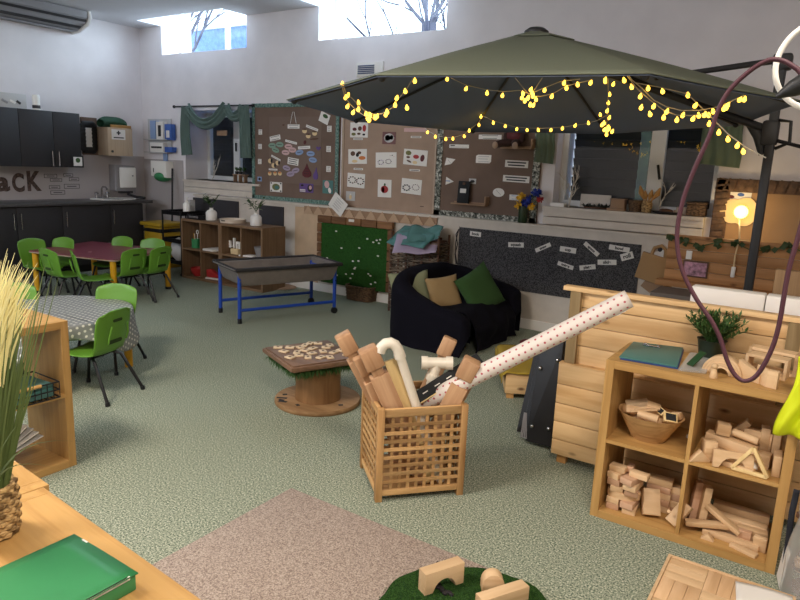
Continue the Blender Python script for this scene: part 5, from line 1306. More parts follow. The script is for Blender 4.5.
strand('string lights in long swags under the right side of parasol', 3.9,
       [[(-130, 75), (-85, 140), (-40, 200), (8, 240), (67, 300), (135, 335), (208, 352), (290, 352), (365, 340), (432, 318), (520, 275)], [(-118, 85), (-60, 185), (-8, 250), (50, 300), (122, 355), (182, 375), (260, 378), (325, 365), (385, 350)], [(-20, 215), (40, 225), (107, 238), (235, 268), (280, 310), (370, 400), (440, 470), (520, 530), (630, 590)]],
       [(-80, 205-48), (-88, 157-47), (-75, 230-25), (-45, 213+22), (40, 243), (107, 255), (235, 275), (277, 330), (5, 285), (67, 333), (135, 360), (208, 375), (290, 377), (340, 375), (365, 357), (432, 340), (497, 298), (518, 295), (8, 340), (50, 372), (122, 390), (182, 400), (260, 393), (325, 377), (420, 345), (440, 330), (350, 422), (392, 463), (440, 498), (487, 530), (520, 560)], (640, 40), 5)

# ---------------------------------------------------------------- dark draped tub sofa
SX0, SX1, SY0, SY1 = -3.34, -2.50, 4.76, 6.02
t = thing('tub_sofa', 'two-seat tub sofa draped in dark navy cloth', 'sofa', ((SX0+SX1)/2, (SY0+SY1)/2, 0))
oc = Vector(t.location)
path = [Vector(q)-oc.xy.to_3d() for q in ((-2.52, 4.90, 0), (-2.80, 4.89, 0), (-3.12, 4.92, 0), (-3.27, 5.05, 0), (-3.26, 5.39, 0), (-3.22, 5.70, 0), (-3.08, 5.87, 0), (-2.8, 5.91, 0), (-2.52, 5.90, 0))]
hts = [.33, .40, .52, .61, .655, .65, .60, .51, .42]
def pathat(u):
    k = u*(len(path)-1); i = min(int(k), len(path)-2); f = k-i; g = lambda j: path[max(0, min(len(path)-1, j))]
    a, b, c, d = g(i-1), g(i), g(i+1), g(i+2)
    p = .5*((2*b)+(c-a)*f+(2*a-5*b+4*c-d)*f*f+(3*b-a-3*c+d)*f**3)
    tn = (.5*((c-a)+2*(2*a-5*b+4*c-d)*f+3*(3*b-a-3*c+d)*f*f)).normalized()
    h = hts[i]*(1-f)+hts[i+1]*f
    return p, tn, h
sec = [(-.13, 0), (-.125, .12), (-.115, .3), (-.115, .7), (-.115, .85), (-.10, .94), (-.06, 1), (.0, 1), (.04, .95), (.06, .85), (.07, .7), (.08, .35), (.08, .25)]
def sofa(u, v):
    p, tn, h = pathat(u); k = v*(len(sec)-1); i = min(int(k), len(sec)-2); f = k-i
    x = sec[i][0]*(1-f)+sec[i+1][0]*f; z = sec[i][1]*(1-f)+sec[i+1][1]*f
    nrm = Vector((tn.y, -tn.x, 0))            # outwards along the path
    q = p+nrm*x
    out = max(0, (.55-z)) if v < .35 else 0
    q += nrm*(.02*math.sin(u*60+z*3)*out+.015*noise.noise(Vector((u*9, v*6, 2))))
    return q+Vector((0, 0, z*h+(.012*noise.noise(Vector((u*7, v*5, 9))) if .02 < v else 0)))
mb = MB().grid(sofa, 72, 30)
bm = mb.bm
for i in (0, 72):
    ring = [v for v in bm.verts][i*31:(i+1)*31]
    cpt = sum((v.co for v in ring), Vector())/31
    pv = bm.verts.new((cpt.x+(.05 if True else 0), cpt.y, cpt.z*.9))
    for j in range(30): bm.faces.new((ring[j], ring[j+1], pv))
mb.build('draped_frame', M['navy'], t, ang=1.2)
def seat(u, v):
    # from the back, over the seat, down the front, gathered folds
    y = 4.99+.83*u-oc.y
    if v < .5: x = -3.16+(.56)*(v/.5); z = .33+.02*math.sin(u*PI)-.015*math.sin(v*9)
    else:
        f = (v-.5)/.5; x = -2.60+.10*math.sin(min(1, f*2.2)*PI/2)+.03*f; z = .33*(1-f)+.012-.012*f
        x += .016*f*math.sin(u*17+3*f)+.04*noise.noise(Vector((u*5, f*3, 1)))
    z += .02*noise.noise(Vector((u*4, v*6, 4))) if v < .6 else 0
    return Vector((x-oc.x, y, max(.004, z)))
MB().grid(seat, 48, 30).build('seat_drape', M['navy'], t, solid=.012)
MB().box((-.02, 0, .155), (.50, .84, .29), None, .03).build('seat_base', M['navy'], t)
def cushion(name, c, s, nrm, spin, mat, label, tri=False):
    c = Vector(c); mb = MB()
    def f(sgn):
        def g(u, v):
            x, y = 2*u-1, 2*v-1
            e = (1-x**4)*(1-y**4); k = 1-.10*(1-abs(x)**2)*0
            px_ = x*(1-.09*(1-y*y)*1.0*abs(x)); py_ = y*(1-.09*(1-x*x)*abs(y))
            return Vector((px_*s/2, py_*s/2, sgn*.24*s*max(0, e)**.55*.62+.006*noise.noise(Vector((x*3, y*3, sgn)))))
        return g
    mb.grid(f(1), 16, 16).grid(f(-1), 16, 16)
    bmesh.ops.remove_doubles(mb.bm, verts=mb.bm.verts, dist=.0015)
    n = Vector(nrm).normalized(); u0 = Vector((0, 0, 1)).cross(n).normalized(); 
    m = frame3((0, 0, 0), u0, None, n) @ Matrix.Rotation(spin, 4, 'Z')
    mb.xf(m)
    o = mb.build(name, M[mat], ang=1.4); o.location = c; return tag(o, label, 'cushion', 'cushions on the sofa')
cushion('cushion', at(411, 291, Y=5.12), .40, (.6, -.6, .5), RAD(6), 'cushsage', 'pale sage cushion lying in the left corner of sofa')
cushion('cushion', at(444, 293, Y=5.22), .33, (.7, -.55, .40), RAD(7), 'cushtan', 'tan cushion in the middle of sofa, in front of others')
cushion('cushion', at(480, 291, Y=5.48), .44, (.78, -.35, .35), RAD(24), 'cushgreen', 'dark green cushion tilted at the right of sofa')

# ---------------------------------------------------------------- blue framed water tray
A, B, Cc, D = [at(*q, Z=0) for q in ((239, 324), (221.5, 312), (334, 313), (311, 304))]
cen = (A+B+Cc+D)/4; ux = ((Cc-A)+(D-B)).normalized(); ang = math.atan2(ux.y, ux.x)
Lx = ((Cc-A).length+(D-B).length)/2; Ly = ((B-A).length+(D-Cc).length)/2
t = thing('water_tray', 'grey-brown water tray table on a blue metal frame with castors', 'table', (cen.x, cen.y, 0), ang)
HT = .53
for sx_ in (-1, 1):
    for sy_ in (-1, 1):
        lg = MB().cyl((sx_*Lx/2, sy_*Ly/2, .07 if sx_ > 0 else .0), (sx_*Lx/2, sy_*Ly/2, HT-.03), .019).build('leg', M['blue'], t)
        if sx_ > 0:
            MB().cyl((Lx/2, sy_*Ly/2-.012, .035), (Lx/2, sy_*Ly/2+.012, .035), .035, n=18).build('castor', M['black'], lg)
            MB().cyl((Lx/2, sy_*Ly/2, .05), (Lx/2, sy_*Ly/2, .10), .012).build('castor_stem', M['black'], lg)
        else: MB().cyl((sx_*Lx/2, sy_*Ly/2, 0), (sx_*Lx/2, sy_*Ly/2, .05), .022).build('foot', M['black'], lg)
        mb = MB()
        for z in (.36, .42): mb.cyl((sx_*Lx/2, sy_*Ly/2-.022, z), (sx_*Lx/2, sy_*Ly/2+.022, z), .006, n=6)
        mb.build('bolt', M['steel'], lg)
for sy_ in (-1, 1): MB().cyl((-Lx/2, sy_*Ly/2, .13), (Lx/2, sy_*Ly/2, .13), .016).build('lower_rail', M['blue'], t)
for sx_ in (-1, 1): MB().cyl((sx_*Lx/2, -Ly/2, HT-.06), (sx_*Lx/2, Ly/2, HT-.06), .014).build('end_rail', M['blue'], t)
def tray(u, v):
    # closed loop profile of a rectangular basin: outer wall, rim, inner wall, floor
    prof = [(.0, .37, 0), (.86, .37, 0), (.9, .39, 0), (.99, HT, 0), (1.04, HT+.003, 0), (1.045, HT+.012, 0), (1.0, HT+.014, 0), (.93, HT-.0, 0), (.88, .42, 0), (.84, .395, 0), (.0, .39, 0)]
    k = v*(len(prof)-1); i = min(int(k), len(prof)-2); f = k-i
    r_ = prof[i][0]*(1-f)+prof[i+1][0]*f; z = prof[i][1]*(1-f)+prof[i+1][1]*f
    q = 2*PI*u; c_, s_ = math.cos(q), math.sin(q); m = max(abs(c_), abs(s_)); e = .16
    return Vector((c_*abs(c_)**-.0/m*.97*(Lx/2+.045)*r_ if abs(c_) < m else math.copysign(1, c_)*(Lx/2+.045)*r_, (s_/m)*.97*(Ly/2+.045)*r_ if abs(s_) < m else math.copysign(1, s_)*(Ly/2+.045)*r_, z))
MB().grid(tray, 64, 10, closed_u=True).build('tray_basin', M['traygrey'], t, ang=.5)
MB().tube([(sx_*(Lx/2+.05), sy_*(Ly/2+.05), HT+.008) for sx_, sy_ in ((-1, -1), (1, -1), (1, 1), (-1, 1))], .02, 8, True).build('rim', M['charcoal'], t)
o = MB().grid(lambda u, v: Vector((.34*math.cos(2*PI*u)*(1-v), .22*math.sin(2*PI*u)*(1-v), .03*math.sin(v*PI/2)+.012)), 24, 6, closed_u=True).build('floor_tray', M['card']); q = at(272, 287, Z=0); o.location = (q.x-.02, q.y+.05, 0); tag(o, 'low brown tray lying on the floor beneath the water tray', 'tray')
# ---------------------------------------------------------------- spool table
SC_ = at(317, 402, Z=.03); SCX, SCY = -2.76, 3.23
t = thing('spool_table', 'cable spool table with square stained top and turf fringe', 'table', (SCX, SCY, 0))
MB().lathe([(.001, 0), (.285, 0), (.29, .008), (.29, .022), (.285, .03), (.001, .03)], 44).build('base_disc', M['spool'], t)
MB().lathe([(.001, .031), (.155, .031), (.150, .15), (.155, .285), (.001, .285)], 30).build('drum', M['drum'], t)
mb = MB()
for (x, y, w, r_) in ((-.17, -.17, .07, .5), (-.12, -.215, .06, .35), (-.20, -.11, .03, .9), (.0, -.2, .03, -.4), (-.19, .13, .06, 0), (.215, -.02, .03, .8), (-.145, -.20, .04, .2)):
    mb.box((x, y, .0308), (w, .022, .0016), r_)
mb.build('stencil_mark', M['ink'], t, smooth=False)
rzs = math.atan2(-.19, .43)
rm = Matrix.Rotation(rzs, 4, 'Z')
cs = Vector((-2.80-SCX, 3.205-SCY, 0)); SS = .50; ZT = .345
MB().box((0, 0, 0), (SS, SS, .028), None, .004).box((0, 0, .018), (SS-.03, SS-.03, .01), None, .003).xf(Matrix.Translation((cs.x, cs.y, ZT-.024)) @ rm).build('square_top', M['stained'], t)
MB().box((0, 0, 0), (SS-.05, SS-.05, .012)).xf(Matrix.Translation((cs.x, cs.y, ZT-.045)) @ rm).build('under_board', M['card'], t, smooth=False)
mb = MB(); r = random.Random(3)
for k in range(1100):
    a = r.uniform(0, 4); s_ = int(a); f = a-s_; e = SS/2-.035-r.uniform(0, .04)
    x, y = [(-e+2*e*f, -e), (e, -e+2*e*f), (e-2*e*f, e), (-e, e-2*e*f)][s_]
    p = rm @ Vector((x, y, 0))+cs
    mb.leaf((p.x, p.y, ZT-.05), (r.uniform(-.5, .5)+.5*x, r.uniform(-.5, .5)+.5*y, r.uniform(-1, -.4)), r.uniform(.04, .075), .008)
mb.build('turf_fringe', plain('turf_blade', (52, 88, 34), .8), t, smooth=False)
tops = []
r = random.Random(21)
first = None
tile_px = [(283, 342), (290, 347), (297, 352), (301, 341), (305, 345), (313, 348), (318, 343), (316, 338), (323, 351), (330, 345), (334, 352), (309, 338), (321, 357), (299, 355), (327, 339), (341, 350), (337, 342), (312, 353), (288, 340), (343, 345), (347, 354), (305, 350), (330, 357), (326, 347), (278, 347), (284, 351), (293, 342), (290, 357), (308, 357), (316, 361), (338, 346), (333, 339), (322, 336), (300, 347), (310, 343)]
for i, (px, py) in enumerate(tile_px):
    p = at(px, py, Z=ZT+.006)
    q = rm.inverted() @ (p-Vector((SCX, SCY, 0))-cs)
    if abs(q.x) > SS/2-.035 or abs(q.y) > SS/2-.035: continue
    if any((p-v).length < .05 for v in tops): continue
    tops.append(p)
    if first is None:
        first = MB().box((0, 0, .005), (.060, .044, .010), None, .0015).build('wooden_tile', M['tile'])
        bb = MB().box((0, 0, .0105), (.018, .014, .001)).build('tile_mark', M['brown'], first, smooth=False)
        o = first
    else: o = dup(first)
    o.location = (p.x, p.y, ZT-.0005); o.rotation_euler = (0, 0, r.uniform(0, PI))
    tag(o, 'pale wooden tile scattered on the square spool tabletop', 'tile', 'wooden tiles on the spool table')

# ---------------------------------------------------------------- bamboo crate
CO = Vector((-1.652, 2.366, 0)); CA = RAD(48.1); CW, CD, CH = .448, .40, .475
t = thing('lattice_crate', 'square bamboo lattice crate holding posts, pipes and a long tube', 'crate', CO, CA)
pt_ = .034
for x in (0, CW-pt_):
    for y in (0, CD-pt_): MB().span((x, y, 0), (x+pt_, y+pt_, CH), .003).build('corner_post', M['acaciaz'], t)
for y in (0.004, CD-pt_+.010): 
    for z0, z1 in ((CH-.045, CH-.005), (.03, .06)): MB().span((pt_, y, z0), (CW-pt_, y+.02, z1), .002).build('rail', M['acacia'], t)
ry_ = wood('acacia_y', (204, 164, 112), (150, 110, 66), 'Y', .55, 18, .28)
for x in (0.004, CW-pt_+.010):
    for z0, z1 in ((CH-.045, CH-.005), (.03, .06)): MB().span((x, pt_, z0), (x+.02, CD-pt_, z1), .002).build('rail', ry_, t)
def lattice(L, fn):
    mb = MB(); n = int(round((L-2*pt_)/.043)); dx = (L-2*pt_)/n
    for i in range(1, n): 
        x = pt_+i*dx; lo, hi = fn(x-.008, .012, .06), fn(x+.008, .017, CH-.045); mb.span(lo, hi)
    k = 9; dz = (CH-.105)/k
    for i in range(1, k):
        z = .06+i*dz; lo, hi = fn(pt_, .005, z-.008), fn(L-pt_, .011, z+.008); mb.span(lo, hi)
    return mb
lattice(CW, lambda u, d, z: (u, d, z)).build('lattice_panel', M['acacia'], t, smooth=False)
lattice(CW, lambda u, d, z: (u, CD-d, z)).build('lattice_panel', M['acacia'], t, smooth=False)
lattice(CD, lambda u, d, z: (d, u, z)).build('lattice_panel', ry_, t, smooth=False)
lattice(CD, lambda u, d, z: (CW-d, u, z)).build('lattice_panel', ry_, t, smooth=False)
MB().span((.022, .022, .035), (CW-.022, CD-.022, .045)).build('base_board', M['acacia'], t, smooth=False)
def crate_pt(u, v, z): return Vector((CO.x+u*math.cos(CA)-v*math.sin(CA), CO.y+u*math.sin(CA)+v*math.cos(CA), z))
def beam_frame(bot, top, face):
    """frame with +Z running from bot to top, +Y turned to face"""
    z = (top-bot).normalized(); f = Vector(face); y = (f-z*f.dot(z)).normalized(); x = y.cross(z)
    return Matrix(((x.x, y.x, z.x, bot.x), (x.y, y.y, z.y, bot.y), (x.z, y.z, z.z, bot.z), (0, 0, 0, 1))), (top-bot).length
TOCAM = Vector((.5, -.75, .4))
def post_block(bot, top, wd, label, dp=None, face=TOCAM):
    m, L = beam_frame(bot, top, face); dp = dp or wd
    t = thing('notched_post', label, 'post', m.translation, 0, 'notched wooden posts'); t.matrix_world = m
    MB().box((0, 0, (L-.14)/2), (wd, dp, L-.14), None, .003).build('shaft', M['post'], t)
    MB().box((0, 0, L-.122), (wd*.62, dp*.62, .036)).build('neck', M['post'], t, smooth=False)
    MB().box((0, 0, L-.052), (wd, dp, .104), None, .010).build('head', M['post'], t)
def onray(px, py, u, v):
    """point above the crate footprint position (u,v) on the sight line"""
    b = crate_pt(u, v, 0); d = at(px, py, Z=0 if py > 300 else 0)-EYE if py > 200 else None
    s = math.hypot(b.x, b.y)/math.hypot(d.x, d.y); return EYE+d*s
post_block(crate_pt(.24, .24, .06), onray(342, 334, -.06, .20), .080, 'notched wooden post at far left of the crate, the tallest of the leaning three')
post_block(crate_pt(.22, .165, .06), onray(357, 357, -.03, .13), .050, 'slim notched wooden post between two thicker ones in the crate')
post_block(crate_pt(.27, .10, .06), onray(367, 348, -.01, .09), .092, 'notched wooden post leaning left at front of the crate')
post_block(crate_pt(.17, .31, .06), onray(451, 338, .42, .30), .075, 'notched wooden post leaning right at back of the crate, behind the tee pipe')
post_block(crate_pt(.24, .17, .06), onray(473, 360, .425, .06), .088, 'notched wooden post leaning right at front of the crate')
m, L = beam_frame(crate_pt(.30, .06, .06), onray(390, 360, .08, .09), TOCAM)
o = MB().box((0, 0, L/2), (.058, .022, L), None, .002).build('flat_plank', M['palewood']); o.matrix_world = m; tag(o, 'pale flat plank standing in the crate beside the white elbow pipe', 'plank')
b0, b1 = crate_pt(.345, .055, .06), onray(399, 353, .10, .05)
t = thing('elbow_pipe', 'white plastic pipe with a bent elbow end leaning in the crate', 'pipe', b0)
d = (b1-b0); nd = d.normalized()
MB().cyl((0, 0, 0), d, .0215, n=18).build('pipe', M['pvc'], t)
e2 = onray(380, 346, .07, .06)-b0
side = -RT*.055+Vector((0, 0, -.015))
MB().tube([d-nd*.02, d+nd*.02, d+nd*.045+side*.12, d+nd*.06+side*.4, d+nd*.062+side*.8, d+nd*.05+side*1.2, d+nd*.03+side*1.45], .026, 16).build('elbow', M['pvc'], t)
MB().tube([d-nd*.025, d-nd*.0], .0275, 16).build('collar', M['pvc'], t)
c0 = onray(437, 363, .33, .17)
t = thing('tee_pipe', 'white plastic tee pipe fitting resting on top of crate contents', 'pipe', c0)
xd = RT*.95+Vector((0, 0, -.02)); xd.normalize(); dn = (Vector((0, 0, -1))-RT*.25-xd*0).normalized()
MB().cyl(-xd*.07, xd*.07, .028, n=18).cyl((0, 0, 0), dn*.085, .026, n=18).build('fitting_body', M['pvc'], t)
MB().cyl(-xd*.078, -xd*.045, .034, n=18).cyl(xd*.045, xd*.078, .034, n=18).cyl(dn*.06, dn*.092, .032, n=18).build('socket', M['pvc'], t)
MB().cyl(-xd*.0785, -xd*.079, .026, n=16).build('bore', M['ink'], t)
MB().cyl(dn*.085, dn*.085+Vector((-.05, -.01, -.28)), .023, n=14).build('stub_pipe', M['pvc'], t)
# black road strip
b0, b1 = onray(420, 396, .27, .09), onray(480, 358, .42, .20)
b0 = b0-(b1-b0).normalized()*.14
m, L = beam_frame(b0, b1, Vector((.45, -.6, .65)))
t = thing('road_strip', 'black toy road strip with white dashes poking out of the crate', 'toy road', b0); t.matrix_world = m
MB().box((0, 0, L/2), (.062, .012, L), None, .002).build('strip', M['chalk'], t)
mb = MB()
for i in range(6): mb.box((0, .0068, L*(.2+.14*i)), (.005, .0012, .03))
mb.build('dash', M['white'], t, smooth=False)
MB().box((-.033, 0, L/2), (.005, .014, L)).build('pale_edge', M['palewood'], t, smooth=False)
# long spotted tube
tb_, tt = onray(432, 398, .33, .12), at(629, 298.5, Y=3.02)
dirn = (tt-tb_).normalized(); tb_ = tb_-dirn*.08
t = thing('spotted_tube', 'long white cardboard tube with red spots leaning out of the crate', 'tube', tb_)
z = dirn; x = z.cross(Vector((0, 0, 1))).normalized(); y = z.cross(x); L = (tt-tb_).length
t.matrix_world = Matrix(((x.x, y.x, z.x, tb_.x), (x.y, y.y, z.y, tb_.y), (x.z, y.z, z.z, tb_.z), (0, 0, 0, 1)))
mb = MB(); lay = None
seam = math.atan2(y.dot(-(EYE-tb_)), x.dot(-(EYE-tb_)))
def tubefn(u, v): q = 2*PI*u+seam; return Vector((.041*math.cos(q), .041*math.sin(q), v*L))
mb.grid(tubefn, 28, 40, uv=True)
tube = mb.build('tube', M['spotpaper'], t, solid=.003)
for l in tube.data.uv_layers[0].data: l.uv = (l.uv[0]*.26/1.0*1.0, l.uv[1]*L)
MB().lathe([(.001, L-.03), (.039, L-.03)], 20).build('end_plug', M['paper'], t)
q = x*.03; MB().prism([(-.03, 0), (.02, 0), (.03, .05), (-.01, .07)], .002, frame3((0, .038, L-.03), (1, 0, 0), None, (0, 1, 0))).build('torn_flap', M['paper'], t, smooth=False)
g0 = onray(424, 396, .29, .14); o = MB().cyl((0, 0, 0), Vector((-.06, .05, -.22)), .02, n=14).build('grey_tube', M['acgrey']); o.location = g0; tag(o, 'short grey tube tucked beside the spotted tube in the crate', 'tube')
m, L = beam_frame(crate_pt(.30, .20, .08), onray(468, 384, .40, .20), TOCAM)
o = MB().box((0, 0, L/2), (.05, .03, L), None, .002).build('wood_offcut', M['post']); o.matrix_world = m; tag(o, 'small pointed wood offcut behind the right front post in crate', 'offcut')

# ---------------------------------------------------------------- black case, mustard bench
cb0 = at(514, 438, Z=0)
tp = Vector((-1.20, 3.50, .0))
t = thing('folding_panels', 'black riveted folding panels leaning against pine counter end', 'panel', (-1.33, 3.43, 0))
def slabq(name, p, th, mat, parent):
    a, b, c, d = [Vector(q) for q in p]; n = (b-a).cross(d-a).normalized()*th
    mb = MB(); vs = [mb.bm.verts.new(q) for q in (a, b, c, d)]+[mb.bm.verts.new(q+n) for q in (a, b, c, d)]
    for f in ((3, 2, 1, 0), (4, 5, 6, 7), (0, 1, 5, 4), (1, 2, 6, 5), (2, 3, 7, 6), (3, 0, 4, 7)): mb.bm.faces.new([vs[i] for i in f])
    return mb.build(name, M[mat], parent, smooth=False, bevel=.004)
O_ = Vector(t.location)
P = lambda px, py, Y: at(px, py, Y=Y)-O_
b_l, b_r = at(527, 440, Z=.02)-O_, at(552, 447, Z=.02)-O_
t_l, t_r = P(541, 352, 3.62), P(566, 340, 3.62)
mp_ = slabq('front_panel', (b_l, b_r, t_r, t_l), .03, 'suit', t)
b2l, t2l = at(519, 439, Z=.02)-O_+Vector((0, .05, 0)), P(538, 352, 3.70)
slabq('middle_panel', (b2l, b_r+Vector((0, .07, 0)), t_r+Vector((0, .07, 0)), t2l), .02, 'suit', t)
b3l, t3l = at(511, 436, Z=.02)-O_+Vector((0, .09, 0)), P(535, 352, 3.76)
slabq('back_panel', (b3l, b_r+Vector((0, .12, 0)), t_r+Vector((0, .12, 0)), t3l), .02, 'suit', t)
nrm = (b_r-b_l).cross(t_l-b_l).normalized(); nrm = nrm if nrm.y < 0 else -nrm
for f, g in ((.2, .17), (.85, .17), (.17, .80), (.85, .82)):
    c_ = (b_l.lerp(b_r, f)).lerp(t_l.lerp(t_r, f), g)
    MB().ball(c_+nrm*.034, .014, (1, 1, 1), 12).build('rivet', M['steel'], t)
for (p, q) in ((b2l, t2l), (b3l, t3l)): MB().tube([p+Vector((.006, -.012, 0)), q+Vector((.006, -.012, 0))], .003, 6).build('pale_edge', M['acgrey'], t)
mb = MB()
for k in range(4): mb.cyl(b_l.lerp(t_l, .02)+nrm*.03+Vector((-.03+.012*k, 0, 0)), b_l.lerp(t_l, .30)+nrm*.02+Vector((-.035+.004*k, 0, 0)), .004, n=5)
mb.build('strap_end', M['acgrey'], t)
# bench
BH = .20
bA, bB = at(505, 372, Z=BH), at(498.5, 344, Z=BH)
bd = (bB-bA); bL = bd.length; brz = math.atan2(bd.y, bd.x)-PI/2
t = thing('mustard_bench', 'low wooden box bench with a mustard cloth top behind the tube', 'bench', (bA.x, bA.y, 0), brz)
bwid = .46
for (x, y) in ((.05, .05), (bwid-.05, .05), (.05, bL-.05), (bwid-.05, bL-.05)): MB().box((x, y, .02), (.05, .05, .04)).build('foot', M['pinez'], t, smooth=False)
MB().span((.01, .01, .04), (bwid-.01, bL-.01, BH-.012), .004).build('box', M['pine'], t)
MB().grid(lambda u, v: Vector((-.012+(bwid+.024)*u, -.008+(bL+.016)*v, BH-.004+.006*noise.noise(Vector((u*6, v*6, 0)))-.02*(max(0, .06-u)/.06)**2)), 24, 20).build('cloth_top', M['mustard'], t, solid=.006)
MB().grid(lambda u, v: Vector((-.018+.004*math.sin(v*18), bL*v, BH-.022-u*.06)), 4, 16).build('cloth_drop', M['mustard'], t, solid=.006)
o = MB().ball((0, 0, .03), .06, (1.2, 1, .5), 14).build('red_beanie', M['darkred']); q = at(528, 347, Z=BH); o.location = (q.x, q.y, BH+.0025); tag(o, 'dark red rounded cap lying on the mustard bench', 'hat')

# ---------------------------------------------------------------- chairs and children's tables
def make_chair():
    t = thing('school_chair', '', 'chair', (0, 0, 0), 0, 'green plastic school chairs')
    prof = [(.17, .272), (.165, .292), (.12, .300), (.03, .292), (-.06, .290), (-.12, .302), (-.152, .340), (-.168, .40), (-.182, .47), (-.196, .54), (-.206, .595), (-.210, .603)]
    wid = [.125, .150, .165, .168, .160, .152, .150, .158, .166, .168, .150, .120]
    def shell(u, v):
        k = v*(len(prof)-1); i = min(int(k), len(prof)-2); f = k-i
        f2 = f
        x = prof[i][0]*(1-f2)+prof[i+1][0]*f2; z = prof[i][1]*(1-f2)+prof[i+1][1]*f2; w = wid[i]*(1-f2)+wid[i+1]*f2
        s = 2*u-1
        if v < .5: z += .012*s*s
        else: x += .028*s*s*(1 if v < .9 else .6)
        z -= (.05*abs(s)**4 if v > .86 else 0)*(v-.86)/.14
        return Vector((x, s*w, z))
    MB().grid(shell, 10, 22).build('shell', M['green'], t, solid=.011, sub=1)
    def cap(z, x, w, h, nm):
        n = 8; poly = [(w/2-h/2+h/2*math.cos(-PI/2+PI*k/n), h/2*math.sin(-PI/2+PI*k/n)) for k in range(n+1)]+[(-w/2+h/2+h/2*math.cos(PI/2+PI*k/n), h/2*math.sin(PI/2+PI*k/n)) for k in range(n+1)]
        MB().prism(poly, .004, Matrix.Translation((x, 0, z)) @ Matrix.Rotation(RAD(-7), 4, 'Y') @ frame3((0, 0, 0), (0, -1, 0), (0, 0, 1))).build(nm, M['slot'], t, smooth=False)
    cap(.530, -.1985, .085, .020, 'handle_slot'); cap(.385, -.170, .13, .026, 'vent_slot')
    mb = MB()
    for s in (-1, 1): mb.tube([(-.19, s*.085, .365+.02), (-.204, s*.09, .43), (-.215, s*.075, .50)], .006, 6)
    mb.build('back_rib', M['green'], t)
    for s in (-1, 1):
        MB().tube([(.10, s*.09, .278), (.145, s*.125, .265), (.20, s*.16, .012)], .011, 8).build('leg', M['blackmetal'], t)
        MB().tube([(-.06, s*.09, .278), (-.11, s*.125, .262), (-.235, s*.175, .012)], .011, 8).build('leg', M['blackmetal'], t)
        MB().cyl((.201, s*.161, 0), (.199, s*.159, .025), .015).build('foot_cap', M['black'], t)
        MB().cyl((-.236, s*.176, 0), (-.232, s*.174, .025), .015).build('foot_cap', M['black'], t)
    MB().cyl((.06, -.11, .276), (.06, .11, .276), .009).cyl((-.06, -.11, .276), (-.06, .11, .276), .009).build('under_frame', M['blackmetal'], t)
    return t
CH = make_chair(); used = [False]
def chair(px, py, facing, label, floor=None):
    f = RAD(facing)
    if floor: p = floor
    else:
        b = at(px, py, Z=.60); p = Vector((b.x+.20*math.cos(f), b.y+.20*math.sin(f), 0))
    o = CH if not used[0] else dup(CH); used[0] = True
    o.location = (p.x, p.y, 0); o.rotation_euler = (0, 0, f); tag(o, label, 'chair', 'green plastic school chairs')
chair(0, 0, 198, 'green plastic chair nearest the oak shelf, its back towards the spool table', Vector((-4.0, 2.39, 0)))
chair(118, 284, 300, 'green plastic chair at far side of the spotted round table')
chair(14, 283, -45, 'green plastic chair behind the yellow grass plant')
chair(29.5, 238.5, 5, 'green plastic chair at left end of the maroon table')
chair(45, 248.5, 92, 'green plastic chair on the near side of maroon table, left of two')
chair(71, 250.5, 64, 'green plastic chair on the near side of maroon table, right of two, seen side-on')
chair(65, 237.5, 284, 'green plastic chair behind the maroon table, leftmost of three')
chair(124, 236.5, 282, 'green plastic chair behind the maroon table, middle of three')
chair(154, 238.5, 292, 'green plastic chair behind maroon table beside the yellow bin')
chair(136, 248.5, 184, 'green plastic chair at right end of maroon table, the nearer of two')
chair(163, 246.5, 190, 'green plastic chair at right end of maroon table, the farther of two')
# maroon table
TZ = .485
cr = [at(*q, Z=TZ) for q in ((27, 250.5), (114, 260), (174, 249), (92, 241.2))]
tc = sum(cr, Vector())/4
t = thing('maroon_table', 'maroon topped classroom table with yellow legs by dark cabinets', 'table', (tc.x, tc.y, 0))
poly = []
for i in range(4):
    a, b, c = cr[i-1], cr[i], cr[(i+1) % 4]; b = b-tc; a = a-tc; c = c-tc
    u, v = (a-b).normalized()*.06, (c-b).normalized()*.06
    for k in range(5):
        f = k/4; q = (b+u)*(1-f)**2+b*2*f*(1-f)+(b+v)*f*f; poly.append((q.x, q.y))
MB().prism(poly, .022, Matrix.Translation((0, 0, TZ-.022))).build('tabletop', M['redtop'], t, smooth=False)
MB().prism([(x*1.004, y*1.004) for x, y in poly], .012, Matrix.Translation((0, 0, TZ-.0205))).build('edging', M['edge'], t, smooth=False)
for q in cr:
    v = (q-tc)*.90
    MB().cyl((v.x, v.y, .03), (v.x, v.y, TZ-.022), .033).build('leg', M['yellow'], t)
    MB().cyl((v.x, v.y, 0), (v.x, v.y, .03), .035).build('foot', M['black'], t)
o = MB().prism([(.022*math.cos(k*PI/8), .022*math.sin(k*PI/8)) for k in range(16)], .002).build('round_sticker', M['pink']); q = at(90, 252, Z=TZ); o.location = (q.x, q.y, TZ+.0003); tag(o, 'small pale round sticker on the maroon tabletop', 'sticker')
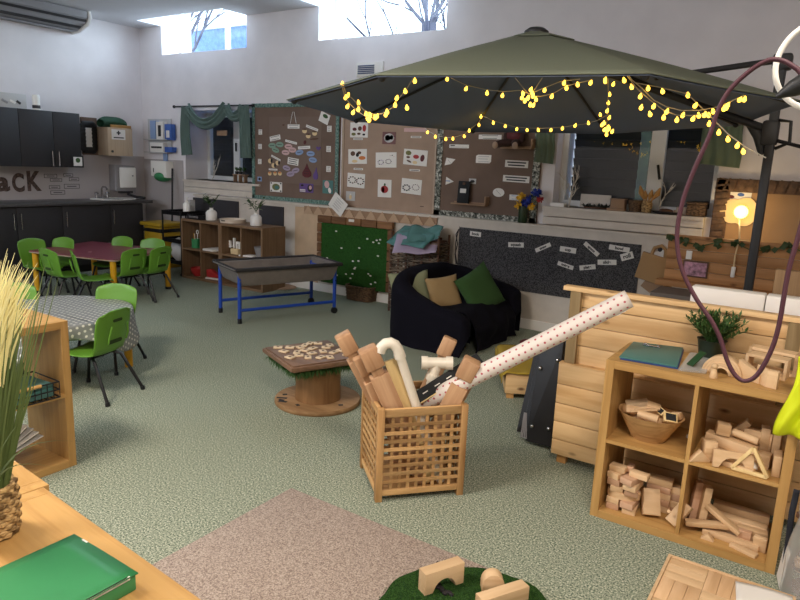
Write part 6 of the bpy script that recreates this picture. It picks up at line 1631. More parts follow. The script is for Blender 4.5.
# spotted cloth table
RC = Vector((-4.56, 2.42, 0)); RR = .53
t = thing('round_table', 'round classroom table with yellow legs under spotted cloth', 'table', RC)
MB().lathe([(.001, .458), (RR, .458), (RR, .478), (.001, .478)], 40).build('tabletop', M['edge'], t)
for a in (65, 155, 245, 335):
    x, y = .50*math.cos(RAD(a)), .50*math.sin(RAD(a))
    MB().cyl((x, y, .0), (x, y, .458), .03).build('leg', M['yellow'], t)
def cl(u, v):
    q = 2*PI*u
    if v < .6: r_ = (RR+.006)*v/.6; z = .4800
    else:
        f = (v-.6)/.4; corner = abs(math.cos(2*q-1.0))**3
        L = .10+.16*corner; z = .480-L*min(1, f*1.0)*(1 if f > .08 else f/.08)
        r_ = RR+.008+.035*f+(.03*math.sin(q*9+1)+.02*math.sin(q*5))*f*f
    return Vector((r_*math.cos(q), r_*math.sin(q), z))
mb = MB().grid(cl, 96, 26, uv=True)
o = mb.build('tablecloth', M['cloth'], solid=.003, ang=1.3); o.location = RC
for l, lp in zip(o.data.uv_layers[0].data, o.data.loops):
    co = o.data.vertices[lp.vertex_index].co; rr = math.hypot(co.x, co.y); k = 1+max(0, .480-co.z)/max(rr, .1); l.uv = (co.x*k, co.y*k)
tag(o, 'grey oilcloth with white spots draped over the round table', 'tablecloth')

# ---------------------------------------------------------------- left oak cube shelf, facing right
LU = cube_unit('cube_shelf', 'oak cube shelf at left edge in front of spotted table', .77, .772, .39, (M['oak'], M['oaky'], M['oakz']), (-3.105, .957, 0), PI/2, 'oak cube shelves')
# local x runs along +Y, depth along -X
zsf = .772/2+.009
t = thing('wire_basket', 'black wire basket holding teal folders on left oak shelf', 'basket', (-3.20, 1.50, zsf))
mb = MB()
bw2, bd2, bh2 = .30, .24, .085
for z in (.006, .045, bh2):
    mb.tube([(-bd2/2, -bw2/2, z), (bd2/2, -bw2/2, z), (bd2/2, bw2/2, z), (-bd2/2, bw2/2, z)], .004, 6, True)
for i in range(11):
    y = -bw2/2+bw2*i/10
    for x in (-bd2/2, bd2/2): mb.cyl((x, y, .006), (x, y, bh2), .0025, n=5)
    mb.cyl((-bd2/2, y, .006), (bd2/2, y, .006), .0025, n=5)
mb.build('wire_frame', M['black'], t)
MB().tube([(bd2/2+.002, -.06, bh2), (bd2/2+.002, .06, bh2)], .009, 8).build('wooden_handle', M['oaky'], t)
for k in range(3):
    o = MB().box((0, 0, .011), (.20, .26, .02), None, .002).build('folder', M[('teal', 'tealfold', 'teal')[k]]); o.location = (-3.20, 1.50, zsf+.0105+k*.0215); o.rotation_euler = (0, 0, .03*k); tag(o, 'teal folder in the black wire basket, %s of three' % ('lowest', 'middle', 'topmost')[k], 'folder', 'teal folders')
for k in range(4):
    ht = .0395+k*.012
    o = MB().box((0, 0, 0), (.21, .29, .006), None, .001).build('paper_stack', M['paper' if k % 2 else 'greypaper']); o.location = (-3.27, 1.46-.02*k, ht+.10); o.rotation_euler = (RAD(14+4*k), RAD(-6), .08*k); tag(o, 'grey-white sheet slanting on the bottom shelf of left oak unit, %s' % ('lowest', 'second', 'third', 'uppermost')[k], 'paper', 'slanting sheets in the left oak shelf')
o = MB().box((0, 0, .05), (.06, .10, .10), None, .004).build('white_box', M['edge']); o.location = (-3.17, 1.33, .0385); tag(o, 'small pale box on the bottom shelf of left oak unit', 'box')

# ---------------------------------------------------------------- foreground oak tops
FT = .772
e1 = at(41, 484, Z=FT); e2 = at(200, 597, Z=FT); gx = at(30, 491, Z=FT).x
YE = (e1.y+e2.y)/2+.01
frz = math.atan2(e2.y-e1.y, e2.x-e1.x)
eg = at(43.5, 487, Z=FT); nx = Vector((math.cos(frz), math.sin(frz), 0)); bn = Vector((-nx.y, nx.x, 0))
q = eg-bn*.39
cube_unit('oak_unit', 'oak unit in the foreground carrying green box and grass plant', .77, FT, .39, (M['oak'], M['oaky'], M['oakz']), (q.x, q.y, 0), frz, 'oak cube shelves')
q = eg-bn*.375-nx*.773
cube_unit('oak_unit', 'oak unit at far lower left behind the grass pot', .77, FT, .39, (M['oak'], M['oaky'], M['oakz']), (q.x, q.y, 0), frz, 'oak cube shelves')
FZ = FT+.0008
gq, gl_ = at(136, 573, Z=FZ+.036), at(77, 537, Z=FZ+.036)
t = thing('green_box', 'green card box file with worn white edges on the foreground oak unit', 'box', (gq.x, gq.y, FZ), math.atan2(gq.y-gl_.y, gq.x-gl_.x))
# lid corners from the survey: far right corner is the origin
MB().span((-.215, -.34, 0), (0, 0, .034), .003).build('box_body', M['greenbox'], t)
MB().grid(lambda u, v: Vector((-.218+.221*u, -.343+.346*v, .0352+.0012*math.sin(u*PI))), 8, 8).build('lid', M['greenbox'], t, solid=.002)
mb = MB(); r = random.Random(8)
for k in range(13):
    mb.box((.0008, -.02-.3*r.random(), .0335), (.0028, r.uniform(.010, .06), .007))
for k in range(4): mb.box((-.02-.17*r.random(), .0012, .034), (r.uniform(.01, .03), .004, .006))
mb.build('worn_edge', M['white'], t, smooth=False)
# seagrass pot with ornamental grass
pp = at(2, 545, Z=FT)
PXY = Vector((-1.44, .60, FZ))
t = thing('grass_plant', 'ornamental grass with a straw yellow plume in a seagrass pot', 'plant', PXY)
mb = MB()
for i in range(11):
    z = .008+i*.0105; R_ = .050+.004*math.sin(i/10*PI)
    mb.tube([((R_+(.0035 if (j+i) % 2 else -.002))*math.cos(2*PI*j/26), (R_+(.0035 if (j+i) % 2 else -.002))*math.sin(2*PI*j/26), z) for j in range(26)], .0062, 6, True)
mb.lathe([(.001, 0), (.048, 0), (.048, .11), (.001, .1)], 20)
mb.build('seagrass_pot', M['rattan'], t)
r = random.Random(17)
mb = MB()
def blade(mb, p, d, L, w, bend):
    p = Vector(p); d = Vector(d).normalized(); s = d.cross(Vector((.5, -.8, .1))).normalized(); prev = None; n = 7
    for i in range(n+1):
        f = i/n; q = p+d*L*f+Vector(bend)*L*f*f; ww = w*(1-f**2)*.5+.0003
        cur = (mb.bm.verts.new(q-s*ww), mb.bm.verts.new(q+s*ww))
        if prev: mb.bm.faces.new((prev[0], prev[1], cur[1], cur[0]))
        prev = cur
for k in range(300):
    a = r.uniform(0, 2*PI); rad = .042*math.sqrt(r.random()); spread = r.uniform(.0, .30)
    d = (math.cos(a)*spread, math.sin(a)*spread*.9, 1)
    blade(mb, (rad*math.cos(a), rad*math.sin(a), .095), d, r.uniform(.25, .50), .0046, (math.cos(a)*r.uniform(0, .08), math.sin(a)*r.uniform(0, .08), 0))
mb.build('green_blade', M['grass'], t, smooth=False)
mb = MB()
for (dx, dy, L, bx) in ((.30, .14, .30, .35), (.36, .0, .24, .62), (.22, -.05, .2, .25)):
    blade(mb, (.025, 0, .10), (dx, dy, 1), L, .0035, (bx, .12, -.45 if bx > .3 else -.1))
mb.build('arching_blade', M['leaf2'], t, smooth=False)
mb = MB()
for k in range(200):
    a = r.uniform(0, 2*PI); d0 = Vector((r.gauss(.16, .06), r.gauss(.04, .05), 1))
    st_ = Vector((.075+r.gauss(0, .011), .0+r.gauss(0, .010), .35+r.uniform(0, .08)))
    blade(mb, st_, d0, r.uniform(.13, .22), .0042, (r.uniform(.05, .32), r.uniform(.02, .15), -.04))
mb.build('straw_plume', M['straw'], t, smooth=False)

# ---------------------------------------------------------------- rug, turf mat and its blocks
o = MB().span((-2.055, .85, 0), (-.93, 2.215, .011), .003).build('beige_rug', M['rug']); tag(o, 'beige short pile rug on the green carpet', 'rug')
MCX, MCY, MR = -.875, 1.855, .35
r = random.Random(5)
poly = []
for k in range(60):
    q = 2*PI*k/60; rr = MR+.008*math.sin(q*5+1)+.006*math.sin(q*11); poly.append((rr*math.cos(q), rr*math.sin(q)))
t = thing('turf_mat', 'round green turf mat lying over the rug corner', 'mat', (MCX, MCY, .0112))
MB().prism(poly, .010).build('turf', M['turf'], t)
mb = MB()
for k in range(2600):
    a = r.uniform(0, 2*PI); rr = (MR-.004)*math.sqrt(r.random())
    mb.leaf((rr*math.cos(a), rr*math.sin(a), .009), (r.uniform(-.7, .7), r.uniform(-.7, .7), 1), r.uniform(.006, .011), .004)
o = mb.build('grass_pile', plain('turf_pile', (38, 74, 30), .85), t, smooth=False); o['kind'] = 'stuff'
MZ = .0218
r = random.Random(2)
for pts, lb in (([(443, 563), (436, 569), (429, 571), (422, 575)], 'dark bark chip trail across the top of the turf mat'), ([(428, 583), (437, 586), (440, 592), (447, 594), (452, 598)], 'dark bark chip trail behind the arch block')):
    q0 = at(*pts[0], Z=MZ); mb = MB()
    for a, b in zip(pts, pts[1:]):
        for f in (0, .25, .5, .75):
            q = at(a[0]+(b[0]-a[0])*f, a[1]+(b[1]-a[1])*f, Z=MZ)-q0; mb.ball(q+Vector((r.uniform(-.01, .01), r.uniform(-.01, .01), .006)), .010, (1.2, .8, .7), 6)
    o = mb.build('bark_trail', M['ink']); o.location = q0; tag(o, lb, 'bark')
def block(name, pos, rz, mb, label, cat='block', group=None, mat='beech', rot=None):
    o = mb.build(name, M[mat]); o.location = pos; o.rotation_euler = rot if rot else (0, 0, rz); return tag(o, label, cat, group)
def archpoly(w, h, ri, n=10):
    return [(-w/2, 0), (-w/2, h), (w/2, h), (w/2, 0)]+[(ri*math.cos(PI*k/n), ri*.95*math.sin(PI*k/n)) for k in range(n+1)]
def arch(w, h, d, ri): return MB().prism(archpoly(w, h, ri), d, frame3((0, d/2, 0), (1, 0, 0), (0, 0, 1)), .002)
a, b = at(419, 595, Z=MZ), at(457, 582, Z=MZ)
block('arch_block', ((a.x+b.x)/2, (a.y+b.y)/2+.02, MZ), math.atan2(b.y-a.y, b.x-a.x), arch((b-a).length*1.02, .088, .05, (b-a).length*.30), 'large beech arch block standing on the turf mat')
a = at(492, 589, Z=MZ)
half = [(-.042, 0), (.042, 0)]+[(.042*math.cos(PI*k/12), .03+.045*math.sin(PI*k/12)) for k in range(13)]
block('rounded_block', (a.x, a.y, MZ), RAD(35), MB().prism(half, .05, frame3((0, .025, 0), (1, 0, 0), (0, 0, 1)), .002), 'round-topped beech block behind the long block on turf mat')
a, b = at(480, 603, Z=MZ+.03), at(524, 589, Z=MZ+.03)
block('long_block', ((a.x+b.x)/2+.0, (a.y+b.y)/2, MZ), math.atan2(b.y-a.y, b.x-a.x), MB().box((0, 0, .028), ((b-a).length*1.05, .05, .056), None, .002), 'long beech block lying at front right of turf mat')
# ---------------------------------------------------------------- tray of blocks
TX0, TX1, TY0, TY1 = -.385, .075, 2.20, 2.70
t = thing('block_tray', 'square wooden tray packed with flat beech blocks before the shelf', 'tray', (TX0, TY0, 0)); w, d = TX1-TX0, TY1-TY0
MB().span((0, 0, 0), (w, d, .01)).build('base', M['beech'], t, smooth=False)
for lo, hi in (((0, 0, .01), (.012, d, .058)), ((w-.012, 0, .01), (w, d, .058)), ((.012, 0, .01), (w-.012, .012, .058)), ((.012, d-.012, .01), (w-.012, d, .058))): MB().span(lo, hi, .001).build('rim', M['beech'], t, smooth=False)
cw, cd = (w-.024)/3, (d-.024)/3
nm_r = ('front', 'middle', 'back'); nm_c = ('left', 'middle', 'right')
beechy = wood('beech_y', (222, 186, 146), (198, 158, 116), 'Y', .55, 14, .1)
for i in range(3):
    for j in range(3):
        lay = (i+j) % 2
        for k in range(3):
            x0_, y0_ = TX0+.012+i*cw, TY0+.012+j*cd
            if lay: mbx = MB().box((0, 0, .0215), (cw/3-.001, cd-.001, .043), None, .0015); c_ = (x0_+(k+.5)*cw/3, y0_+cd/2, .0105); s_ = nm_c[k]
            else: mbx = MB().box((0, 0, .0215), (cw-.001, cd/3-.001, .043), None, .0015); c_ = (x0_+cw/2, y0_+(k+.5)*cd/3, .0105); s_ = nm_r[k]
            o = mbx.build('flat_block', beechy if lay else M['beech']); o.location = c_
            tag(o, 'flat beech block packed in the tray, %s row, %s square, %s strip' % (nm_r[j], nm_c[i], s_), 'block', 'blocks packed in the tray')
q = at(757, 593, Z=.056)
o = MB().grid(lambda u, v: Vector(((u-.5)*.20, (v-.5)*.13, .002+.006*math.sin(u*PI)*v)), 8, 6).build('white_paper', M['paper'], solid=.001); o.location = (q.x+.03, q.y-.02, .0545+.0005); o.rotation_euler = (0, 0, RAD(8)); tag(o, 'sheet of white paper lying on the tray of blocks', 'paper')
# ---------------------------------------------------------------- right oak cube shelf and everything in it
SXL, SYF, SW, SH = -.782, 2.908, .775, .772
cube_unit('cube_shelf', 'oak cube shelf full of wooden blocks in front of pine counter', SW, SH, .39, (M['oak'], M['oaky'], M['oakz']), (SXL, SYF, 0), 0, 'oak cube shelves')
LX0, LX1 = SXL+.038, SXL+SW/2-.008
RX0, RX1 = SXL+SW/2+.008, SXL+SW-.038
BZ, MZ2, TZ2 = .0385, SH/2+.0085, SH+.0005
def sp(px, py, dy): return at(px, py, Y=SYF+dy)
# wooden bowl with small blocks
bc = sp(649, 430, .15)
t = thing('wooden_bowl', 'oval wooden bowl of small blocks in upper left shelf cell', 'bowl', (bc.x, SYF+.15, MZ2))
MB().lathe([(.001, 0), (.075, 0), (.08, .006), (.142, .118), (.146, .124), (.138, .122), (.072, .012), (.001, .012)], 36, sx=1.0, sy=.86).build('bowl', M['acacia'], t)
BO = Vector(t.location)
def bb(name, sz, p, rot, label, mat='beech', cat='block', group='small blocks in the wooden bowl', bev=.002):
    return block(name, BO+Vector(p), 0, MB().box((0, 0, 0), sz, None, bev), label, cat, group, mat, [RAD(v) for v in rot])
o = MB().ball((0, 0, 0), .1, (1.05, .9, .28), 20).build('block_fill', M['beech']); o.location = BO+Vector((0, 0, .075)); tag(o, 'heap of small wooden pieces filling the wooden bowl', 'block', None, 'stuff')
bb('small_block', (.10, .05, .045), (-.075, .045, .128), (8, -14, 20), 'pale grey-brown block at the back left of wooden bowl', 'tile')
bb('small_block', (.07, .04, .035), (-.085, -.02, .123), (-25, 10, 38), 'pale block at left rim of the wooden bowl')
bb('slat_block', (.12, .012, .03), (-.03, -.02, .128), (50, -8, 28), 'thin slat leaning across the wooden bowl, nearer of two')
bb('slat_block', (.12, .012, .03), (-.035, .005, .133), (50, -10, 30), 'thin slat leaning across the wooden bowl, farther of two')
o = MB().cyl((-.045, 0, 0), (.045, 0, 0), .019, n=18).build('cylinder_block', M['beech']); o.location = BO+Vector((.0, -.055, .122)); o.rotation_euler = (0, RAD(4), RAD(-2)); tag(o, 'wooden cylinder lying at front of the wooden bowl', 'block', 'small blocks in the wooden bowl')
bb('small_block', (.06, .04, .04), (.0, .03, .138), (20, 10, 10), 'pale wedge in the middle of the wooden bowl')
for i, (p, rot, lb, w, h) in enumerate((((.09, -.03, .130), (40, 6, 24), 'small chalkboard block at right rim of wooden bowl', .06, .048), ((.035, .02, .135), (48, 10, -38), 'small chalkboard block at back middle of wooden bowl', .058, .03))):
    o = bb('chalkboard_block', (w, h, .016), p, rot, lb, 'palewood', 'block', None)
    MB().box((0, 0, .0085), (w*.74, h*.72, .002)).build('chalk_face', M['chalk'], o, smooth=False)
bb('small_block', (.05, .03, .03), (.105, .03, .125), (10, -20, -20), 'small block at the right back of the wooden bowl')
o = MB().box((0, 0, .008), (.03, .02, .016), None, .004).build('white_scrap', M['white']); q = sp(686, 426, .27); o.location = (LX1-.03, SYF+.27, MZ2); tag(o, 'small white scrap at back right of upper left cell', 'scrap')

# upper right cell: mixed unit blocks
G2 = 'mixed blocks in the upper right cell'
xm = (RX0+RX1)/2
def ub(name, sz, p, rot, label, mat='beech', mb=None):
    return block(name, (p[0], SYF+p[1], MZ2+p[2]), 0, mb or MB().box((0, 0, sz[2]/2), sz, None, .002), label, 'block', G2, mat, [RAD(v) for v in rot])
xat = lambda px, py, dy: sp(px, py, dy).x
ub('long_block', (.25, .055, .042), (xm-.005, .20, 0), (0, 0, -4), 'long beech block on the floor at the back of upper right cell')
ub('long_block', (.20, .05, .042), (xm-.02, .125, 0), (0, 0, 6), 'long beech block at the bottom of the upper right pile')
ub('flat_block', (.16, .06, .022), (xm-.0, .065, 0), (0, 0, -12), 'flat beech block under the arch in the upper right cell')
ub('cube_block', (.052, .052, .088), (RX0+.062, .075, 0), (0, 0, 28), 'upright beech block at left of the upper right pile')
tri = [(-.045, 0), (.045, 0), (0, .05)]
ub('triangle_block', None, (RX0+.036, .033, 0), (0, 0, 35), 'small beech triangle at front left corner of upper right cell', 'beech', MB().prism(tri, .03, frame3((0, .015, 0), (1, 0, 0), (0, 0, 1)), .0015))
ub('long_block', (.205, .052, .046), (xm-.035, .15, .043), (0, 5, -8), 'long beech block lying on top of upper right pile')
ub('wedge_block', None, (xm-.03, .075, .024), (0, 12, -10), 'thin beech wedge leaning across the upper right pile', 'beech', MB().box((0, 0, .012), (.15, .03, .022), None, .002))
ub('notched_cube', (.055, .05, .05), (xm-.075, .16, .098), (0, 5, 15), 'beech cube standing on the topmost long block')
o = MB().cyl((-.052, 0, .017), (.052, 0, .017), .017, n=18).build('cylinder_block', M['beech']); o.location = (xm+.015, SYF+.165, MZ2+.092); o.rotation_euler = (0, RAD(7), RAD(-8)); tag(o, 'beech cylinder lying on the topmost long block', 'block', G2)
ub('arch_block', None, (xm-.005, .032, .0), (-14, 0, 14), 'beech arch leaning at front of the upper right pile', 'beech', arch(.155, .075, .028, .052))
def barframe(w, h, d, b):
    mb = MB(); L = math.hypot(w/2, h); a = math.atan2(h, w/2)
    mb.box((0, 0, b/2), (w, d, b), None, .0015)
    for s in (-1, 1): mb.box((s*w/4, 0, h/2+b*.4), (L, d, b), Matrix.Rotation(s*a, 3, 'Y'), .0015)
    return mb
q = xat(751, 462, .03)
ub('open_triangle', None, (q, .03, 0), (-10, 0, -4), 'open beech triangle frame standing at front right of upper right cell', 'palewood', barframe(.135, .105, .028, .015))
o = MB().ball((0, 0, .022), .03, (1.1, .8, .75), 10).build('white_crumple', M['white']); o.location = (q-.005, SYF+.065, MZ2+.0); tag(o, 'crumpled white scrap behind the triangle frame', 'scrap')
ub('tall_block', (.034, .05, .15), (RX1-.085, .23, 0), (0, 0, 8), 'tall beech block standing at back right, left of two')
ub('tall_block', (.030, .05, .165), (RX1-.035, .22, 0), (0, 0, -6), 'tall beech block standing at back right, right of two')
ub('square_block', (.03, .09, .09), (RX1-.022, .11, 0), (0, 0, 4), 'square beech block against right side of upper right cell')
ub('square_block', (.09, .05, .062), (RX1-.09, .15, 0), (0, 0, -8), 'beech block behind the triangle frame')
ub('half_arch', None, (xm+.06, .225, .043), (0, 0, 0), 'beech arch standing at back of the upper right pile', 'beech', arch(.11, .085, .03, .036))
ub('leaning_block', (.028, .05, .19), (RX0+.062, .25, .01), (0, 42, 0), 'beech block leaning in back left corner of upper right cell')

# lower left cell: brick stacks
G3 = 'stacked bricks in the lower left cell'
def brick(sz, p, rz, label, tilt=(0, 0), mat='beech'):
    return block('brick_block', (p[0], SYF+p[1], BZ+p[2]), 0, MB().box((0, 0, sz[2]/2), sz, None, .0025), label, 'block', G3, mat, (RAD(tilt[0]), RAD(tilt[1]), RAD(rz)))
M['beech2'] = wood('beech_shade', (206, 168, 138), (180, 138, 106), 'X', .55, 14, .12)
xa, xb = LX0+.06, LX0+.125
hl = .0302; lv = ['bottom', 'second', 'third', 'fourth', 'fifth', 'sixth', 'seventh']
for i in range(7):
    if i == 2:
        o = MB().prism([(-.075, 0)]+[(.075*math.cos(PI+PI*k/12), .055*math.sin(PI+PI*k/12)) for k in range(1, 13)]+[(.075, .05), (-.075, .05)], .030).build('curved_block', M['beech']); o.location = (LX0+.085, SYF+.10, BZ+i*hl); o.rotation_euler = (0, 0, RAD(12)); tag(o, 'rounded beech block in the third layer of the left brick tower', 'block', G3)
        continue
    tw = [2, -4, 0, 10, -6, -18, 3][i]
    if i < 6:
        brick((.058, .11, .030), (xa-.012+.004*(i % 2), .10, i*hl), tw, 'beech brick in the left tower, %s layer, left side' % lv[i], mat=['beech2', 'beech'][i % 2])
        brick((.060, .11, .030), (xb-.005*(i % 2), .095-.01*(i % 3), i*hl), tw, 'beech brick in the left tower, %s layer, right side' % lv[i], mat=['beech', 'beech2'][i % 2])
brick((.075, .05, .028), (xa-.01, .09, 6*hl), -6, 'beech brick on top of left tower, left of two')
brick((.085, .04, .028), (xb+.025, .075, 6*hl), -8, 'beech brick on top of left tower, right of two')
brick((.03, .05, .03), (xa+.038, .125, 6*hl), 3, 'small dark brick between the top two on left tower', mat='beech2')
x2 = LX0+.225
for i in range(5):
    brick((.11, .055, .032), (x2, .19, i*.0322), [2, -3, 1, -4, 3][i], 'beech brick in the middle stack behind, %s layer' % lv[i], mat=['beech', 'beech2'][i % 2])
x3 = LX1-.055
for i in range(4):
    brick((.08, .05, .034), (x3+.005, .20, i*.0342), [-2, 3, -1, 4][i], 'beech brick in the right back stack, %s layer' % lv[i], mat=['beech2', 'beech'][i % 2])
brick((.075, .05, .12), (x2-.005, .085, .01), 25, 'beech brick leaning at front of the middle stack', (-32, 0))
brick((.055, .035, .115), (x2+.085, .07, .01), -22, 'beech brick leaning at front right of the lower left cell', (-35, 18))
o = MB().cyl((0, 0, 0), (0, 0, .008), .008).build('dowel_peg', M['beech']); o.location = (x2+.075, SYF+.047, BZ+.075); o.rotation_euler = (RAD(55), 0, 0); tag(o, 'tiny round peg on the leaning right brick', 'peg')

# lower right cell: plank pile
G4 = 'planks in the lower right cell'
def plank(a, b, ht, label, wd=.045, th=.02, dy0=.1, dy1=.1, mat='beech', roll=0):
    A, B = Vector((sp(*a, dy0).x, SYF+dy0, BZ+ht[0])), Vector((sp(*b, dy1).x, SYF+dy1, BZ+ht[1]))
    A.x = max(A.x, RX0+.012); B.x = min(B.x, RX1-.012)
    c = (A+B)/2; d = B-A; L = d.length; rz = math.atan2(d.y, d.x); pitch = -math.asin(max(-1, min(1, d.z/L)))
    o = MB().box((0, 0, th/2), (L, wd, th), None, .0018).build('plank_block', M[mat]); o.location = c; o.rotation_euler = (roll, pitch, rz)
    return tag(o, label, 'block', G4)
plank((690, 520), (770, 530), (0, 0), 'long beech plank on the floor at the back of lower right cell', dy0=.24, dy1=.26, wd=.06)
plank((700, 545), (770, 545), (0, 0), 'long beech plank on the floor in the middle of lower right cell', dy0=.16, dy1=.15, wd=.055, th=.034)
plank((700, 551), (758, 553), (0, 0), 'beech plank at front on the floor of the lower right cell', dy0=.10, dy1=.085, wd=.04, th=.026)
plank((731, 543), (757, 556), (0, 0), 'short beech plank sticking forward at front of lower right cell', dy0=.06, dy1=.022, wd=.035, th=.015)
plank((714, 500), (772, 503), (.055, .05), 'long beech plank lying level across the upper back of pile', dy0=.26, dy1=.27, wd=.05, th=.036)
plank((720, 508), (770, 512), (.036, .036), 'long beech plank lying level below the topmost one', dy0=.21, dy1=.205, wd=.05, th=.026)
plank((738, 521), (773, 516), (.036, .036), 'beech plank lying at right in the middle of the pile', dy0=.15, dy1=.16, wd=.042, th=.022)
plank((684, 533), (730, 519), (.028, .046), 'beech plank pointing to front left across the pile', dy0=.07, dy1=.12, wd=.04, th=.02)
plank((707, 500), (740, 527), (.105, .036), 'beech plank slanting down from upper left to lower right', dy0=.14, dy1=.105, wd=.035, th=.02)
plank((703, 513), (723, 509), (.036, .036), 'short beech plank at left behind the slanting one', dy0=.19, dy1=.20, wd=.05, th=.03)
for i, (px, tl, lb) in enumerate(((690, -13, 'beech plank standing upright in left corner of lower right cell, left of two'), (698, -16, 'beech plank standing upright in left corner of lower right cell, right of two'))):
    o = MB().box((0, 0, .095), (.032, .05, .19), None, .002).build('plank_block', M[('beech2', 'beech')[i]]); o.location = (RX0+.02+.042*i, SYF+.17-.03*i, BZ+.004); o.rotation_euler = (RAD(-6), RAD(6), RAD(20)); tag(o, lb, 'block', G4)
for i, (px, py, dy, lb) in enumerate(((757, 520, .10, 'square beech block at right of pile, nearer of two'), (768, 518, .10, 'square beech block at right edge of lower right cell'))):
    o = MB().box((0, 0, .03), (.052, .03, .06), None, .002).build('square_block', M[('beech2', 'beech')[i]]); o.location = (RX1-.095+.062*i, SYF+.115-.02*i, BZ+.0005); o.rotation_euler = (0, 0, RAD(-5)); tag(o, lb, 'block', G4)
o = MB().prism(tri, .03, frame3((0, .015, 0), (1, 0, 0), (0, 0, 1)), .0015).build('triangle_block', M['beech']); q = sp(706, 548, .05); o.location = (q.x, SYF+.05, BZ); o.scale = (.6, 1, .6); tag(o, 'small beech triangle at the front of plank pile', 'block', G4)

# on top of the shelf
def tp_(px, py): return at(px, py, Z=TZ2)
c4 = [tp_(*q) for q in ((619, 359), (633, 344), (683, 350), (677, 369))]
def flat(name, pts, th, z, mat, label, cat, group=None):
    c = sum(pts, Vector())/len(pts)
    o = MB().prism([(q.x-c.x, q.y-c.y) for q in pts], th, None, .0015).build(name, M[mat]); o.location = (c.x, c.y, z); return tag(o, label, cat, group)
flat('folder', [q+Vector((.006, -.006, 0)) for q in c4], .006, TZ2, 'bluefold', 'dark blue folder under the teal folder on oak shelf', 'folder')
o = flat('folder', c4, .007, TZ2+.0062, 'tealfold', 'teal folder on top of the dark blue one on oak shelf', 'folder')
k0 = at(652, 346, Z=TZ2+.014)-Vector(o.location); MB().box((k0.x, k0.y-.008, .010), (.085, .012, .006), RAD(-3), .002).ball((k0.x-.03, k0.y-.008, .014), .008).ball((k0.x+.03, k0.y-.008, .014), .008).build('clip', M['steel'], o)
# potted plant
pc = tp_(714, 352)
t = thing('potted_plant', 'bushy green plant in dark pot on oak shelf top', 'plant', (pc.x, min(pc.y, SYF+.36), TZ2))
MB().lathe([(.001, 0), (.048, 0), (.062, .085), (.066, .09), (.056, .088), (.05, .08), (.001, .08)], 22).build('pot', plain('dark_green_pot', (30, 44, 34), .4), t)
r = random.Random(9); mb = MB(); st = MB()
for k in range(64):
    a = r.uniform(0, 2*PI); sp_ = r.uniform(.1, 1); d = Vector((math.cos(a)*sp_, math.sin(a)*sp_*.8, r.uniform(.5, 1.1))).normalized(); L = r.uniform(.08, .155)
    p0_ = Vector((.02*math.cos(a), .02*math.sin(a), .08)); p1_ = p0_+d*L*.6; p2_ = p0_+d*L+Vector((0, 0, -.012*sp_)); st.tube([p0_, p1_, p2_], .0018, 4)
    for i in range(16):
        f = .3+.7*i/15; q = p0_.lerp(p2_, f); dd = Vector((r.uniform(-1, 1), r.uniform(-1, 1), r.uniform(-.4, .9)))+d*.7
        mb.leaf(q, dd, r.uniform(.022, .04), .011)
st.build('stem', M['leaf'], t); mb.build('foliage', plain('shrub_leaf', (62, 92, 40), .6), t, smooth=False)
# clear tray with green tile, rainbow arch, peg doll
a_, b_, c_, d_ = [tp_(*q) for q in ((678, 371), (690, 354), (714, 357), (706, 374))]
o = flat('clear_stand', [a_, b_, c_, d_], .010, TZ2, 'film', 'clear acrylic sheet lying beside the teal folder', 'stand')
g0, g1 = at(690, 366, Z=TZ2+.0105), at(712, 342, Z=TZ2+.07)
m, L = beam_frame(g0, Vector((g1.x, g0.y+.06, g0.z+.055)), Vector((0, 0, 1)))
o = MB().box((0, 0.004, L/2), (.035, .008, L), None, .002).build('green_strip', plain('green_tile', (40, 70, 44), .3)); o.matrix_world = m; tag(o, 'dark green strip leaning against the dark plant pot', 'strip')
ra, rb = tp_(702, 372), tp_(735, 379)
rc = (ra+rb)/2; rz_ = math.atan2(rb.y-ra.y, rb.x-ra.x)
t = thing('rainbow_stacker', 'natural wood rainbow stacker on the oak shelf top', 'toy', (rc.x+.01, rc.y+.045, TZ2), RAD(-6))
for k in range(5):
    ro, ri = .080-.0105*k, .080-.0105*k-.0088
    MB().prism([(ro*math.cos(PI*i/16), ro*math.sin(PI*i/16)) for i in range(17)]+[(ri*math.cos(PI*i/16), ri*math.sin(PI*i/16)) for i in range(16, -1, -1)], .05, frame3((0, .025, 0), (1, 0, 0), (0, 0, 1)), .0008).build('arch', M['beech'], t)
pd = tp_(713, 378)
t = thing('peg_doll', 'plain wooden peg doll standing before the rainbow stacker', 'doll', (pd.x, pd.y+.005, TZ2))
MB().lathe([(.001, 0), (.016, 0), (.017, .004), (.011, .034), (.009, .04), (.001, .042)], 18).build('body', M['beech'], t); MB().ball((0, 0, .051), .0135, (1, 1, 1), 14).build('head', M['beech'], t)
# nested open boxes and blocks
def openframe(px0, px1, pyb, dy, dpt, h, label, rz=0):
    A, B = at(px0, pyb, Y=SYF+dy), at(px1, pyb, Y=SYF+dy); w = B.x-A.x
    t = thing('open_box_frame', label, 'frame', ((A.x+B.x)/2, SYF+dy, TZ2), rz, 'open wooden box frames'); th = .012
    MB().span((-w/2, 0, 0), (-w/2+th, dpt, h), .001).build('side', M['beech'], t, smooth=False); MB().span((w/2-th, 0, 0), (w/2, dpt, h), .001).build('side', M['beech'], t, smooth=False)
    MB().span((-w/2+th, 0, h-th), (w/2-th, dpt, h), .001).build('top', M['beech'], t, smooth=False); MB().span((-w/2+th, 0, 0), (w/2-th, dpt, th), .001).build('bottom', M['beech'], t, smooth=False)
    return t
openframe(745, 796, 372, .29, .07, .098, 'larger open wooden box frame at the back of shelf top', RAD(-8))
openframe(742, 786, 377, .20, .07, .088, 'smaller open wooden box frame before the larger one', RAD(-8))
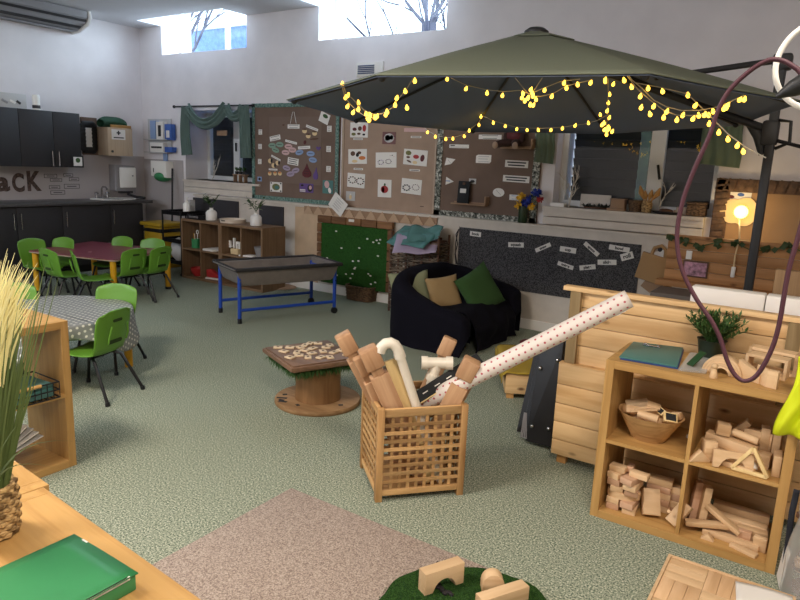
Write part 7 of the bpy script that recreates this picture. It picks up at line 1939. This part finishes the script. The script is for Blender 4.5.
xq = tp_(747, 376)
o = MB().prism([(-.05, 0), (.05, 0), (.05, .04), (-.05, .078)], .03, frame3((0, .015, 0), (1, 0, 0), (0, 0, 1)), .002).build('wedge_block', M['beech']); o.location = (xq.x+.015, SYF+.105, TZ2); o.rotation_euler = (0, 0, RAD(-28)); tag(o, 'sloping beech wedge in front of open box frames', 'block')
o = MB().box((0, 0, .0375), (.012, .075, .075), None, .002).build('thin_block', M['beech']); q = tp_(763, 380); o.location = (q.x+.0, SYF+.075, TZ2); o.rotation_euler = (0, 0, RAD(35)); tag(o, 'thin upright beech slab beside the sloping wedge', 'block')
o = MB().box((0, 0, .036), (.040, .035, .072), None, .002).build('upright_block', M['beech']); q = tp_(770, 382); o.location = (q.x+.012, SYF+.055, TZ2); o.rotation_euler = (0, 0, RAD(-8)); tag(o, 'upright beech block at front of the open box frames', 'block')

# hi-vis vest hung at the right end of shelf
q0 = at(812, 362, Y=SYF-.02)
t = thing('hi_vis_vest', 'bright yellow hi-vis vest hanging over the shelf right end', 'vest', (q0.x+.045, SYF-.01, .64))
def vest(u, v):
    x = (u-.5)*.20*(.72+.28*math.sin(min(1, v*1.8+.1)*PI/2))-.012; z = .32*(1-v)-.02
    y = -.03-.03*math.sin(v*PI)+.022*math.sin(u*13+v*4)+.02*noise.noise(Vector((u*4, v*4, 3)))
    return Vector((x+.02*math.sin(v*5), y, z))
MB().grid(vest, 30, 26).build('vest_body', M['hivis'], t, solid=.006, ang=1.3)
MB().grid(lambda u, v: Vector((-.05+.05*v+.012*math.sin(u*7), -.075-.012*math.sin(u*9+v*3), .235-.05*u+.03*v)), 14, 8).build('reflective_strip', M['greypaper'], t, solid=.004)
MB().cyl((.0, .0, .29), (.0, .0, .31), .006).tube([(0, 0, .29), (.0, -.03, .295)], .005, 6).build('hanging_loop', M['hivis'], t)
# right-hand clutter: clear bag, dark strap, white card
bx_ = at(790, 560, Z=0)
t = thing('clear_bag', 'crumpled clear plastic bag of brown offcuts right of the oak shelf', 'bag', (.135, 2.80, 0))
MB().grid(lambda u, v: Vector((.115*math.cos(2*PI*u)*(1+.16*noise.noise(Vector((u*6, v*5, 1))))*(1-.35*v*v), .13*math.sin(2*PI*u)*(1+.16*noise.noise(Vector((u*6, v*5, 7))))*(1-.3*v*v),   .62*v+.002)), 36, 26, closed_u=True).build('film', M['film'], t, ang=1.0)
r = random.Random(1)
for k in range(16):
    MB().box((r.uniform(-.04, .03), r.uniform(-.05, .04), .016+.0235*k), (.12, .075, .023), Matrix.Rotation(r.uniform(0, 3), 3, 'Z') @ Matrix.Rotation(r.uniform(-.12, .12), 3, 'X'), .003).build('offcut', M[('card', 'beech', 'brown')[k % 3]], t)
q = [at(797, 490, Y=2.87), at(792, 512, Y=2.87), at(786, 535, Y=2.87), at(785, 566, Y=2.87)]
o = MB().grid(lambda u, v: (q[0].lerp(q[1], v*2) if v < .5 else q[1].lerp(q[3], v*2-1))-q[0]+Vector(((u-.5)*.022, .006*math.sin(v*9), 0)), 3, 12).build('dark_strap', plain('dark_strap', (30, 32, 42), .8), solid=.006); o.location = q[0]; tag(o, 'dark strap dangling beside right side of the oak shelf', 'strap')
o = MB().box((0, 0, .08), (.006, .10, .16)).build('white_card', M['white'], smooth=False); o.location = (.012, 2.86, .001); o.rotation_euler = (0, RAD(4), RAD(10)); tag(o, 'white card edge standing at the foot of shelf right side', 'card')

# ---------------------------------------------------------------- hanging hoops close by on the right
YH = 1.15
pc_ = [(803, 78), (791, 65), (777, 59.5), (764, 62), (746, 74), (728, 92), (717, 113), (709, 137), (694, 170), (683, 200), (677.5, 228), (678, 252), (684, 275), (697, 300), (711, 320), (720, 338), (727, 360), (735, 375), (745, 381), (757, 375), (770, 353), (779, 325), (788, 273), (797, 241), (806, 205), (812, 165), (812, 120)]
P_ = [at(*q, Y=YH) for q in pc_]
def smoothloop(P, n):
    out = []; k = len(P)
    for i in range(k):
        a, b, c, d = P[i-1], P[i], P[(i+1) % k], P[(i+2) % k]
        for j in range(n):
            f = j/n; out.append(.5*((2*b)+(c-a)*f+(2*a-5*b+4*c-d)*f*f+(3*b-a-3*c+d)*f**3))
    return out
o = MB().tube([v-P_[0] for v in smoothloop(P_, 4)], .0036, 12, True).build('maroon_hoop', M['maroon']); o.location = P_[0]; tag(o, 'twisted maroon loop hanging in front at the right', 'hoop')
c_ = at(826, 64, Y=YH+.02); e_ = at(777, 60, Y=YH+.02); R_ = (c_-e_).length
o = MB().tube([(R_*math.cos(2*PI*k/48), 0, R_*math.sin(2*PI*k/48)) for k in range(48)], .0042, 12, True).build('white_hoop', M['whiteplastic']); o.location = c_; tag(o, 'white hoop hanging in the upper right corner', 'hoop')
h0, h1 = at(776, 97, Y=YH-.02), at(806, 82, Y=YH-.02)
t = thing('hanging_clip', 'black strap clip holding the maroon and white hoops', 'clip', h1)
v = h0-h1
MB().tube([(.05, 0, .02), (0, 0, 0), v*.45, v*.75, v], .012, 10, radii=[.016, .015, .012, .007, .003]).build('clip_strap', M['black'], t)
tz = ZC-h1.z
MB().tube([(.05, 0, .02), (.09, .0, .3), (.10, 0, tz)], .006, 8).build('ceiling_cord', M['black'], t)

# ---------------------------------------------------------------- lamps and daylight
def lamp_panel(x, y, power, label):
    t = thing('ceiling_light', label, 'ceiling light', (x, y, ZC-.001))
    f = MB()
    for lo, hi in (((-.62, -.32, -.03), (.62, -.29, 0)), ((-.62, .29, -.03), (.62, .32, 0)), ((-.62, -.29, -.03), (-.59, .29, 0)), ((.59, -.29, -.03), (.62, .29, 0))): f.span(lo, hi)
    f.build('frame', M['white'], t, smooth=False)
    MB().span((-.589, -.289, -.018), (.589, .289, -.012)).build('diffuser', M['panel'], t, smooth=False)
    l = bpy.data.lights.new('panel_light', 'AREA'); l.shape = 'RECTANGLE'; l.size = 1.15; l.size_y = .56; l.energy = power; l.color = (1, .88, .76)
    lo = bpy.data.objects.new('panel_light', l); C.objects.link(lo); lo.location = (x, y, ZC-.035)
lamp_panel(-3.0, .1, 126, 'lit ceiling panel over the left foreground')
lamp_panel(.4, .4, 92, 'lit ceiling panel over the right foreground')
w = bpy.data.worlds.new('world'); SC.world = w; w.use_nodes = True
bg = w.node_tree.nodes['Background']; bg.inputs['Color'].default_value = (.74, .86, 1, 1); bg.inputs['Strength'].default_value = 4
for wn in (W1, W2):
    l = bpy.data.lights.new('daylight', 'AREA'); l.shape = 'RECTANGLE'; l.size = wn[1]-wn[0]-.2; l.size_y = .6; l.energy = 48; l.color = (.68, .82, 1); l.spread = RAD(150)
    lo = bpy.data.objects.new('daylight', l); C.objects.link(lo); lo.location = ((wn[0]+wn[1])/2, Y0+.5, (wn[2]+wn[3])/2+.05); lo.rotation_euler = (RAD(-72), 0, 0)
l = bpy.data.lights.new('daylight', 'AREA'); l.shape = 'RECTANGLE'; l.size = W5[1]-W5[0]-.1; l.size_y = .6; l.energy = 108; l.color = (.78, .86, 1)  # added lamp behind the unseen rear window, brightens the back wall
lo = bpy.data.objects.new('daylight', l); C.objects.link(lo); lo.location = ((W5[0]+W5[1])/2, YR-.25, (W5[2]+W5[3])/2); lo.rotation_euler = (RAD(90), 0, 0)
SC.view_settings.view_transform = 'Standard'; SC.view_settings.look = 'None'; SC.view_settings.exposure = 0.13; SC.view_settings.gamma = 1
SC.view_settings.use_curve_mapping = False
SC.cycles.use_denoising = True
SC.cycles.max_bounces = 6
SC.cycles.sample_clamp_indirect = 4
for o in SC.objects:
    for k in ('_w', '_h', '_r', '_t'):
        if k in o.keys(): del o[k]
